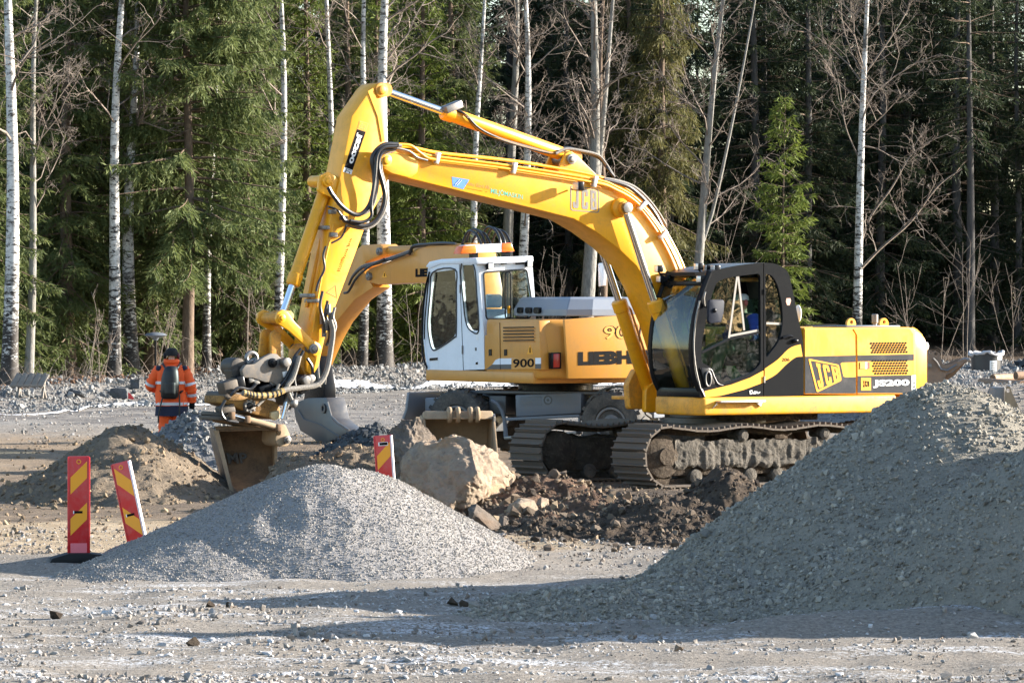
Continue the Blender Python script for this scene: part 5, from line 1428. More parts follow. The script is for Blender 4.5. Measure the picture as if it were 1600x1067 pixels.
pin(441, 497, .2, .27, .055, YEL, ex, 'link_pin')
lk = [(408, 521), (416, 514), (434, 519), (436, 556), (406, 559)]
side_plate('coupler_link', [(409, 519), (414, 514), (425, 516), (424, 556), (405, 558)], -.02, .05, YELD, ex, (), .008, .02)
side_plate('coupler_link', [(424, 520), (432, 515), (440, 522), (437, 560), (424, 560)], .13, .05, YELD, ex, (), .008, .02)
MB().box(J.p(427, 540, 0), (.12, .2, .3)).build('coupler_link', YELD, ex, .02)
side_plate('arm_tip', [(470, 545), (488, 530), (500, 556), (491, 582), (478, 588), (468, 570)], .15, .3, YELD, ex, (), .01, .04)

# ---------------------------------------------------------------- quick hitch and tilt rotator
qg = paint('hitch_grey', (.10, .10, .10), .5, .9, (.26, .20, .14), dscale=8, streak=.4)
hk = [(378, 578), (384, 570), (397, 569), (412, 558), (424, 552), (433, 553), (440, 560), (457, 575), (455, 592), (449, 604), (434, 603), (425, 597), (414, 597), (395, 590), (381, 590)]
for v in (.24, -.16):
    side_plate('hitch_plate', hk, v, .07, qg, ex, (), .008, .02)
MB().prism(J.qs([(383, 578), (420, 565), (450, 580), (448, 600), (384, 592)], .0), -.16, .17).build('hitch_body', DST, ex, .02)
pin(427, 567, -.22, .27, .06, BLK, ex, 'hitch_pin'); pin(476, 596, -.25, .25, .055, STL, ex, 'hitch_pin')
c = J.p(447, 584, .245); MB().box(c, (.10, .012, .07), Matrix.Rotation(R_(12), 3, 'Y')).build('hitch_window', TXW, ex, .004)
for x, y in ((392, 593), (400, 596), (425, 599)):
    c = J.p(x, y, .2); MB().box(c, (.08, .05, .07), Matrix.Rotation(R_(14), 3, 'Y')).build('lug', STL, ex, .008)
c = J.p(393, 559, .05)
MB().tube([(c.x + .075 * math.cos(t), .05, c.z + .065 * math.sin(t)) for t in [2 * PI * k / 24 for k in range(24)]], .028, 8, closed=True).build('lifting_hook', STL, ex)
MB().box(J.p(389, 568, .05), (.1, .08, .1)).build('hook_base', STL, ex, .015)
c = J.p(364, 573, -.05)
MB().lathe([(.11, -.14), (.115, -.1), (.115, .1), (.11, .14)], c, (0, 1, 0), 24).build('tilt_bearing', DST, ex, .01)
side_plate('tilt_arm', [(361, 578), (372, 573), (378, 590), (376, 608), (368, 616), (362, 614), (366, 595)], .1, .2, DST, ex, (), .01, .02)
side_plate('tilt_cradle', [(368, 583), (450, 602), (448, 616), (430, 618), (375, 604)], .05, .25, BLK, ex, (), .01, .02)
rot = [(350, 617), (362, 614), (395, 618), (432, 627), (439, 636), (438, 652), (430, 656), (400, 648), (368, 636), (349, 630)]
YT = paint('rotator_yellow', (.36, .18, .03), .6, 1.0, (.025, .02, .017), dscale=5, streak=.7)
side_plate('rotator_body', rot, .22, .5, YT, ex, (), .025, .03)
pin(391, 634, -.1, .26, .085, STL, ex, 'rotator_motor', False); pin(391, 634, .2, .275, .045, BLK, ex, 'motor_socket', False)
for k in range(8):
    c = J.p(391, 634, .265); an = 2 * PI * k / 8
    MB().cyl((c.x + .075 * math.cos(an), .25, c.z + .075 * math.sin(an)), (c.x + .075 * math.cos(an), .285, c.z + .075 * math.sin(an)), .014, n=6).build('bolt', STL, ex)
pin(357, 618, -.25, .24, .05, DST, ex, 'rotator_pin', False)
side_plate('rotator_flange', [(424, 644), (436, 641), (439, 652), (430, 657), (423, 652)], .26, .05, paint('bare_brass', (.5, .4, .22), .5, .5), ex, (), .01)
# jacketed hoses and small tilt rams
hose([(379, 614), (400, 618), (425, 617), (446, 609), (470, 606), (497, 600), (510, 580), (517, 545), (520, 518), (516, 500)], .036, .36, HOSG, ex)
hose([(380, 613.5), (400, 618), (425, 617), (443, 610)], .041, .36, HOST, ex)
for k in range(9):
    p = pxpath([(385, 615), (400, 618), (425, 617), (443, 610)], .36, 6)[2 * k]
    MB().tube([(p[0] - .012, p[1], p[2]), (p[0] + .012, p[1], p[2])], .044, 10).build('hose_band', HOS, ex)
hose([(468, 556), (463, 575), (457, 592), (449, 604), (453, 620), (459, 630)], .032, .33, HOSG, ex)
hose([(464, 558), (459, 575), (452, 592), (446, 604)], .03, .3, HOS, ex)
c = J.p(459, 630, .34); MB().ball(c, (.06, .04, .06)).build('hose_elbow', STL, ex)
a, b = J.p(449, 622, .3), J.p(441, 654, .3)
o = cylinder(a, b, .035, .026, .12, ex, 'tilt_ram', STL, False)
for x, y in ((446, 566), (477, 594), (484, 592)):
    c = J.p(x, y, .3); MB().cyl(c - Vector((0, .05, 0)), c + Vector((0, .05, 0)), .06, n=14).build('coupling', STL, ex, .008)
side_plate('hitch_plate', [(468, 590), (478, 584), (490, 590), (492, 603), (478, 612), (466, 606)], .2, .4, DST, ex, (), .015, .03)
# rotating coupler plates
def plate_disc(px0, px1, v0, v1, th, name, mat, lift=0):
    a, b = J.p(*px0, 0), J.p(*px1, 0); d = (b - a); L = d.length; x = d.normalized(); y = Vector((0, 1, 0)); z = x.cross(y)
    m = MB(); c = (a + b) / 2 + z * lift
    pts = [(L / 2 * math.copysign(abs(math.cos(t)) ** .55, math.cos(t)), (v1 - v0) / 2 * math.copysign(abs(math.sin(t)) ** .7, math.sin(t)) + (v0 + v1) / 2) for t in [2 * PI * k / 28 for k in range(28)]]
    m.prism(pts, -th / 2, th / 2, mp=lambda p, q, r: tuple(c + x * p + y * q + z * r))
    return m.build(name, mat, ex, .008)
plate_disc((322, 645), (436, 668), -.3, .25, .05, 'coupler_plate', DST)
plate_disc((318, 652), (380, 657), -.25, .3, .05, 'coupler_plate', DST)
plate_disc((340, 655), (440, 672), -.28, .22, .06, 'coupler_plate', RUST)
a, b = J.p(360, 648, .3), J.p(432, 667, .3)
o = cylinder(b, a, .038, .022, .62, ex, 'lock_ram', TANS, False)
for x, y in ((362, 649), (434, 668), (386, 655)):
    c = J.p(x, y, .3); MB().box(c, (.06, .09, .09)).build('ram_lug', RUST, ex, .01)

for pts, v, mt in (([(470, 545), (460, 558), (452, 580), (440, 600), (425, 612)], .28, HOS), ([(474, 548), (466, 566), (460, 590), (462, 615), (452, 640)], .30, HOS), ([(400, 600), (390, 608), (372, 606), (360, 618)], .30, HOS),
                   ([(436, 600), (428, 616), (415, 622), (402, 634)], .30, HOSG), ([(480, 560), (488, 575), (486, 600), (470, 612)], .30, HOS), ([(352, 625), (345, 640), (352, 655), (372, 660)], .30, HOS)):
    hose(pts, .02, v, mt, ex)
for x, y, w_, h2, mt in ((356, 604, .22, .16, DST), (372, 600, .12, .2, BLK), (443, 622, .16, .16, DST), (470, 606, .16, .14, BLK), (352, 640, .2, .12, DST), (410, 606, .2, .08, BLK), (426, 612, .12, .1, STL)):
    MB().box(J.p(x, y, .16), (w_, .18, h2), Matrix.Rotation(R_(14), 3, 'Y')).build('valve_block', mt, ex, .02)
# ---------------------------------------------------------------- bucket, opening towards the left front
bk = thing('x', None, None)
bpy.data.objects.remove(bk)
A0 = J.M @ J.p(384, 664, 0)                        # hanging point
ang = R_(11)
ax = Vector((math.cos(ang), math.sin(ang), .02)).normalized()       # along the width, world
fw = Vector((-math.sin(ang) * -1, -math.cos(ang), 0)); fw = Vector((math.sin(ang), -math.cos(ang), 0))
up = Vector((-.10, 0, 1)).normalized()
def bw(a, b, c):
    k = min(1, max(0, -c / .86)); a = a * (1 - .22 * k) + .03 * k
    return tuple(J.I @ (A0 + ax * a + fw * b + up * c))
Wd = .41
prof = [(.16, -.03), (-.15, -.02), (-.40, -.10), (-.52, -.32), (-.48, -.56), (-.30, -.74), (-.02, -.83), (.26, -.86)]   # (depth towards the opening, height)
sp = spline(prof, 4)
n = len(sp); inn = [(b + .035 * (1 if b < 0 else .2), c - .02 + .04 * (c < -.4)) for b, c in sp]
m = MB()
vs = [bw(s * Wd, b, c) for s in (-1, 1) for b, c in sp] + [bw(s * (Wd - .02), b + .02, c + (.022 if c < -.4 else -.022)) for s in (-1, 1) for b, c in sp]
fs = []
for i in range(n - 1):
    fs.append((i, i + 1, n + i + 1, n + i)); fs.append((2 * n + i, 3 * n + i, 3 * n + i + 1, 2 * n + i + 1))
fs += [(0, n, 3 * n, 2 * n), (n - 1, 3 * n - 1, 4 * n - 1, 2 * n - 1)]
m.add(vs, fs)
bkt = m.build('bucket', RUST, ex, 0, 50)
for s in (-1, 1):
    pl = sp + ([(.24, -.82), (.20, -.45), (.17, -.1)] if s < 0 else [(.05, -.80), (-.30, -.55), (-.25, -.2), (.10, -.12)])
    MB().prism(pl, s * Wd - .02, s * Wd + .02, mp=lambda b, c, a: bw(a, b, c)).build('side_plate', TANS if s > 0 else STL, bkt)
    if s < 0: MB().prism([(.24, -.86), (.28, -.86), (.235, -.45), (.20, -.05), (.15, -.05), (.19, -.45)], s * Wd - .03, s * Wd + .03, mp=lambda b, c, a: bw(a, b, c)).build('side_cutter', RUST if s > 0 else TANS, bkt)
MB().prism([(.10, -.86), (.30, -.885), (.36, -.89), (.30, -.865), (.10, -.835)], -Wd, Wd, mp=lambda b, c, a: bw(a, b, c)).build('cutting_edge', plain('worn_bright_steel', (.55, .53, .5), .45, .4, .2), bkt)
MB().prism([(.17, .0), (.17, -.07), (.1, -.07), (.1, .0)], -Wd, Wd, mp=lambda b, c, a: bw(a, b, c)).build('top_beam', RUST, bkt, .01)
lettering('SMP', [bw(-.38, -.42, -.50), bw(.02, -.42, -.50), bw(.02, -.44, -.36), bw(-.38, -.44, -.36)], DST, bkt, .03)
side_plate('bucket_ear', [(432, 664), (446, 662), (454, 680), (455, 692), (448, 698), (436, 697), (430, 690)], .2, .35, TANS, ex, (), .015, .04)
pin(450, 687, -.2, .24, .05, STL, ex, 'ear_pin')
# ================================================================== wheeled excavator behind, turned away
K = Frame(.7, 69.8, R_(120))
wx = thing('wheeled_excavator', 'orange wheeled excavator with a white cab, partly hidden behind the tracked machine', 'excavator', K.o, K.yaw)
AMBD = paint('amber_paint_worn', (.52, .235, .04), .45, .5, (.2, .14, .09), dscale=4)
def kplate(name, px, v, th, mat, parent=None, holes=(), bevel=0, rnd=0):
    P = K.qs(px, v)
    if rnd: P = rounded(P, rnd)
    return MB().prism(P, v - th, v, [rounded(K.qs(h, v), .05, 3) for h in holes]).build(name, mat, parent or wx, bevel)
def khose(pts, r, v, mat=HOS, parent=None, name='hose', n=8): return hose(pts, r, v, mat, parent or wx, name, n, K)
def kp(px, py, v): return K.p(px, py, v)
def krear(name, px, u, th, mat, parent=None, holes=(), bevel=0, rnd=0):
    """traced on the rear: plane u = const, thickness forward"""
    def q(l): return [(K.pu(a, b, u).y, K.pu(a, b, u).z) for a, b in l]
    P = q(px)
    if rnd: P = rounded(P, rnd)
    return MB().prism(P, u, u + th, [rounded(q(h), .05, 3) for h in holes], mp=lambda a, b, c: (c, a, b)).build(name, mat, parent or wx, bevel)
kv = 1.25
# cab
side = [(672, 580), (668, 560), (663.5, 521), (664, 496), (669, 447), (672, 419), (680, 411), (690, 408), (742, 405.5), (747, 424), (752, 467), (756, 520), (757, 577)]
w1 = [(676.5, 425.5), (711, 421), (713, 452), (713, 518), (709, 528), (684, 545), (675, 545), (670, 525), (668.5, 501), (672, 460)]
w2 = [(720.5, 414), (740, 414), (745, 460), (748, 517), (735, 516), (728, 503), (724, 472)]
kplate('cab_side', side, kv, .05, WHT, holes=(w1, w2), bevel=0)
kplate('cab_side', side, kv - .93, .05, WHT, holes=([(672, 430), (745, 424), (753, 510), (672, 530)],))
kplate('window_pane', w1, kv - .02, .006, GLB); kplate('window_pane', w2, kv - .02, .006, GLB)
for w in (w1, w2):
    P = [K.p(a, b, kv + .004) for a, b in spline(w, 4, True)]
    MB().tube([tuple(p) for p in P], .014, 6, closed=True).build('window_seal', HOS, wx)
cr = K.q(756.5, 540, kv)[0]; cfr = K.q(668, 540, kv)[0]
zt_ = K.q(742, 405.5, kv)[1]; zb_ = K.q(757, 577, kv)[1]; zf_ = K.q(680, 411, kv)[1]
v0, v1 = kv - .98, kv - .051
P = K.qs([(666, 417), (672, 409), (690, 405), (744, 402.5), (747, 408), (744, 412), (690, 413), (674, 419)], kv)
MB().prism(P, v0 - .02, kv + .02).build('cab_roof', WHT, wx, .015)
MB().box(((cr + cfr) / 2, (v0 + v1) / 2, zb_ + .03), (cfr - cr - .1, v1 - v0, .06)).build('cab_floor', DGR, wx)
# rear wall of the cab with its big window
rearo = [(757, 577), (756, 520), (752, 467), (748, 424), (745, 405), (831, 402), (836, 470), (840, 577)]
rw = [(755.5, 425.5), (823, 421), (830, 464), (829, 497), (760, 499)]
krear('cab_rear', rearo, cr, .05, WHT, holes=(rw,))
krear('rear_glass', rw, cr + .02, .006, GLB)
P = [K.pu(a, b, cr - .004) for a, b in rounded(rw, 5, 3)]
MB().tube([tuple(p) for p in P], .014, 6, closed=True).build('window_seal', HOS, wx)
krear('rear_visor', [(743, 403), (833, 400), (834, 409), (800, 411), (745, 413)], cr - .09, .2, WHT, bevel=.015)
for x, y in ((765, 416), (826, 412)):
    c = K.pu(x, y, cr - .06); o = MB().box(c, (.09, .11, .11)).build('work_lamp', BLK, wx, .012); MB().box((c.x - .047, c.y, c.z), (.006, .09, .09)).build('lamp_glass', LAMPG, o)
for a, b in (((783, 412), (791, 411)), ((806, 412), (818, 411))):
    MB().bar(K.pu(*a, cr - .02), K.pu(*b, cr - .02), .03, .03).build('bracket', BLK, wx)
P = [tuple(K.pu(a, b, cr - .03)) for a, b in rounded([(789.5, 497), (789.5, 426), (798, 425), (798, 497)], 4, 4)]
MB().tube(P, .012, 6).build('guard_loop', BLK, wx)
krear('label', [(793, 478), (798, 478), (798, 490), (793, 490)], cr - .012, .005, TXY)
# windscreen pillars and front glass
MB().tube([K.p(a, b, kv - .02) for a, b in side[:7]], .035, 8).build('front_pillar', WHT, wx)
MB().tube([K.p(a, b, kv - .95) for a, b in side[:7]], .035, 8).build('front_pillar', WHT, wx)
P = K.qs(side[:7], kv)
MB().add([(a, v, b) for a, b in P for v in (v0 + .05, v1)], [(2 * i, 2 * i + 1, 2 * i + 3, 2 * i + 2) for i in range(len(P) - 1)]).build('windscreen', GLB, wx)
khose([(671, 425), (664, 455), (660, 500), (660, 550), (667, 575)], .016, kv + .03, BLK, name='grab_rail')
khose([(671, 425), (668, 455), (664, 500), (663, 530)], .011, kv + .05, BLK, name='grab_rail')
MB().bar(K.p(718, 413, kv + .001), K.p(724.3, 580, kv + .001), .006, .012, (0, 1, 0)).build('door_gap', BLK, wx)
for y in (445, 540): MB().bar(K.p(718 + (y - 413) * .037, y, kv + .01), K.p(718 + (y - 413) * .037, y + 13, kv + .01), .02, .025).build('hinge', STL, wx)
kplate('door_handle', [(671, 559.5), (683, 558.5), (683, 562.5), (671, 563.5)], kv + .012, .012, BLK)
kplate('lock', [(743, 566), (746, 565.5), (746, 569), (743, 569.5)], kv + .01, .01, BLK)
kplate('label', [(744, 522), (748, 521), (748, 531), (744, 531)], kv + .004, .004, WPLA)
kplate('sticker', [(742, 543), (744.5, 543), (744.5, 548), (742, 548)], kv + .004, .004, DGR)
# seat, steering column
MB().box((cr + .55, .78, 1.95), (.12, .5, .75)).box((cr + .53, .78, 2.45), (.1, .3, .22)).box((cr + .8, .78, 1.62), (.55, .5, .14)).build('seat', paint('seat_blue', (.25, .33, .42), .8, .2), wx, .04)
MB().tube([(cr + 1.5, .78, 1.3), (cr + 1.3, .78, 1.95)], .04, 8).tube([(cr + 1.3 + .05 * math.sin(t), .78 + .19 * math.cos(t), 1.97 + .18 * math.sin(t) * .5) for t in [2 * PI * k / 20 for k in range(20)]], .014, 6, closed=True).build('steering_wheel', BLK, wx)
# beacon bar
krear('beacon_bar', [(722, 396), (727, 383), (799, 380), (804, 393)], .55, .22, WPLA, bevel=.02)
krear('beacon_lens', [(718.5, 397), (724, 384), (745, 383), (745, 396)], .54, .24, ORG, bevel=.02)
krear('beacon_lens', [(784, 394), (784, 380.5), (799, 379.5), (805, 393)], .54, .24, ORG, bevel=.02)
for a, b in ((740, 400), (790, 398)): MB().box(K.pu(a, b, .65), (.12, .1, .1)).build('beacon_foot', BLK, wx)
# body side and rear
ru = K.q(845, 540, kv)[0]
body = [(757, 578), (757, 524), (769, 520.5), (769, 506), (781, 503.5), (842, 501), (845, 578)]
kplate('side_panel', body, kv + .01, .2, AMB, bevel=.012)
zb2 = K.q(845, 593, kv)[1]; zh2 = K.q(845, 499, kv)[1]
plan = [(cr - .06, kv), (ru + .22, kv), (ru + .05, kv - .06), (ru - .04, kv - .22), (ru - .22, .3), (ru - .24, -.2), (ru - .16, -.9), (ru, -1.2), (ru + .1, -1.25), (cr - .06, -1.25)]
rg = []
for z, ins in ((zb2, .05), (zb2 + .05, 0), (zh2 - .16, 0), (zh2 - .05, .03), (zh2, .12)):
    rg.append([(a + (ins if a < ru + .3 else 0), b * (1 - ins * .12), z) for a, b in plan])
MB().loft(rg).build('counterweight', AMB, wx, .03, 30)
MB().prism(rounded([(cfr + .04, kv + .02), (cr - .1, kv + .025), (ru + .2, kv + .02), (ru + .2, -1.2), (cfr, -1.2)], .04), K.q(757, 597, kv)[1], K.q(757, 579.5, kv)[1], mp=lambda a, b, c: (a, b, c)).build('deck_skirt', AMB, wx, .02)
for i in range(5):
    y = 510.5 + i * 5.1; c = [(786, y + .4), (834.5, y - .4), (834.5, y + 1.7), (786, y + 2.5)]
    kplate('louver', c, kv + .012, .004, BLK)
    kplate('louver_lip', [(786, y + 2.5), (834.5, y + 1.7), (834.5, y + 2.6), (786, y + 3.4)], kv + .035, .03, AMB)
MB().bar(K.p(781, 504, kv + .012), K.p(782, 577, kv + .012), .006, .012, (0, 1, 0)).build('panel_gap', BLK, wx)
for x in (765.5, 789.5): kplate('latch', [(x - 2.2, 546), (x + 2.2, 545.5), (x + 2.2, 555.5), (x - 2.2, 556)], kv + .02, .02, BLK, rnd=.01)
kplate('white_stripe', [(771, 567), (774, 562.5), (780, 560), (845, 559), (845, 568.5), (769, 569.5)], kv + .014, .004, WHT)
kplate('grey_stripe', [(759, 577), (769, 569.5), (845, 568.5), (845, 576)], kv + .014, .004, DGR)
kplate('number_plate', [(799, 560), (836, 558.5), (836, 576), (799, 577)], kv + .017, .003, AMB)
sign('900', [(801.5, 574.5), (834.5, 573.5), (834.5, 560), (801.5, 561)], TXK, kv + .02, .02, wx, K)
kplate('warning_triangle', [(823.3, 553.5), (828, 538.5), (832.5, 553)], kv + .014, .003, TXY)
kplate('warning_triangle', [(827.4, 543), (828.5, 543), (828.8, 551), (827.2, 551)], kv + .018, .003, TXK)
# what stands on the rear face: read on its own plane, slightly proud of the casting
ur = ru - .235
def rsign(s, px, mat, bold, u=ur - .012): return lettering(s, [K.pu(*p, u) for p in px], mat, wx, bold)
krear('rear_skin', [(881, 499), (1052, 487), (1052, 590), (887, 592)], ur - .006, .05, AMB, bevel=.02)
rsign('LIEBHERR', [(903, 571), (1049, 566.5), (1049, 545), (903, 550)], TXK, .07)
rsign('904', [(943, 531), (1000, 529), (1000, 507), (943, 509)], TXK, .06, ur - .010)
rsign('904', [(943.8, 530.2), (999.2, 528.2), (999.2, 507.8), (943.8, 509.8)], TXO, .01, ur - .014)
c = K.pu(870, 562, ru - .06)
krear('tail_lamp', [(865, 553), (875, 552.5), (875, 574), (865, 574.5)], ru - .15, .14, REDL, bevel=.008); krear('tail_lamp_frame', [(863.5, 551), (877, 550.5), (877, 576), (863.5, 576.5)], ru - .143, .13, BLK, bevel=.008)
# grey engine hood
za = K.pu(872, 491, ru + .3).z - .03
hp = [(cr - .12, .78), (ru + .14, .70), (ru + .02, .3), (ru + .0, -.9), (cr - .12, -1.0)]
zt3 = K.pu(900, 464, ru + .3).z
rg = [[(a, b, za) for a, b in hp], [(a, b, za + (zt3 - za) * .35) for a, b in hp], [(a * .94 + (cr - .8) * .06, b * .92 - .03, zt3 - .03) for a, b in hp], [(a * .88 + (cr - .8) * .12, b * .86 - .04, zt3) for a, b in hp]]
MB().loft(rg).build('engine_hood', paint('hood_grey', (.20, .225, .27), .35, .25, (.3, .27, .22)), wx, .015, 12)
for i in range(3):
    u = cr - .32 - .26 * i; MB().prism([(u + .09 * math.copysign(abs(math.cos(t)) ** .6, math.cos(t)), za + .09 + .05 * math.copysign(abs(math.sin(t)) ** .6, math.sin(t))) for t in [2 * PI * k / 16 for k in range(16)]], .70, .785).build('hood_vent', BLK, wx)
khose([(937, 462), (937, 455), (940, 448)], .018, -.9, BLK, name='mirror_arm')
kplate('mirror', [(934, 413), (936, 411), (942, 411), (943.5, 414), (942, 446), (935, 448)], -.9, .06, WPLA, bevel=.01)
# boom, stick
bo = kplate('boom', [(727, 380), (705, 383.5), (668, 384), (655, 389), (637, 398), (592, 414), (579, 419), (572, 424), (570, 431), (573, 438), (580, 442), (590, 444.6), (637, 442), (690, 441), (712, 470), (716, 540), (750, 540), (752, 450), (742, 395)], .2, .40, AMB, bevel=.012)
st = kplate('stick', [(556, 392), (565, 383), (592, 381.5), (598, 386), (598, 398), (572, 409), (566, 421), (580, 444), (583, 449), (554, 468), (525, 503), (510, 530), (496, 562), (486, 585), (480, 575), (500, 525), (520, 480), (535, 445), (545, 415)], .16, .34, AMB, bevel=.01)
pin(574, 432, -.26, .26, .07, STL, wx, 'boom_pin', True, K); pin(590, 393, -.22, .22, .065, STL, wx, 'ram_pin', True, K)
a, b = K.p(740, 388, 0), K.p(590, 393, 0)
cylinder(a, b, .085, .05, .93, wx, 'stick_ram', AMB)
for k, v in enumerate((.24, .27)):
    khose([(640, 392 + 3 * k), (615, 401 + 3 * k), (590, 409 + 3 * k), (566, 416 + 3 * k), (552, 430 + 2 * k), (545, 445)], .02, v, STL if not k else HOS)
for k in range(4):
    khose([(712 - 4 * k, 381), (690, 380 + k), (665, 382 + k * 1.5), (645, 385 + 2 * k), (640 + 3 * k, 398)], .022, .25 - .1 * k, HOS)
for k in range(6):
    x0 = (722, 728, 737, 752, 759, 768)[k]; h_ = (361, 358, 362, 355, 357, 360)[k]
    khose([(x0, 383), (x0 + 4, h_ + 10), (x0 + 11, h_), (x0 + 21, h_ + 4), (x0 + 28, h_ + 16), (x0 + 31, 387)], .021, .22 - .09 * k, HOS)
khose([(600, 405), (575, 418), (556, 436), (545, 455), (538, 458)], .022, .3, HOS)
kplate('warning_triangle', [(596.5, 434), (600.5, 424), (604.5, 433.5)], .204, .003, TXY)
kplate('warning_triangle', [(600, 427), (601, 427), (601, 432), (600, 432)], .208, .003, TXK)
sign('LIEBHERR', [(649, 433), (712, 431), (712, 418), (649, 420)], TXK, .205, .07, wx, K)
khose([(500, 545), (497, 575), (500, 605)], .02, .28, HOSG); khose([(516, 525), (512, 560), (508, 600)], .016, .3, HOSG)
# bucket of this machine, grey, seen from its side
bpx = [(458, 630), (480, 622), (510, 621), (515, 640), (519, 655), (529, 664), (545, 674), (530, 683), (512, 691), (497, 692), (486, 683), (469, 673), (461, 652)]
GRB = paint('bucket_grey', (.085, .088, .096), .4, .5, (.22, .19, .15), .4, 5)
bt = MB().prism(K.qs(bpx, .45), .10, .45).build('bucket', GRB, wx, .012)
hp_ = K.q(505, 638, .47)
MB().lathe([(.085, 0), (.085, .03), (.045, .03), (.045, .005), (0.0001, .005)], (hp_[0], .45, hp_[1]), (0, 1, 0), 18).build('pin_boss', GRB, bt)
MB().tube([tuple(K.p(a, b, .455)) for a, b in ((512, 628), (518, 650), (529, 661), (546, 672))], .018, 6).build('side_cutter', STL, bt)
MB().tube([tuple(K.p(a, b, .455)) for a, b in ((466, 640), (475, 655), (500, 663), (530, 682))], .012, 6).build('wear_strip', GRB, bt)
kplate('stick_tip', [(478, 560), (497, 556), (506, 600), (506, 624), (474, 628), (476, 600)], .2, .24, BLK, bevel=.02)
# undercarriage, at its own angle
U = Frame(.7, 69.8, R_(154)); T_U = K.I @ U.M
def ub(m, name, mat, bevel=0, ang=35, parent=None):
    m.v = [tuple(T_U @ Vector(p)) for p in m.v]; return m.build(name, mat, parent or wx, bevel, ang)
TYRE = paint('tyre_rubber', (.035, .034, .033), .8, .8, (.19, .17, .145), dscale=4)
RIMM = paint('wheel_rim', (.11, .115, .12), .6, .8, (.24, .21, .18), dscale=5)
for uu in (-1.52, 1.18):
    for s in (1, -1):
        vv = 1.0 * s; ax_ = (0, s, 0)
        m = MB().lathe([(.27, -.20), (.40, -.235), (.485, -.225), (.515, -.17), (.52, 0), (.515, .17), (.485, .225), (.40, .235), (.29, .205), (.27, .17)], (uu, vv, .52), ax_, 40)
        w = ub(m, 'wheel', TYRE)
        m = MB()
        for k in range(22):
            for q in (-1, 1):
                an = 2 * PI * (k + .5 * (q > 0)) / 22; c = Vector((uu + .515 * math.cos(an), vv + q * .115, .52 + .515 * math.sin(an)))
                rot_ = Matrix.Rotation(-an, 3, 'Y') @ Matrix.Rotation(q * .35, 3, 'X')
                m.box(c, (.05, .20, .055), rot_)
        tag(ub(m, 'tread_lug', TYRE, 0, 35, w), kind='stuff')
        m = MB().lathe([(.275, .17), (.265, .20), (.235, .20), (.22, .08), (.15, .06), (.15, .17), (.11, .20), (.10, .21), (0.0001, .21)], (uu, vv, .52), ax_, 32); ub(m, 'rim', RIMM, 0, 40, w)
        m = MB()
        for k in range(10): an = 2 * PI * k / 10; m.cyl((uu + .185 * math.cos(an), vv + s * .05, .52 + .185 * math.sin(an)), (uu + .185 * math.cos(an), vv + s * .10, .52 + .185 * math.sin(an)), .016, n=6)
        tag(ub(m, 'wheel_nut', STL, 0, 35, w), kind='stuff')
    ub(MB().cyl((uu, -.8, .52), (uu, .8, .52), .11, n=14).box((uu, 0, .52), (.35, .5, .34)), 'axle', DGR, .01)
ub(MB().box((-.15, 0, .78), (3.5, .75, .36)), 'chassis_frame', PGR, .02)
ub(MB().box((-.15, 0, 1.0), (2.5, 2.1, .045)), 'deck_plate', DGR, .006)
ub(MB().lathe([(.6, 0), (.6, .1), (.68, .11), (.68, .17), (.55, .18), (.55, .24)], (0, 0, 1.0), (0, 0, 1), 36), 'slew_ring', BLK)
def utrace(px, v): return [U.q(a, b, v) for a, b in px]
tb = utrace([(805, 617), (908, 613.5), (908, 645.5), (806, 651)], 1.12)
ub(MB().prism(tb, .55, 1.12), 'toolbox', PGR, .015)
for i in range(6):
    y = 620.5 + i * 2.6; L = 12 if i < 4 else 0
    ub(MB().bar(U.p(811, y, 1.125), U.p(846, y - 1, 1.125), .008, .006), 'pressed_rib', PGR); ub(MB().bar(U.p(864, y - 1.4, 1.125), U.p(903, y - 2.4, 1.125), .008, .006), 'pressed_rib', PGR)
c = U.p(856, 625, 1.12); ub(MB().lathe([(.075, -.02), (.075, .006), (.055, .006), (.05, -.01), (.02, -.01), (.02, .008), (0.0001, .008)], c, (0, 1, 0), 18), 'lock', DGR)
ub(MB().bar(U.p(790, 655, 1.1), U.p(908, 649.5, 1.1), .12, .05), 'step_rail', PGR, .008)
ub(MB().bar(U.p(792, 684, 1.15), U.p(905, 676, 1.15), .22, .05), 'step', STL, .008)
for a, b in (((789, 655), (792, 684)), ((905, 650), (907, 676))): ub(MB().bar(U.p(*a, 1.12), U.p(*b, 1.15), .03, .05), 'step_bracket', PGR, .006)
ub(MB().tube([tuple(U.p(a, b, 1.15)) for a, b in ((768, 625), (777, 630), (784, 641), (788, 655), (790, 684))], .03, 8), 'mudguard_rail', PGR)
ub(MB().box((.55, .8, .8), (.3, .4, .3)).box((-.85, .75, .85), (.25, .35, .3)), 'valve_block', DGR, .02)
for s in (1, -1): ub(MB().prism([(-1.52 + .62 * math.cos(t), .52 + .6 * math.sin(t)) for t in [PI * (.1 + .75 * k / 12) for k in range(13)]] + [(-1.52 + .59 * math.cos(t), .52 + .57 * math.sin(t)) for t in [PI * (.85 - .75 * k / 12) for k in range(13)]], .78 * s, 1.0 * s), 'mudguard', DGR)
pr2 = [(2.02, .98), (2.06, .70), (2.16, .45), (2.32, .22), (2.35, .22), (2.20, .46), (2.10, .71), (2.06, .99)]
ub(MB().prism(pr2, -1.2, 1.2), 'dozer_blade', paint('blade_grey', (.17, .19, .22), .35, .4, (.2, .17, .14)), .005)
for v in (-.5, .5): ub(MB().bar((1.5, v, .55), (2.1, v, .5), .1, .16), 'blade_arm', DGR, .01)
cbx = U.p(690, 633, .9); ub(MB().box(cbx, (.45, .3, .24)), 'lamp_box', PGR, .02); ub(MB().box((cbx.x, cbx.y + .155, cbx.z), (.10, .01, .09)), 'lamp_glass', LAMPG, .01)
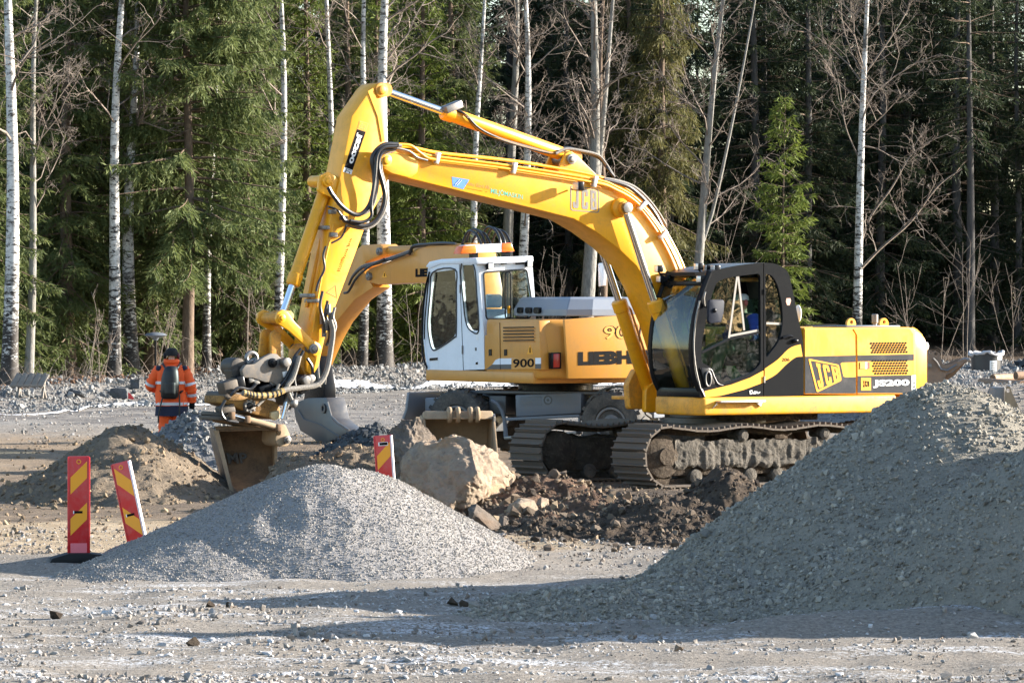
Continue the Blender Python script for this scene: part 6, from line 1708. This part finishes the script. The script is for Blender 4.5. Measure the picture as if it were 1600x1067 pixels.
cbx = U.p(733, 620, .6); ub(MB().box(cbx, (.2, .2, .2)), 'bracket', BLK, .02)
# ================================================================== marker boards
REDB = paint('marker_red', (.60, .016, .02), .3, .45, (.42, .22, .20), dscale=6)
ORB = paint('marker_amber', (.90, .36, .01), .35, .15, (.5, .3, .1), dscale=6)
PNK = plain('faded_pink', (.78, .17, .20), .5, 0, 0, 40, .25)
WED = plain('white_edge', (.82, .72, .72), .5)
def marker(label, px, py, rz, lean, mirror=False, h=.90, w=.20, foot=True, plate=False, edge=.012, tint=True):
    d = FPX * CAMH / (py - HORY); c = W(px, py, d); c.z = float(ground_h(c.x, c.y)) + (.07 if foot else 0)
    t = thing('marker_board', label, 'marker board', c, rz, 'red and yellow marker boards')
    R = Matrix.Rotation(lean, 3, 'Y')
    def mk(name, poly, y0, y1, mat, bev=0):
        m = MB().prism(poly, y0, y1); m.v = [tuple(R @ Vector(p)) for p in m.v]; return m.build(name, mat, t, bev)
    mk('board', rounded([(-w / 2, 0), (w / 2, 0), (w / 2, h), (-w / 2, h)], .012), -.012, .012, REDB, .004)
    mk('board_edge', [(w / 2 - .018, .0), (w / 2 + .004, .0), (w / 2 + .004, h - .005), (w / 2 - .018, h - .005)], -.020, .018, WED if edge > .012 else REDB, .004)
    mk('board_edge', [(-w / 2 - .004, .0), (-w / 2 + .010, .0), (-w / 2 + .010, h - .005), (-w / 2 - .004, h - .005)], -.018, .018, REDB, .004)
    s = -1 if mirror else 1; a = w / 2 - .024
    for z0 in (.17, .55):
        lo, hi = (z0, z0 + .15) if s > 0 else (z0 + .15, z0)
        mk('stripe', [(-a, lo), (a, hi), (a, hi + .155), (-a, lo + .155)], -.0145, -.012, ORB)
    if tint: mk('faded_patch', [(-a, .005), (a, .005), (a, .10 if s > 0 else .05), (-a, .10)], -.0145, -.012, PNK)
    mk('slot', [(-.045, .375), (.035, .375), (.035, .397), (-.045, .397)], -.017, -.012, TXK); mk('slot_lip', [(-.052, .372), (-.043, .372), (-.043, .40), (-.052, .40)], -.02, -.012, TXW)
    m = MB().tube([tuple(R @ Vector((.018 * math.cos(q) + .0, -.013, h - .05 + .018 * math.sin(q)))) for q in [2 * PI * k / 14 for k in range(14)]], .005, 6, closed=True); m.build('reflector_ring', ORB, t)
    if plate:
        mk('label_plate', [(-.055, h - .115), (.055, h - .115), (.055, h - .075), (-.055, h - .075)], -.0155, -.012, TXW); mk('label_print', [(-.04, h - .108), (.05, h - .108), (.05, h - .08), (-.04, h - .08)], -.0175, -.0155, TXK)
    if foot:
        m = MB().prism(rounded([(-.27, -.07), (.25, -.07), (.23, -.005), (.10, .012), (-.10, .012), (-.25, -.03)], .01), -.20, .16)
        m.build('rubber_foot', RUB, t, .008)
    return t
marker('upright red and yellow marker board standing on its black rubber foot at the left', 123, 878, R_(8), 0)
marker('leaning red and yellow marker board sunk at the edge of the pale gravel heap', 219, 864, R_(-22), R_(-13.5), True, edge=.03, foot=False)
marker('red and yellow marker board behind the pale heap, with a small label plate on top', 607, 812, R_(-14), R_(-4), False, .93, .205, foot=False, plate=True, edge=.03, tint=False)

# ================================================================== people
SKIN = plain('skin', (.52, .29, .20), .55)
def skin_body(name, joints, bones, mat, parent, sub=2, root='pelvis'):
    """one continuous body: joints {name: (position, radius)}"""
    me = bpy.data.meshes.new(name); ks = list(joints)
    me.from_pydata([joints[k][0] for k in ks], [(ks.index(a), ks.index(b)) for a, b in bones], [])
    o = link(name, me, parent); me.materials.append(mat)
    o.modifiers.new('skin', 'SKIN'); lay = me.skin_vertices[0].data if me.skin_vertices else None
    if lay is None:
        bm = bmesh.new(); bm.from_mesh(me); bm.verts.layers.skin.verify(); bm.to_mesh(me); bm.free(); lay = me.skin_vertices[0].data
    for i, k in enumerate(ks):
        rd = joints[k][1]; lay[i].radius = rd if hasattr(rd, '__len__') else (rd, rd); lay[i].use_root = (k == root)
    s = o.modifiers.new('smooth', 'SUBSURF'); s.levels = sub; s.render_levels = sub
    return o
def ell(c, rx, ry, n=20, yaw=0, amp=0, seed=0, tilt=0):
    out = []
    for k in range(n):
        t = 2 * PI * k / n; w = 1 + amp * math.sin(3 * t + seed) + amp * .7 * math.sin(5 * t + seed * 2.3)
        x, y = rx * w * math.cos(t), ry * w * math.sin(t)
        out.append((c[0] + x * math.cos(yaw) - y * math.sin(yaw), c[1] + x * math.sin(yaw) + y * math.cos(yaw), c[2] + tilt * x))
    return out
def sleeve(pts, rads, mat, parent, name='sleeve', n=14, wr=.085, seed=0):
    P = spline(pts, 6); R = spline([(r,) for r in rads], 6); m = MB()
    m.tube(P, [r[0] * (1 + wr * math.sin(i * 2.1 + seed) + wr * .6 * math.sin(i * 3.7)) for i, r in enumerate(R)], n)
    return m.build(name, mat, parent, 0, 60)
HIV = paint('hi_vis_orange', (.88, .105, .012), .75, .10, (.3, .08, .03), dscale=4)
NAVY = plain('navy_cloth', (.012, .016, .04), .85)
REF = plain('reflective_tape', (.55, .56, .60), .35, .2)
CAPB = plain('black_knit', (.012, .012, .014), .95, 0, .5, 90)
BAG = paint('black_nylon', (.012, .012, .013), .5, .2)
wk = thing('person', 'person in orange high visibility jacket walking away, with a black cap and backpack', 'person', (W(268, 711, 69).x, 69.0, float(ground_h(W(268, 711, 69).x, 69.0))), R_(4))
Jn = {'pelvis': ((0, 0, .90), .13), 'waist': ((0, 0, 1.05), .12), 'chest': ((0, .0, 1.25), .14), 'neck': ((0, .03, 1.46), .055), 'head': ((0, .05, 1.58), (.085, .095)), 'crown': ((0, .045, 1.65), .06), 'nose': ((0.0, .13, 1.57), .03),
      'shl': ((-.19, 0, 1.37), .065), 'ell': ((-.33, .06, 1.12), .045), 'wrl': ((-.22, .25, 1.06), .03), 'hal': ((-.17, .31, 1.07), .03),
      'shr': ((.19, 0, 1.37), .065), 'elr': ((.30, -.03, 1.09), .045), 'wrr': ((.32, .05, .85), .03), 'har': ((.32, .07, .77), .032),
      'hpl': ((-.09, 0, .85), .095), 'knl': ((-.10, .03, .48), .06), 'anl': ((-.11, -.06, .09), .045), 'tol': ((-.12, .10, .04), .035),
      'hpr': ((.09, 0, .85), .095), 'knr': ((.10, .10, .48), .06), 'anr': ((.10, .14, .09), .045), 'tor': ((.11, .30, .05), .035)}
Bn = [('pelvis', 'waist'), ('waist', 'chest'), ('chest', 'neck'), ('neck', 'head'), ('head', 'crown'), ('head', 'nose'), ('chest', 'shl'), ('shl', 'ell'), ('ell', 'wrl'), ('wrl', 'hal'), ('chest', 'shr'), ('shr', 'elr'), ('elr', 'wrr'), ('wrr', 'har'),
      ('pelvis', 'hpl'), ('hpl', 'knl'), ('knl', 'anl'), ('anl', 'tol'), ('pelvis', 'hpr'), ('hpr', 'knr'), ('knr', 'anr'), ('anr', 'tor')]
for i, (dx, dy, ln) in enumerate(((-.03, .02, .07), (-.012, .035, .085), (.006, .04, .09), (.022, .03, .08), (-.045, -.005, .05))):
    Jn['fr%d' % i] = ((.32 + dx * .6, .08 + dy * .7, .77 - ln * .6), .011); Jn['fs%d' % i] = ((.315 + dx * .6, .10 + dy * .7, .77 - ln), .009); Bn += [('har', 'fr%d' % i), ('fr%d' % i, 'fs%d' % i)]
    Jn['fl%d' % i] = ((-.13, .33 + dx * .5, 1.075 + dx * .5), .011); Jn['fm%d' % i] = ((-.09, .335 + dx * .5, 1.06 + dx * .6), .009); Bn += [('hal', 'fl%d' % i), ('fl%d' % i, 'fm%d' % i)]
skin_body('body', Jn, Bn, SKIN, wk)
m = MB(); rg = []
for z, rx, ry, cy, sd in ((.625, .265, .17, .0, 0), (.70, .262, .17, 0, .6), (.79, .258, .168, 0, 1.3)): rg.append(ell((0, cy, z), rx, ry, 24, 0, .02, sd))
m.loft(rg); m.build('jacket_hem', NAVY, wk, 0, 60)
rg = []
for z, rx, ry, cy, sd in ((.785, .262, .172, 0, 1.2), (.88, .258, .172, 0, 2), (.98, .250, .168, 0, 2.8), (1.06, .245, .165, .0, 3.4), (1.15, .248, .168, 0, 4.3), (1.24, .252, .17, 0, 5), (1.32, .248, .165, .0, 5.5), (1.385, .225, .145, .005, 6), (1.43, .165, .115, .015, 6.3), (1.475, .105, .09, .03, 6.6), (1.52, .085, .082, .04, 7)):
    rg.append(ell((0, cy, z), rx, ry, 24, 0, .034, sd * 1.7))
jk = MB().loft(rg).build('jacket', HIV, wk, 0, 60)
MB().tube([(.095 * math.cos(t), .03 + .09 * math.sin(t) - .02, 1.495 + .012 * math.sin(t)) for t in [2 * PI * k / 18 for k in range(18)]], .035, 8, closed=True).build('hood_collar', HIV, jk)
MB().loft([ell((0, 0, z), .265, .176, 24, 0, .018, 1.6) for z in (.795, .815, .842)]).build('reflective_band', REF, jk)
MB().loft([ell((0, 0, z), .253, .174, 24, 0, .018, 4.4) for z in (1.13, 1.15, 1.175)]).build('reflective_band', REF, jk)
sl = sleeve([(-.185, 0, 1.37), (-.27, .02, 1.24), (-.335, .06, 1.11), (-.29, .16, 1.07), (-.22, .25, 1.055)], [.095, .088, .082, .075, .066], HIV, jk, seed=1)
sr = sleeve([(.185, 0, 1.37), (.255, -.02, 1.23), (.305, -.03, 1.08), (.32, .02, .95), (.325, .05, .85)], [.095, .090, .085, .076, .066], HIV, jk, seed=3)
for P0, P1, r0 in (((-.318, .045, 1.155), (-.333, .06, 1.115), .090), ((.285, -.027, 1.145), (.295, -.03, 1.10), .092), ((.316, .01, .985), (.320, .02, .94), .084)):
    MB().tube([P0, P1], r0, 16).build('reflective_band', REF, jk)
for x in (-.20, .205): MB().ball((x, -.045, 1.375), (.055, .065, .05)).build('shoulder_patch', NAVY, jk)
MB().tube([(.325, .05, .86), (.322, .065, .78), (.32, .08, .72)], [.045, .05, .035], 10).build('glove', BLK, wk)
for s, pts in ((-1, [(-.09, 0, .90), (-.10, .02, .70), (-.105, .03, .50), (-.11, -.01, .30), (-.11, -.05, .12)]), (1, [(.09, 0, .90), (.095, .05, .70), (.10, .09, .50), (.10, .12, .30), (.10, .14, .12)])):
    sleeve(pts, [.135, .12, .105, .098, .10], HIV, wk, 'trouser_leg', seed=s)
    a = pts[-1]; MB().ball((a[0], a[1] + .06, .06), (.055, .14, .07)).build('boot', BLK, wk)
rg = [ell((0, .05, 1.575), .100, .112, 18), ell((0, .048, 1.62), .104, .115, 18), ell((0, .045, 1.67), .088, .098, 18), ell((0, .045, 1.705), .045, .05, 18)]
MB().loft(rg).build('knit_cap', CAPB, wk, 0, 60)
for x in (-.105, .105): MB().ball((x, .05, 1.575), (.03, .045, .05)).build('ear_muff', plain('ear_muff_red', (.10, .012, .02)) if x > 0 else BLK, wk)
# the backpack hangs on the person
bp = thing('backpack', 'black backpack with loose straps on the back of the orange jacket', 'backpack', wk.location, R_(4))
rg = []
for z, rx, ry in ((.90, .10, .05), (.93, .135, .08), (1.05, .145, .105), (1.22, .14, .10), (1.33, .12, .08), (1.40, .095, .055), (1.42, .05, .02)): rg.append(ell((-.02 + .06 * (z - 1.15), -.235, z), rx, ry, 20, 0, .03, z * 9))
MB().loft(rg).build('bag', BAG, bp, 0, 60)
MB().loft([ell((-.02, -.32, z), .085, .035, 14) for z in (.98, 1.02, 1.12, 1.16)]).build('pocket', BAG, bp, .01)
for x in (-.13, .13):
    MB().tube(spline([(x * .7, -.17, 1.38), (x * 1.1, -.05, 1.45), (x * 1.2, .10, 1.40), (x * 1.35, .16, 1.25), (x * 1.7, .05, 1.08), (x * 1.1, -.18, 1.0)], 6), .018, 6).build('shoulder_strap', BAG, bp)
    MB().tube(spline([(x * .95, -.20, .98), (x * 1.15 - .02, -.21, .80), (x * 1.25 - .04, -.2, .64), (x * 1.2 - .05, -.19, .52)], 5), .014, 6).build('loose_strap', BAG, bp)
# the operator in the tracked machine's cab
h0 = J.p(1158, 473, .84)
op = thing('person', 'operator with white cap, dark vest and blue sleeves sitting in the black cab', 'person', J.o, J.yaw)
hx, hz = h0.x, h0.z; sx = hx - .06
Jo = {'pelvis': ((sx - .02, .84, 1.80), .13), 'waist': ((sx - .03, .84, 1.93), .12), 'chest': ((sx, .84, 2.13), .14), 'neck': ((sx + .03, .84, hz - .15), .055), 'head': ((hx, .84, hz), (.085, .095)), 'crown': ((hx - .01, .84, hz + .08), .065), 'nose': ((hx + .095, .84, hz - .015), .02), 'chin': ((hx + .06, .84, hz - .085), .03)}
Bo = [('pelvis', 'waist'), ('waist', 'chest'), ('chest', 'neck'), ('neck', 'head'), ('head', 'crown'), ('head', 'nose'), ('head', 'chin')]
for n_, s in (('l', 1), ('r', -1)):
    Jo.update({'sh' + n_: ((sx, .84 + .19 * s, 2.22), .065), 'el' + n_: ((sx + .06, .84 + .28 * s, 1.97), .045), 'wr' + n_: ((.27, .84 + .32 * s, 1.95), .03), 'ha' + n_: ((.33, .84 + .33 * s, 1.96), .034),
               'hp' + n_: ((sx + .03, .84 + .10 * s, 1.78), .095), 'kn' + n_: ((sx + .48, .84 + .15 * s, 1.76), .065), 'an' + n_: ((sx + .60, .84 + .14 * s, 1.30), .045), 'to' + n_: ((sx + .76, .84 + .14 * s, 1.25), .035)})
    Bo += [('chest', 'sh' + n_), ('sh' + n_, 'el' + n_), ('el' + n_, 'wr' + n_), ('wr' + n_, 'ha' + n_), ('pelvis', 'hp' + n_), ('hp' + n_, 'kn' + n_), ('kn' + n_, 'an' + n_), ('an' + n_, 'to' + n_)]
    for i in range(4):
        Jo['f%s%d' % (n_, i)] = ((.36, .84 + .33 * s, 1.985 - .02 * i), .01); Jo['g%s%d' % (n_, i)] = ((.355, .84 + .30 * s, 1.98 - .02 * i), .009); Bo += [('ha' + n_, 'f%s%d' % (n_, i)), ('f%s%d' % (n_, i), 'g%s%d' % (n_, i))]
    Jo['t' + n_] = ((.31, .84 + .295 * s, 1.985), .011); Bo.append(('ha' + n_, 't' + n_))
skin_body('body', Jo, Bo, SKIN, op)
GRV = plain('dark_green_vest', (.012, .045, .035), .85); BLS = plain('blue_sleeve', (.02, .055, .30), .8)
MB().loft([ell((sx - .03 + .03 * i / 5, .84, 1.80 + .095 * i), a, b, 18, 0, .02, i) for i, (a, b) in enumerate(((.15, .21), (.15, .21), (.155, .215), (.155, .22), (.14, .20), (.09, .11)))]).build('vest', GRV, op, 0, 60)
for s in (1, -1):
    sleeve([(sx, .84 + .18 * s, 2.22), (sx + .02, .84 + .26 * s, 2.09), (sx + .07, .84 + .285 * s, 1.965), (.25, .84 + .32 * s, 1.955)], [.08, .075, .065, .045], BLS, op, seed=s)
    sleeve([(sx, .84 + .10 * s, 1.80), (sx + .25, .84 + .13 * s, 1.80), (sx + .50, .84 + .15 * s, 1.75), (sx + .57, .84 + .145 * s, 1.55), (sx + .61, .84 + .14 * s, 1.32)], [.115, .105, .085, .075, .075], plain('work_trousers', (.05, .10, .04)), op, 'trouser_leg', seed=s)
m = MB().loft([ell((hx - .005, .84, hz + .035), .105, .098, 16), ell((hx - .01, .84, hz + .085), .098, .09, 16), ell((hx - .015, .84, hz + .12), .05, .05, 16)]); m.build('cap', WPLA, op, 0, 60)
MB().prism(rounded([(hx + .06, .77), (hx + .17, .79), (hx + .19, .84), (hx + .17, .89), (hx + .06, .91)], .03), hz + .03, hz + .042, mp=lambda a, b, c: (a, b, c)).build('cap_peak', WPLA, op)
for s in (1, -1): MB().ball((hx - .01, .84 + .095 * s, hz), (.03, .022, .045)).build('ear_muff', plain('ear_muff_pink', (.5, .12, .12)), op)
# bright jacket thrown in front of the seat
jb = MB(); jb.loft([ell((.30 + .05 * i, 1.08, 1.22 + .07 * i), .13 - .015 * i, .09, 14, .3, .08, i) for i in range(6)]); tag(jb.build('jacket', foliage_mat('hi_vis_green', (.10, .42, .05), (.16, .5, .08), (.12, .4, .06)), None, 0, 60), 'bright green garment lying low in the front of the black cab', 'jacket').matrix_world = J.M

# ================================================================== loose buckets, bin, pipes
def open_bucket(name, label, M4, w, prof, mat, plate_mat, ears=(), teeth=0, th=.03, ear_r=.05):
    """bucket shell: profile (depth y, height z) swept across the width x, in the frame M4"""
    t = thing(name, label, 'bucket'); t.matrix_world = M4
    sp = spline(prof, 4); n = len(sp); m = MB(); vs = []
    cy = sum(p[0] for p in sp) / n; cz = sum(p[1] for p in sp) / n
    for s in (-1, 1): vs += [(s * w / 2, b, c) for b, c in sp]
    for s in (-1, 1): vs += [(s * w / 2, b + (cy - b) * th * 1.6, c + (cz - c) * th * 1.6) for b, c in sp]
    fs = []
    for i in range(n - 1): fs.append((i, i + 1, n + i + 1, n + i)); fs.append((2 * n + i, 3 * n + i, 3 * n + i + 1, 2 * n + i + 1))
    fs += [(0, n, 3 * n, 2 * n), (n - 1, 3 * n - 1, 4 * n - 1, 2 * n - 1)]
    m.add(vs, fs); m.build('shell', mat, t, 0, 50)
    for s in (-1, 1): MB().prism(sp, s * w / 2 - .018, s * w / 2 + .018, mp=lambda b, c, a: (a, b, c)).build('side_plate', plate_mat, t, .004)
    for ex_, poly, hole in ears:
        MB().prism(rounded(poly, .06), ex_ - .03, ex_ + .03, [[(hole[0] + ear_r * math.cos(q), hole[1] + ear_r * math.sin(q)) for q in [2 * PI * k / 14 for k in range(14)]]], mp=lambda b, c, a: (a, b, c)).build('ear', plate_mat, t)
    for k in range(teeth):
        x = -w / 2 + .08 + (w - .16) * k / max(1, teeth - 1); e = Vector((0, *sp[-1])); d = Vector((0, sp[-1][0] - sp[-4][0], sp[-1][1] - sp[-4][1])).normalized()
        m = MB().bar(Vector((x, 0, 0)) + e - d * .08, Vector((x, 0, 0)) + e + d * .13, .07, .045); m.build('tooth', STL, t, .012)
    return t
# tan bucket standing open between the boulders and the wheeled machine
c = W(716, 726, 62.0); c.z = float(ground_h(c.x, c.y))
Mb = Matrix.Translation(c) @ Matrix.Rotation(R_(8), 4, 'Z')
pb_ = [(-.05, .82), (.22, .85), (.46, .72), (.56, .45), (.48, .20), (.20, .04), (-.25, .0), (-.60, .02)]
tb_ = open_bucket('digging_bucket', 'sandy tan digging bucket standing open between the boulders and the grey undercarriage', Mb, 1.0, pb_, TANS, TANS)
MB().prism([(-.1, .80), (.0, .92), (.16, .90), (.16, .80)], -.5, .5, mp=lambda b, c, a: (a, b, c)).build('top_beam', TANS, tb_, .03)
for x in (-.13, -.01, .17, .27):
    MB().lathe([(.11, -.03), (.12, 0), (.11, .03)], (x, -.02, .86), (1, 0, 0), 18).build('hook', TANS, tb_, .006)
MB().prism(rounded([(-.06, .86), (.1, .88), (.12, .55), (-.02, .50), (-.1, .62)], .05), .485, .53, mp=lambda b, c, a: (a, b, c)).build('side_cutter', STL, tb_)
MB().prism(rounded([(-.14, .85), (.05, .78), (.1, .45), (-.05, .40), (-.35, .42)], .05), -.62, -.57, [[(-.04 + .045 * math.cos(q), .72 + .06 * math.sin(q)) for q in [2 * PI * k / 12 for k in range(12)]]], mp=lambda b, c, a: (a, b, c)).build('ear', TANS, tb_)
MB().tube(spline([(.5, -.08, .84), (.5, -.06, .62), (.5, -.10, .40), (.5, -.25, .15), (.5, -.5, .03), (.5, -.7, .03)], 6), .022, 8).build('cutting_edge', STL, tb_)
# bucket behind the tail of the tracked machine
B2 = Frame(W(1470, 600, 72).x, 72.0, R_(180))
bk2 = thing('digging_bucket', 'worn digging bucket with teeth to the right, behind the yellow counterweight', 'bucket', B2.o, B2.yaw)
TN2 = paint('bucket_brown', (.26, .19, .135), .6, .6, (.14, .11, .09), .3, 6)
o2 = [(1440, 560), (1452, 553), (1457, 549.5), (1462, 548), (1467, 551), (1470, 559), (1473, 568), (1479, 571), (1490, 568), (1500, 563), (1508, 560.5), (1511.5, 562), (1505, 568), (1494, 576), (1487, 581), (1478, 585), (1470, 640), (1440, 660)]
P = B2.qs(o2, 0); hh = B2.q(1462.5, 553, 0); hole = [[(hh[0] + .03 * math.cos(q), hh[1] + .03 * math.sin(q)) for q in [2 * PI * k / 12 for k in range(12)]]]
MB().prism(P, -.04, .0, hole).build('side_plate', TN2, bk2); MB().prism(P, -.94, -.90, hole).build('side_plate', TN2, bk2)
lo_ = B2.qs([(1442, 588), (1470, 590), (1490, 581), (1508, 566), (1511, 563), (1505, 571), (1490, 588), (1470, 600), (1442, 604)], 0)
MB().prism(lo_, -.899, -.041).build('shell', RUST, bk2)
for k in range(4):
    a, b = B2.p(1504, 568, 0), B2.p(1516.5, 560.5, 0); y = -.1 - .22 * k
    MB().bar((a.x, y, a.z), (b.x, y, b.z), .09, .05).build('tooth', STL, bk2, .015)
pin(1452, 572, -.02, .05, .045, STL, bk2, 'pin_boss', True, B2)
khp = [tuple(B2.p(a, b, .02)) for a, b in ((1458, 560), (1464, 566), (1470, 577), (1480, 579), (1495, 570))]; MB().tube(khp, .022, 6).build('weld_rib', STL, bk2)
# ear of another bucket right of the big heap
B3 = Frame(W(1580, 640, 52).x, 52.0, R_(180))
bk3 = thing('digging_bucket', 'sand coloured bucket ear with an eye, sticking up behind the big heap at the right', 'bucket', B3.o, B3.yaw)
e3 = [(1570, 640), (1571, 612), (1573, 603), (1578, 603), (1581, 612), (1588, 628), (1596, 645), (1600, 700), (1570, 700)]
hh = B3.q(1575.3, 610, 0)
MB().prism(rounded(B3.qs(e3, 0), .02), -.05, 0, [[(hh[0] + .022 * math.cos(q), hh[1] + .03 * math.sin(q)) for q in [2 * PI * k / 12 for k in range(12)]]]).build('ear', TANS, bk3)
MB().prism(B3.qs([(1555, 606), (1572, 604), (1572, 640), (1600, 700), (1550, 700)], 0), -.7, -.06).build('shell', paint('dusty_grey', (.2, .19, .18), .7, .5), bk3, .02)
# black bin with its bag
d = 100.0; c = W(1541, 583, d); c.z = float(ground_h(c.x, c.y)); h_ = (CAMH - (551 - HORY) * d / FPX) - c.z; r0 = 24.5 * d / FPX
bn = thing('bin', 'round black bin with a pale bag folded over its rim, on the stone bank', 'bin', c)
MB().lathe([(r0 * .94, 0), (r0, h_), (r0 * .93, h_), (r0 * .88, .05), (0.0001, .05)], (0, 0, 0), (0, 0, 1), 32).build('drum', paint('bin_black', (.028, .03, .034), .35, .2, (.12, .11, .1)), bn, 0, 40)
MB().tube([(r0 * (1.04 + .05 * math.sin(5 * q)) * math.cos(q), r0 * (1.04 + .05 * math.sin(4 * q + 1)) * math.sin(q), h_ - .02 + .03 * math.sin(3 * q + .5) + .02 * math.sin(7 * q)) for q in [2 * PI * k / 48 for k in range(48)]], [.035 + .014 * math.sin(k * 1.9) for k in range(48)], 8, closed=True).build('bag', plain('bag_plastic', (.45, .43, .43), .3, 0, .5, 14), bn)
def curved_label(a0, a1, z0, z1, mat, lift=.006):
    m = MB(); n = 6; vs = [((r0 * (.94 + .06 * z / h_) + lift) * math.cos(a0 + (a1 - a0) * k / n), (r0 * (.94 + .06 * z / h_) + lift) * math.sin(a0 + (a1 - a0) * k / n), z) for k in range(n + 1) for z in (z0, z1)]
    m.add(vs, [(2 * k, 2 * k + 2, 2 * k + 3, 2 * k + 1) for k in range(n)]); return m.build('label', mat, bn)
curved_label(R_(-83), R_(-53), h_ - .42, h_ - .18, TXW); curved_label(R_(-50), R_(-12), h_ - .16, h_ - .06, TXW)
for k in range(5): curved_label(R_(-79), R_(-57), h_ - .40 + .042 * k, h_ - .385 + .042 * k, TXG, .010)
# rusty pipes
def rpipe(label, a, b, d0, d1, r):
    p, q = W(*a, d0), W(*b, d1); t = (q - p).normalized(); L = (q - p).length
    o = MB().lathe([(r, 0), (r, L), (r * .86, L), (r * .86, .02), (r * .86, 0)], (0, 0, 0), t, 20)
    o.f.append(tuple([k for k in range(20)]) if False else (80, 81, 1, 0))
    ob = o.build('steel_pipe', paint('pipe_rust', (.30, .19, .12), .75, .7, (.12, .08, .06), .1, 5) if 'pipe_rust' not in bpy.data.materials else bpy.data.materials['pipe_rust'], None, 0, 45)
    ob.location = p; tag(ob, label, 'pipe', 'rusty steel pipes at the right edge'); return ob
rpipe('shorter rusty steel pipe lying behind the other two, its dark end left of the bin', (1551, 590.5), (1640, 586), 86, 88, .072)
rpipe('rusty steel pipe lying highest of three at the right edge', (1587, 587), (1690, 583), 85.2, 86, .082)
rpipe('longest rusty steel pipe, lowest and nearest of three at the right edge', (1598, 601.5), (1533, 596.5), 83.2, 84.5, .082)
# bench, garden lamp, stone blocks along the edge of the wood
x, y = tree_xy(46, 3.5); zg = float(ground_h(x, y))
be = thing('bench', 'low weathered wooden bench with a slatted back at the left forest edge', 'bench', (x, y, zg), R_(-6))
WOOD = paint('grey_wood', (.20, .175, .15), .85, .5, (.09, .075, .06), dscale=6)
sw = 54 * y / FPX
for k in range(5):
    xx = -sw / 2 + sw * (k + .5) / 5; m = MB().box((0, 0, 0), (sw / 5 - .02, .03, .42), Matrix.Rotation(R_(-38), 3, 'X') @ Matrix.Rotation(R_(18), 3, 'Y')); o = m.build('slat', WOOD, be, .005); o.location = (xx, .0, .40)
for xx in (-sw * .3, sw * .42):
    MB().bar((xx, -.18, .0), (xx + .02, .12, .55), .05, .06).bar((xx, .2, 0), (xx, -.1, .3), .05, .06).build('leg', WOOD, be)
MB().box((0, -.2, .28), (sw * .96, .07, .04)).build('rail', WOOD, be); MB().box((.05, .14, .5), (sw * .96, .05, .05)).build('rail', WOOD, be)
x, y = tree_xy(243, 4); zg = float(ground_h(x, y)); hl = CAMH - (524 - HORY) * y / FPX - zg
gl_ = thing('garden_lamp', 'small mushroom shaped garden lamp behind the worker', 'lamp', (x, y, zg))
MB().cyl((0, 0, 0), (0, 0, hl), .03, n=10).build('pole', BLK, gl_); MB().lathe([(.05, -.12), (.09, -.06), (.29, 0), (.22, .05), (.08, .075), (0.0001, .08)], (0, 0, hl), (0, 0, 1), 24).build('lamp_shade', PGR, gl_)
MB().cyl((0, 0, hl * .25), (0, 0, hl * .32), .045, n=10).build('collar', STL, gl_)
SLB = rockmat('slate_block', (.075, .08, .09), (.12, .125, .13), (.05, .05, .055), (.09, .1, .085))
def edge_rock(px, w, h, off, label, seed, boxy=False):
    x, y = tree_xy(px, off); r = random.Random(seed); zg = float(ground_h(x, y)); k = y / FPX; pts = []
    for i in range(16):
        v = Vector((r.gauss(0, 1), r.gauss(0, 1), r.gauss(0, 1))).normalized()
        if boxy: v = Vector([math.copysign(.8, t) if abs(t) > .3 else t for t in v])
        pts.append(Vector((x, y, zg + h * k * .45)) + Vector((v.x * w * k / 2, v.y * w * k / 2, v.z * h * k * .55)))
    boulder('rock', label, pts, SLB, seed, .03, 3, .4, cat='rock')
edge_rock(118, 34, 13, 3.5, 'long dark boulder at the forest edge left of the stone blocks', 41)
edge_rock(186, 34, 17, 3.2, 'grey block with a red paint mark at the forest edge', 42, True)
edge_rock(211, 20, 19, 4, 'dark square block close behind the worker', 43, True)
x, y = tree_xy(203, 2.6); zg = float(ground_h(x, y))
mk_ = MB().add([(x - .1, y, zg + .25), (x + .12, y, zg + .02), (x + .2, y - .02, zg + .06), (x + .02, y, zg + .3), (x - .03, y - .005, zg + .33)], [(0, 1, 2, 3, 4)]); 
tag(MB().prism([(-.08, .03), (.07, .0), (.10, .03), (.0, .15), (-.04, .17)], -.015, .0).build('marking_cloth', plain('red_cloth', (.6, .05, .05), .7), None), 'scrap of red marking cloth leaning on the stone block at the forest edge', 'cloth').location = (x, y, zg + .02)
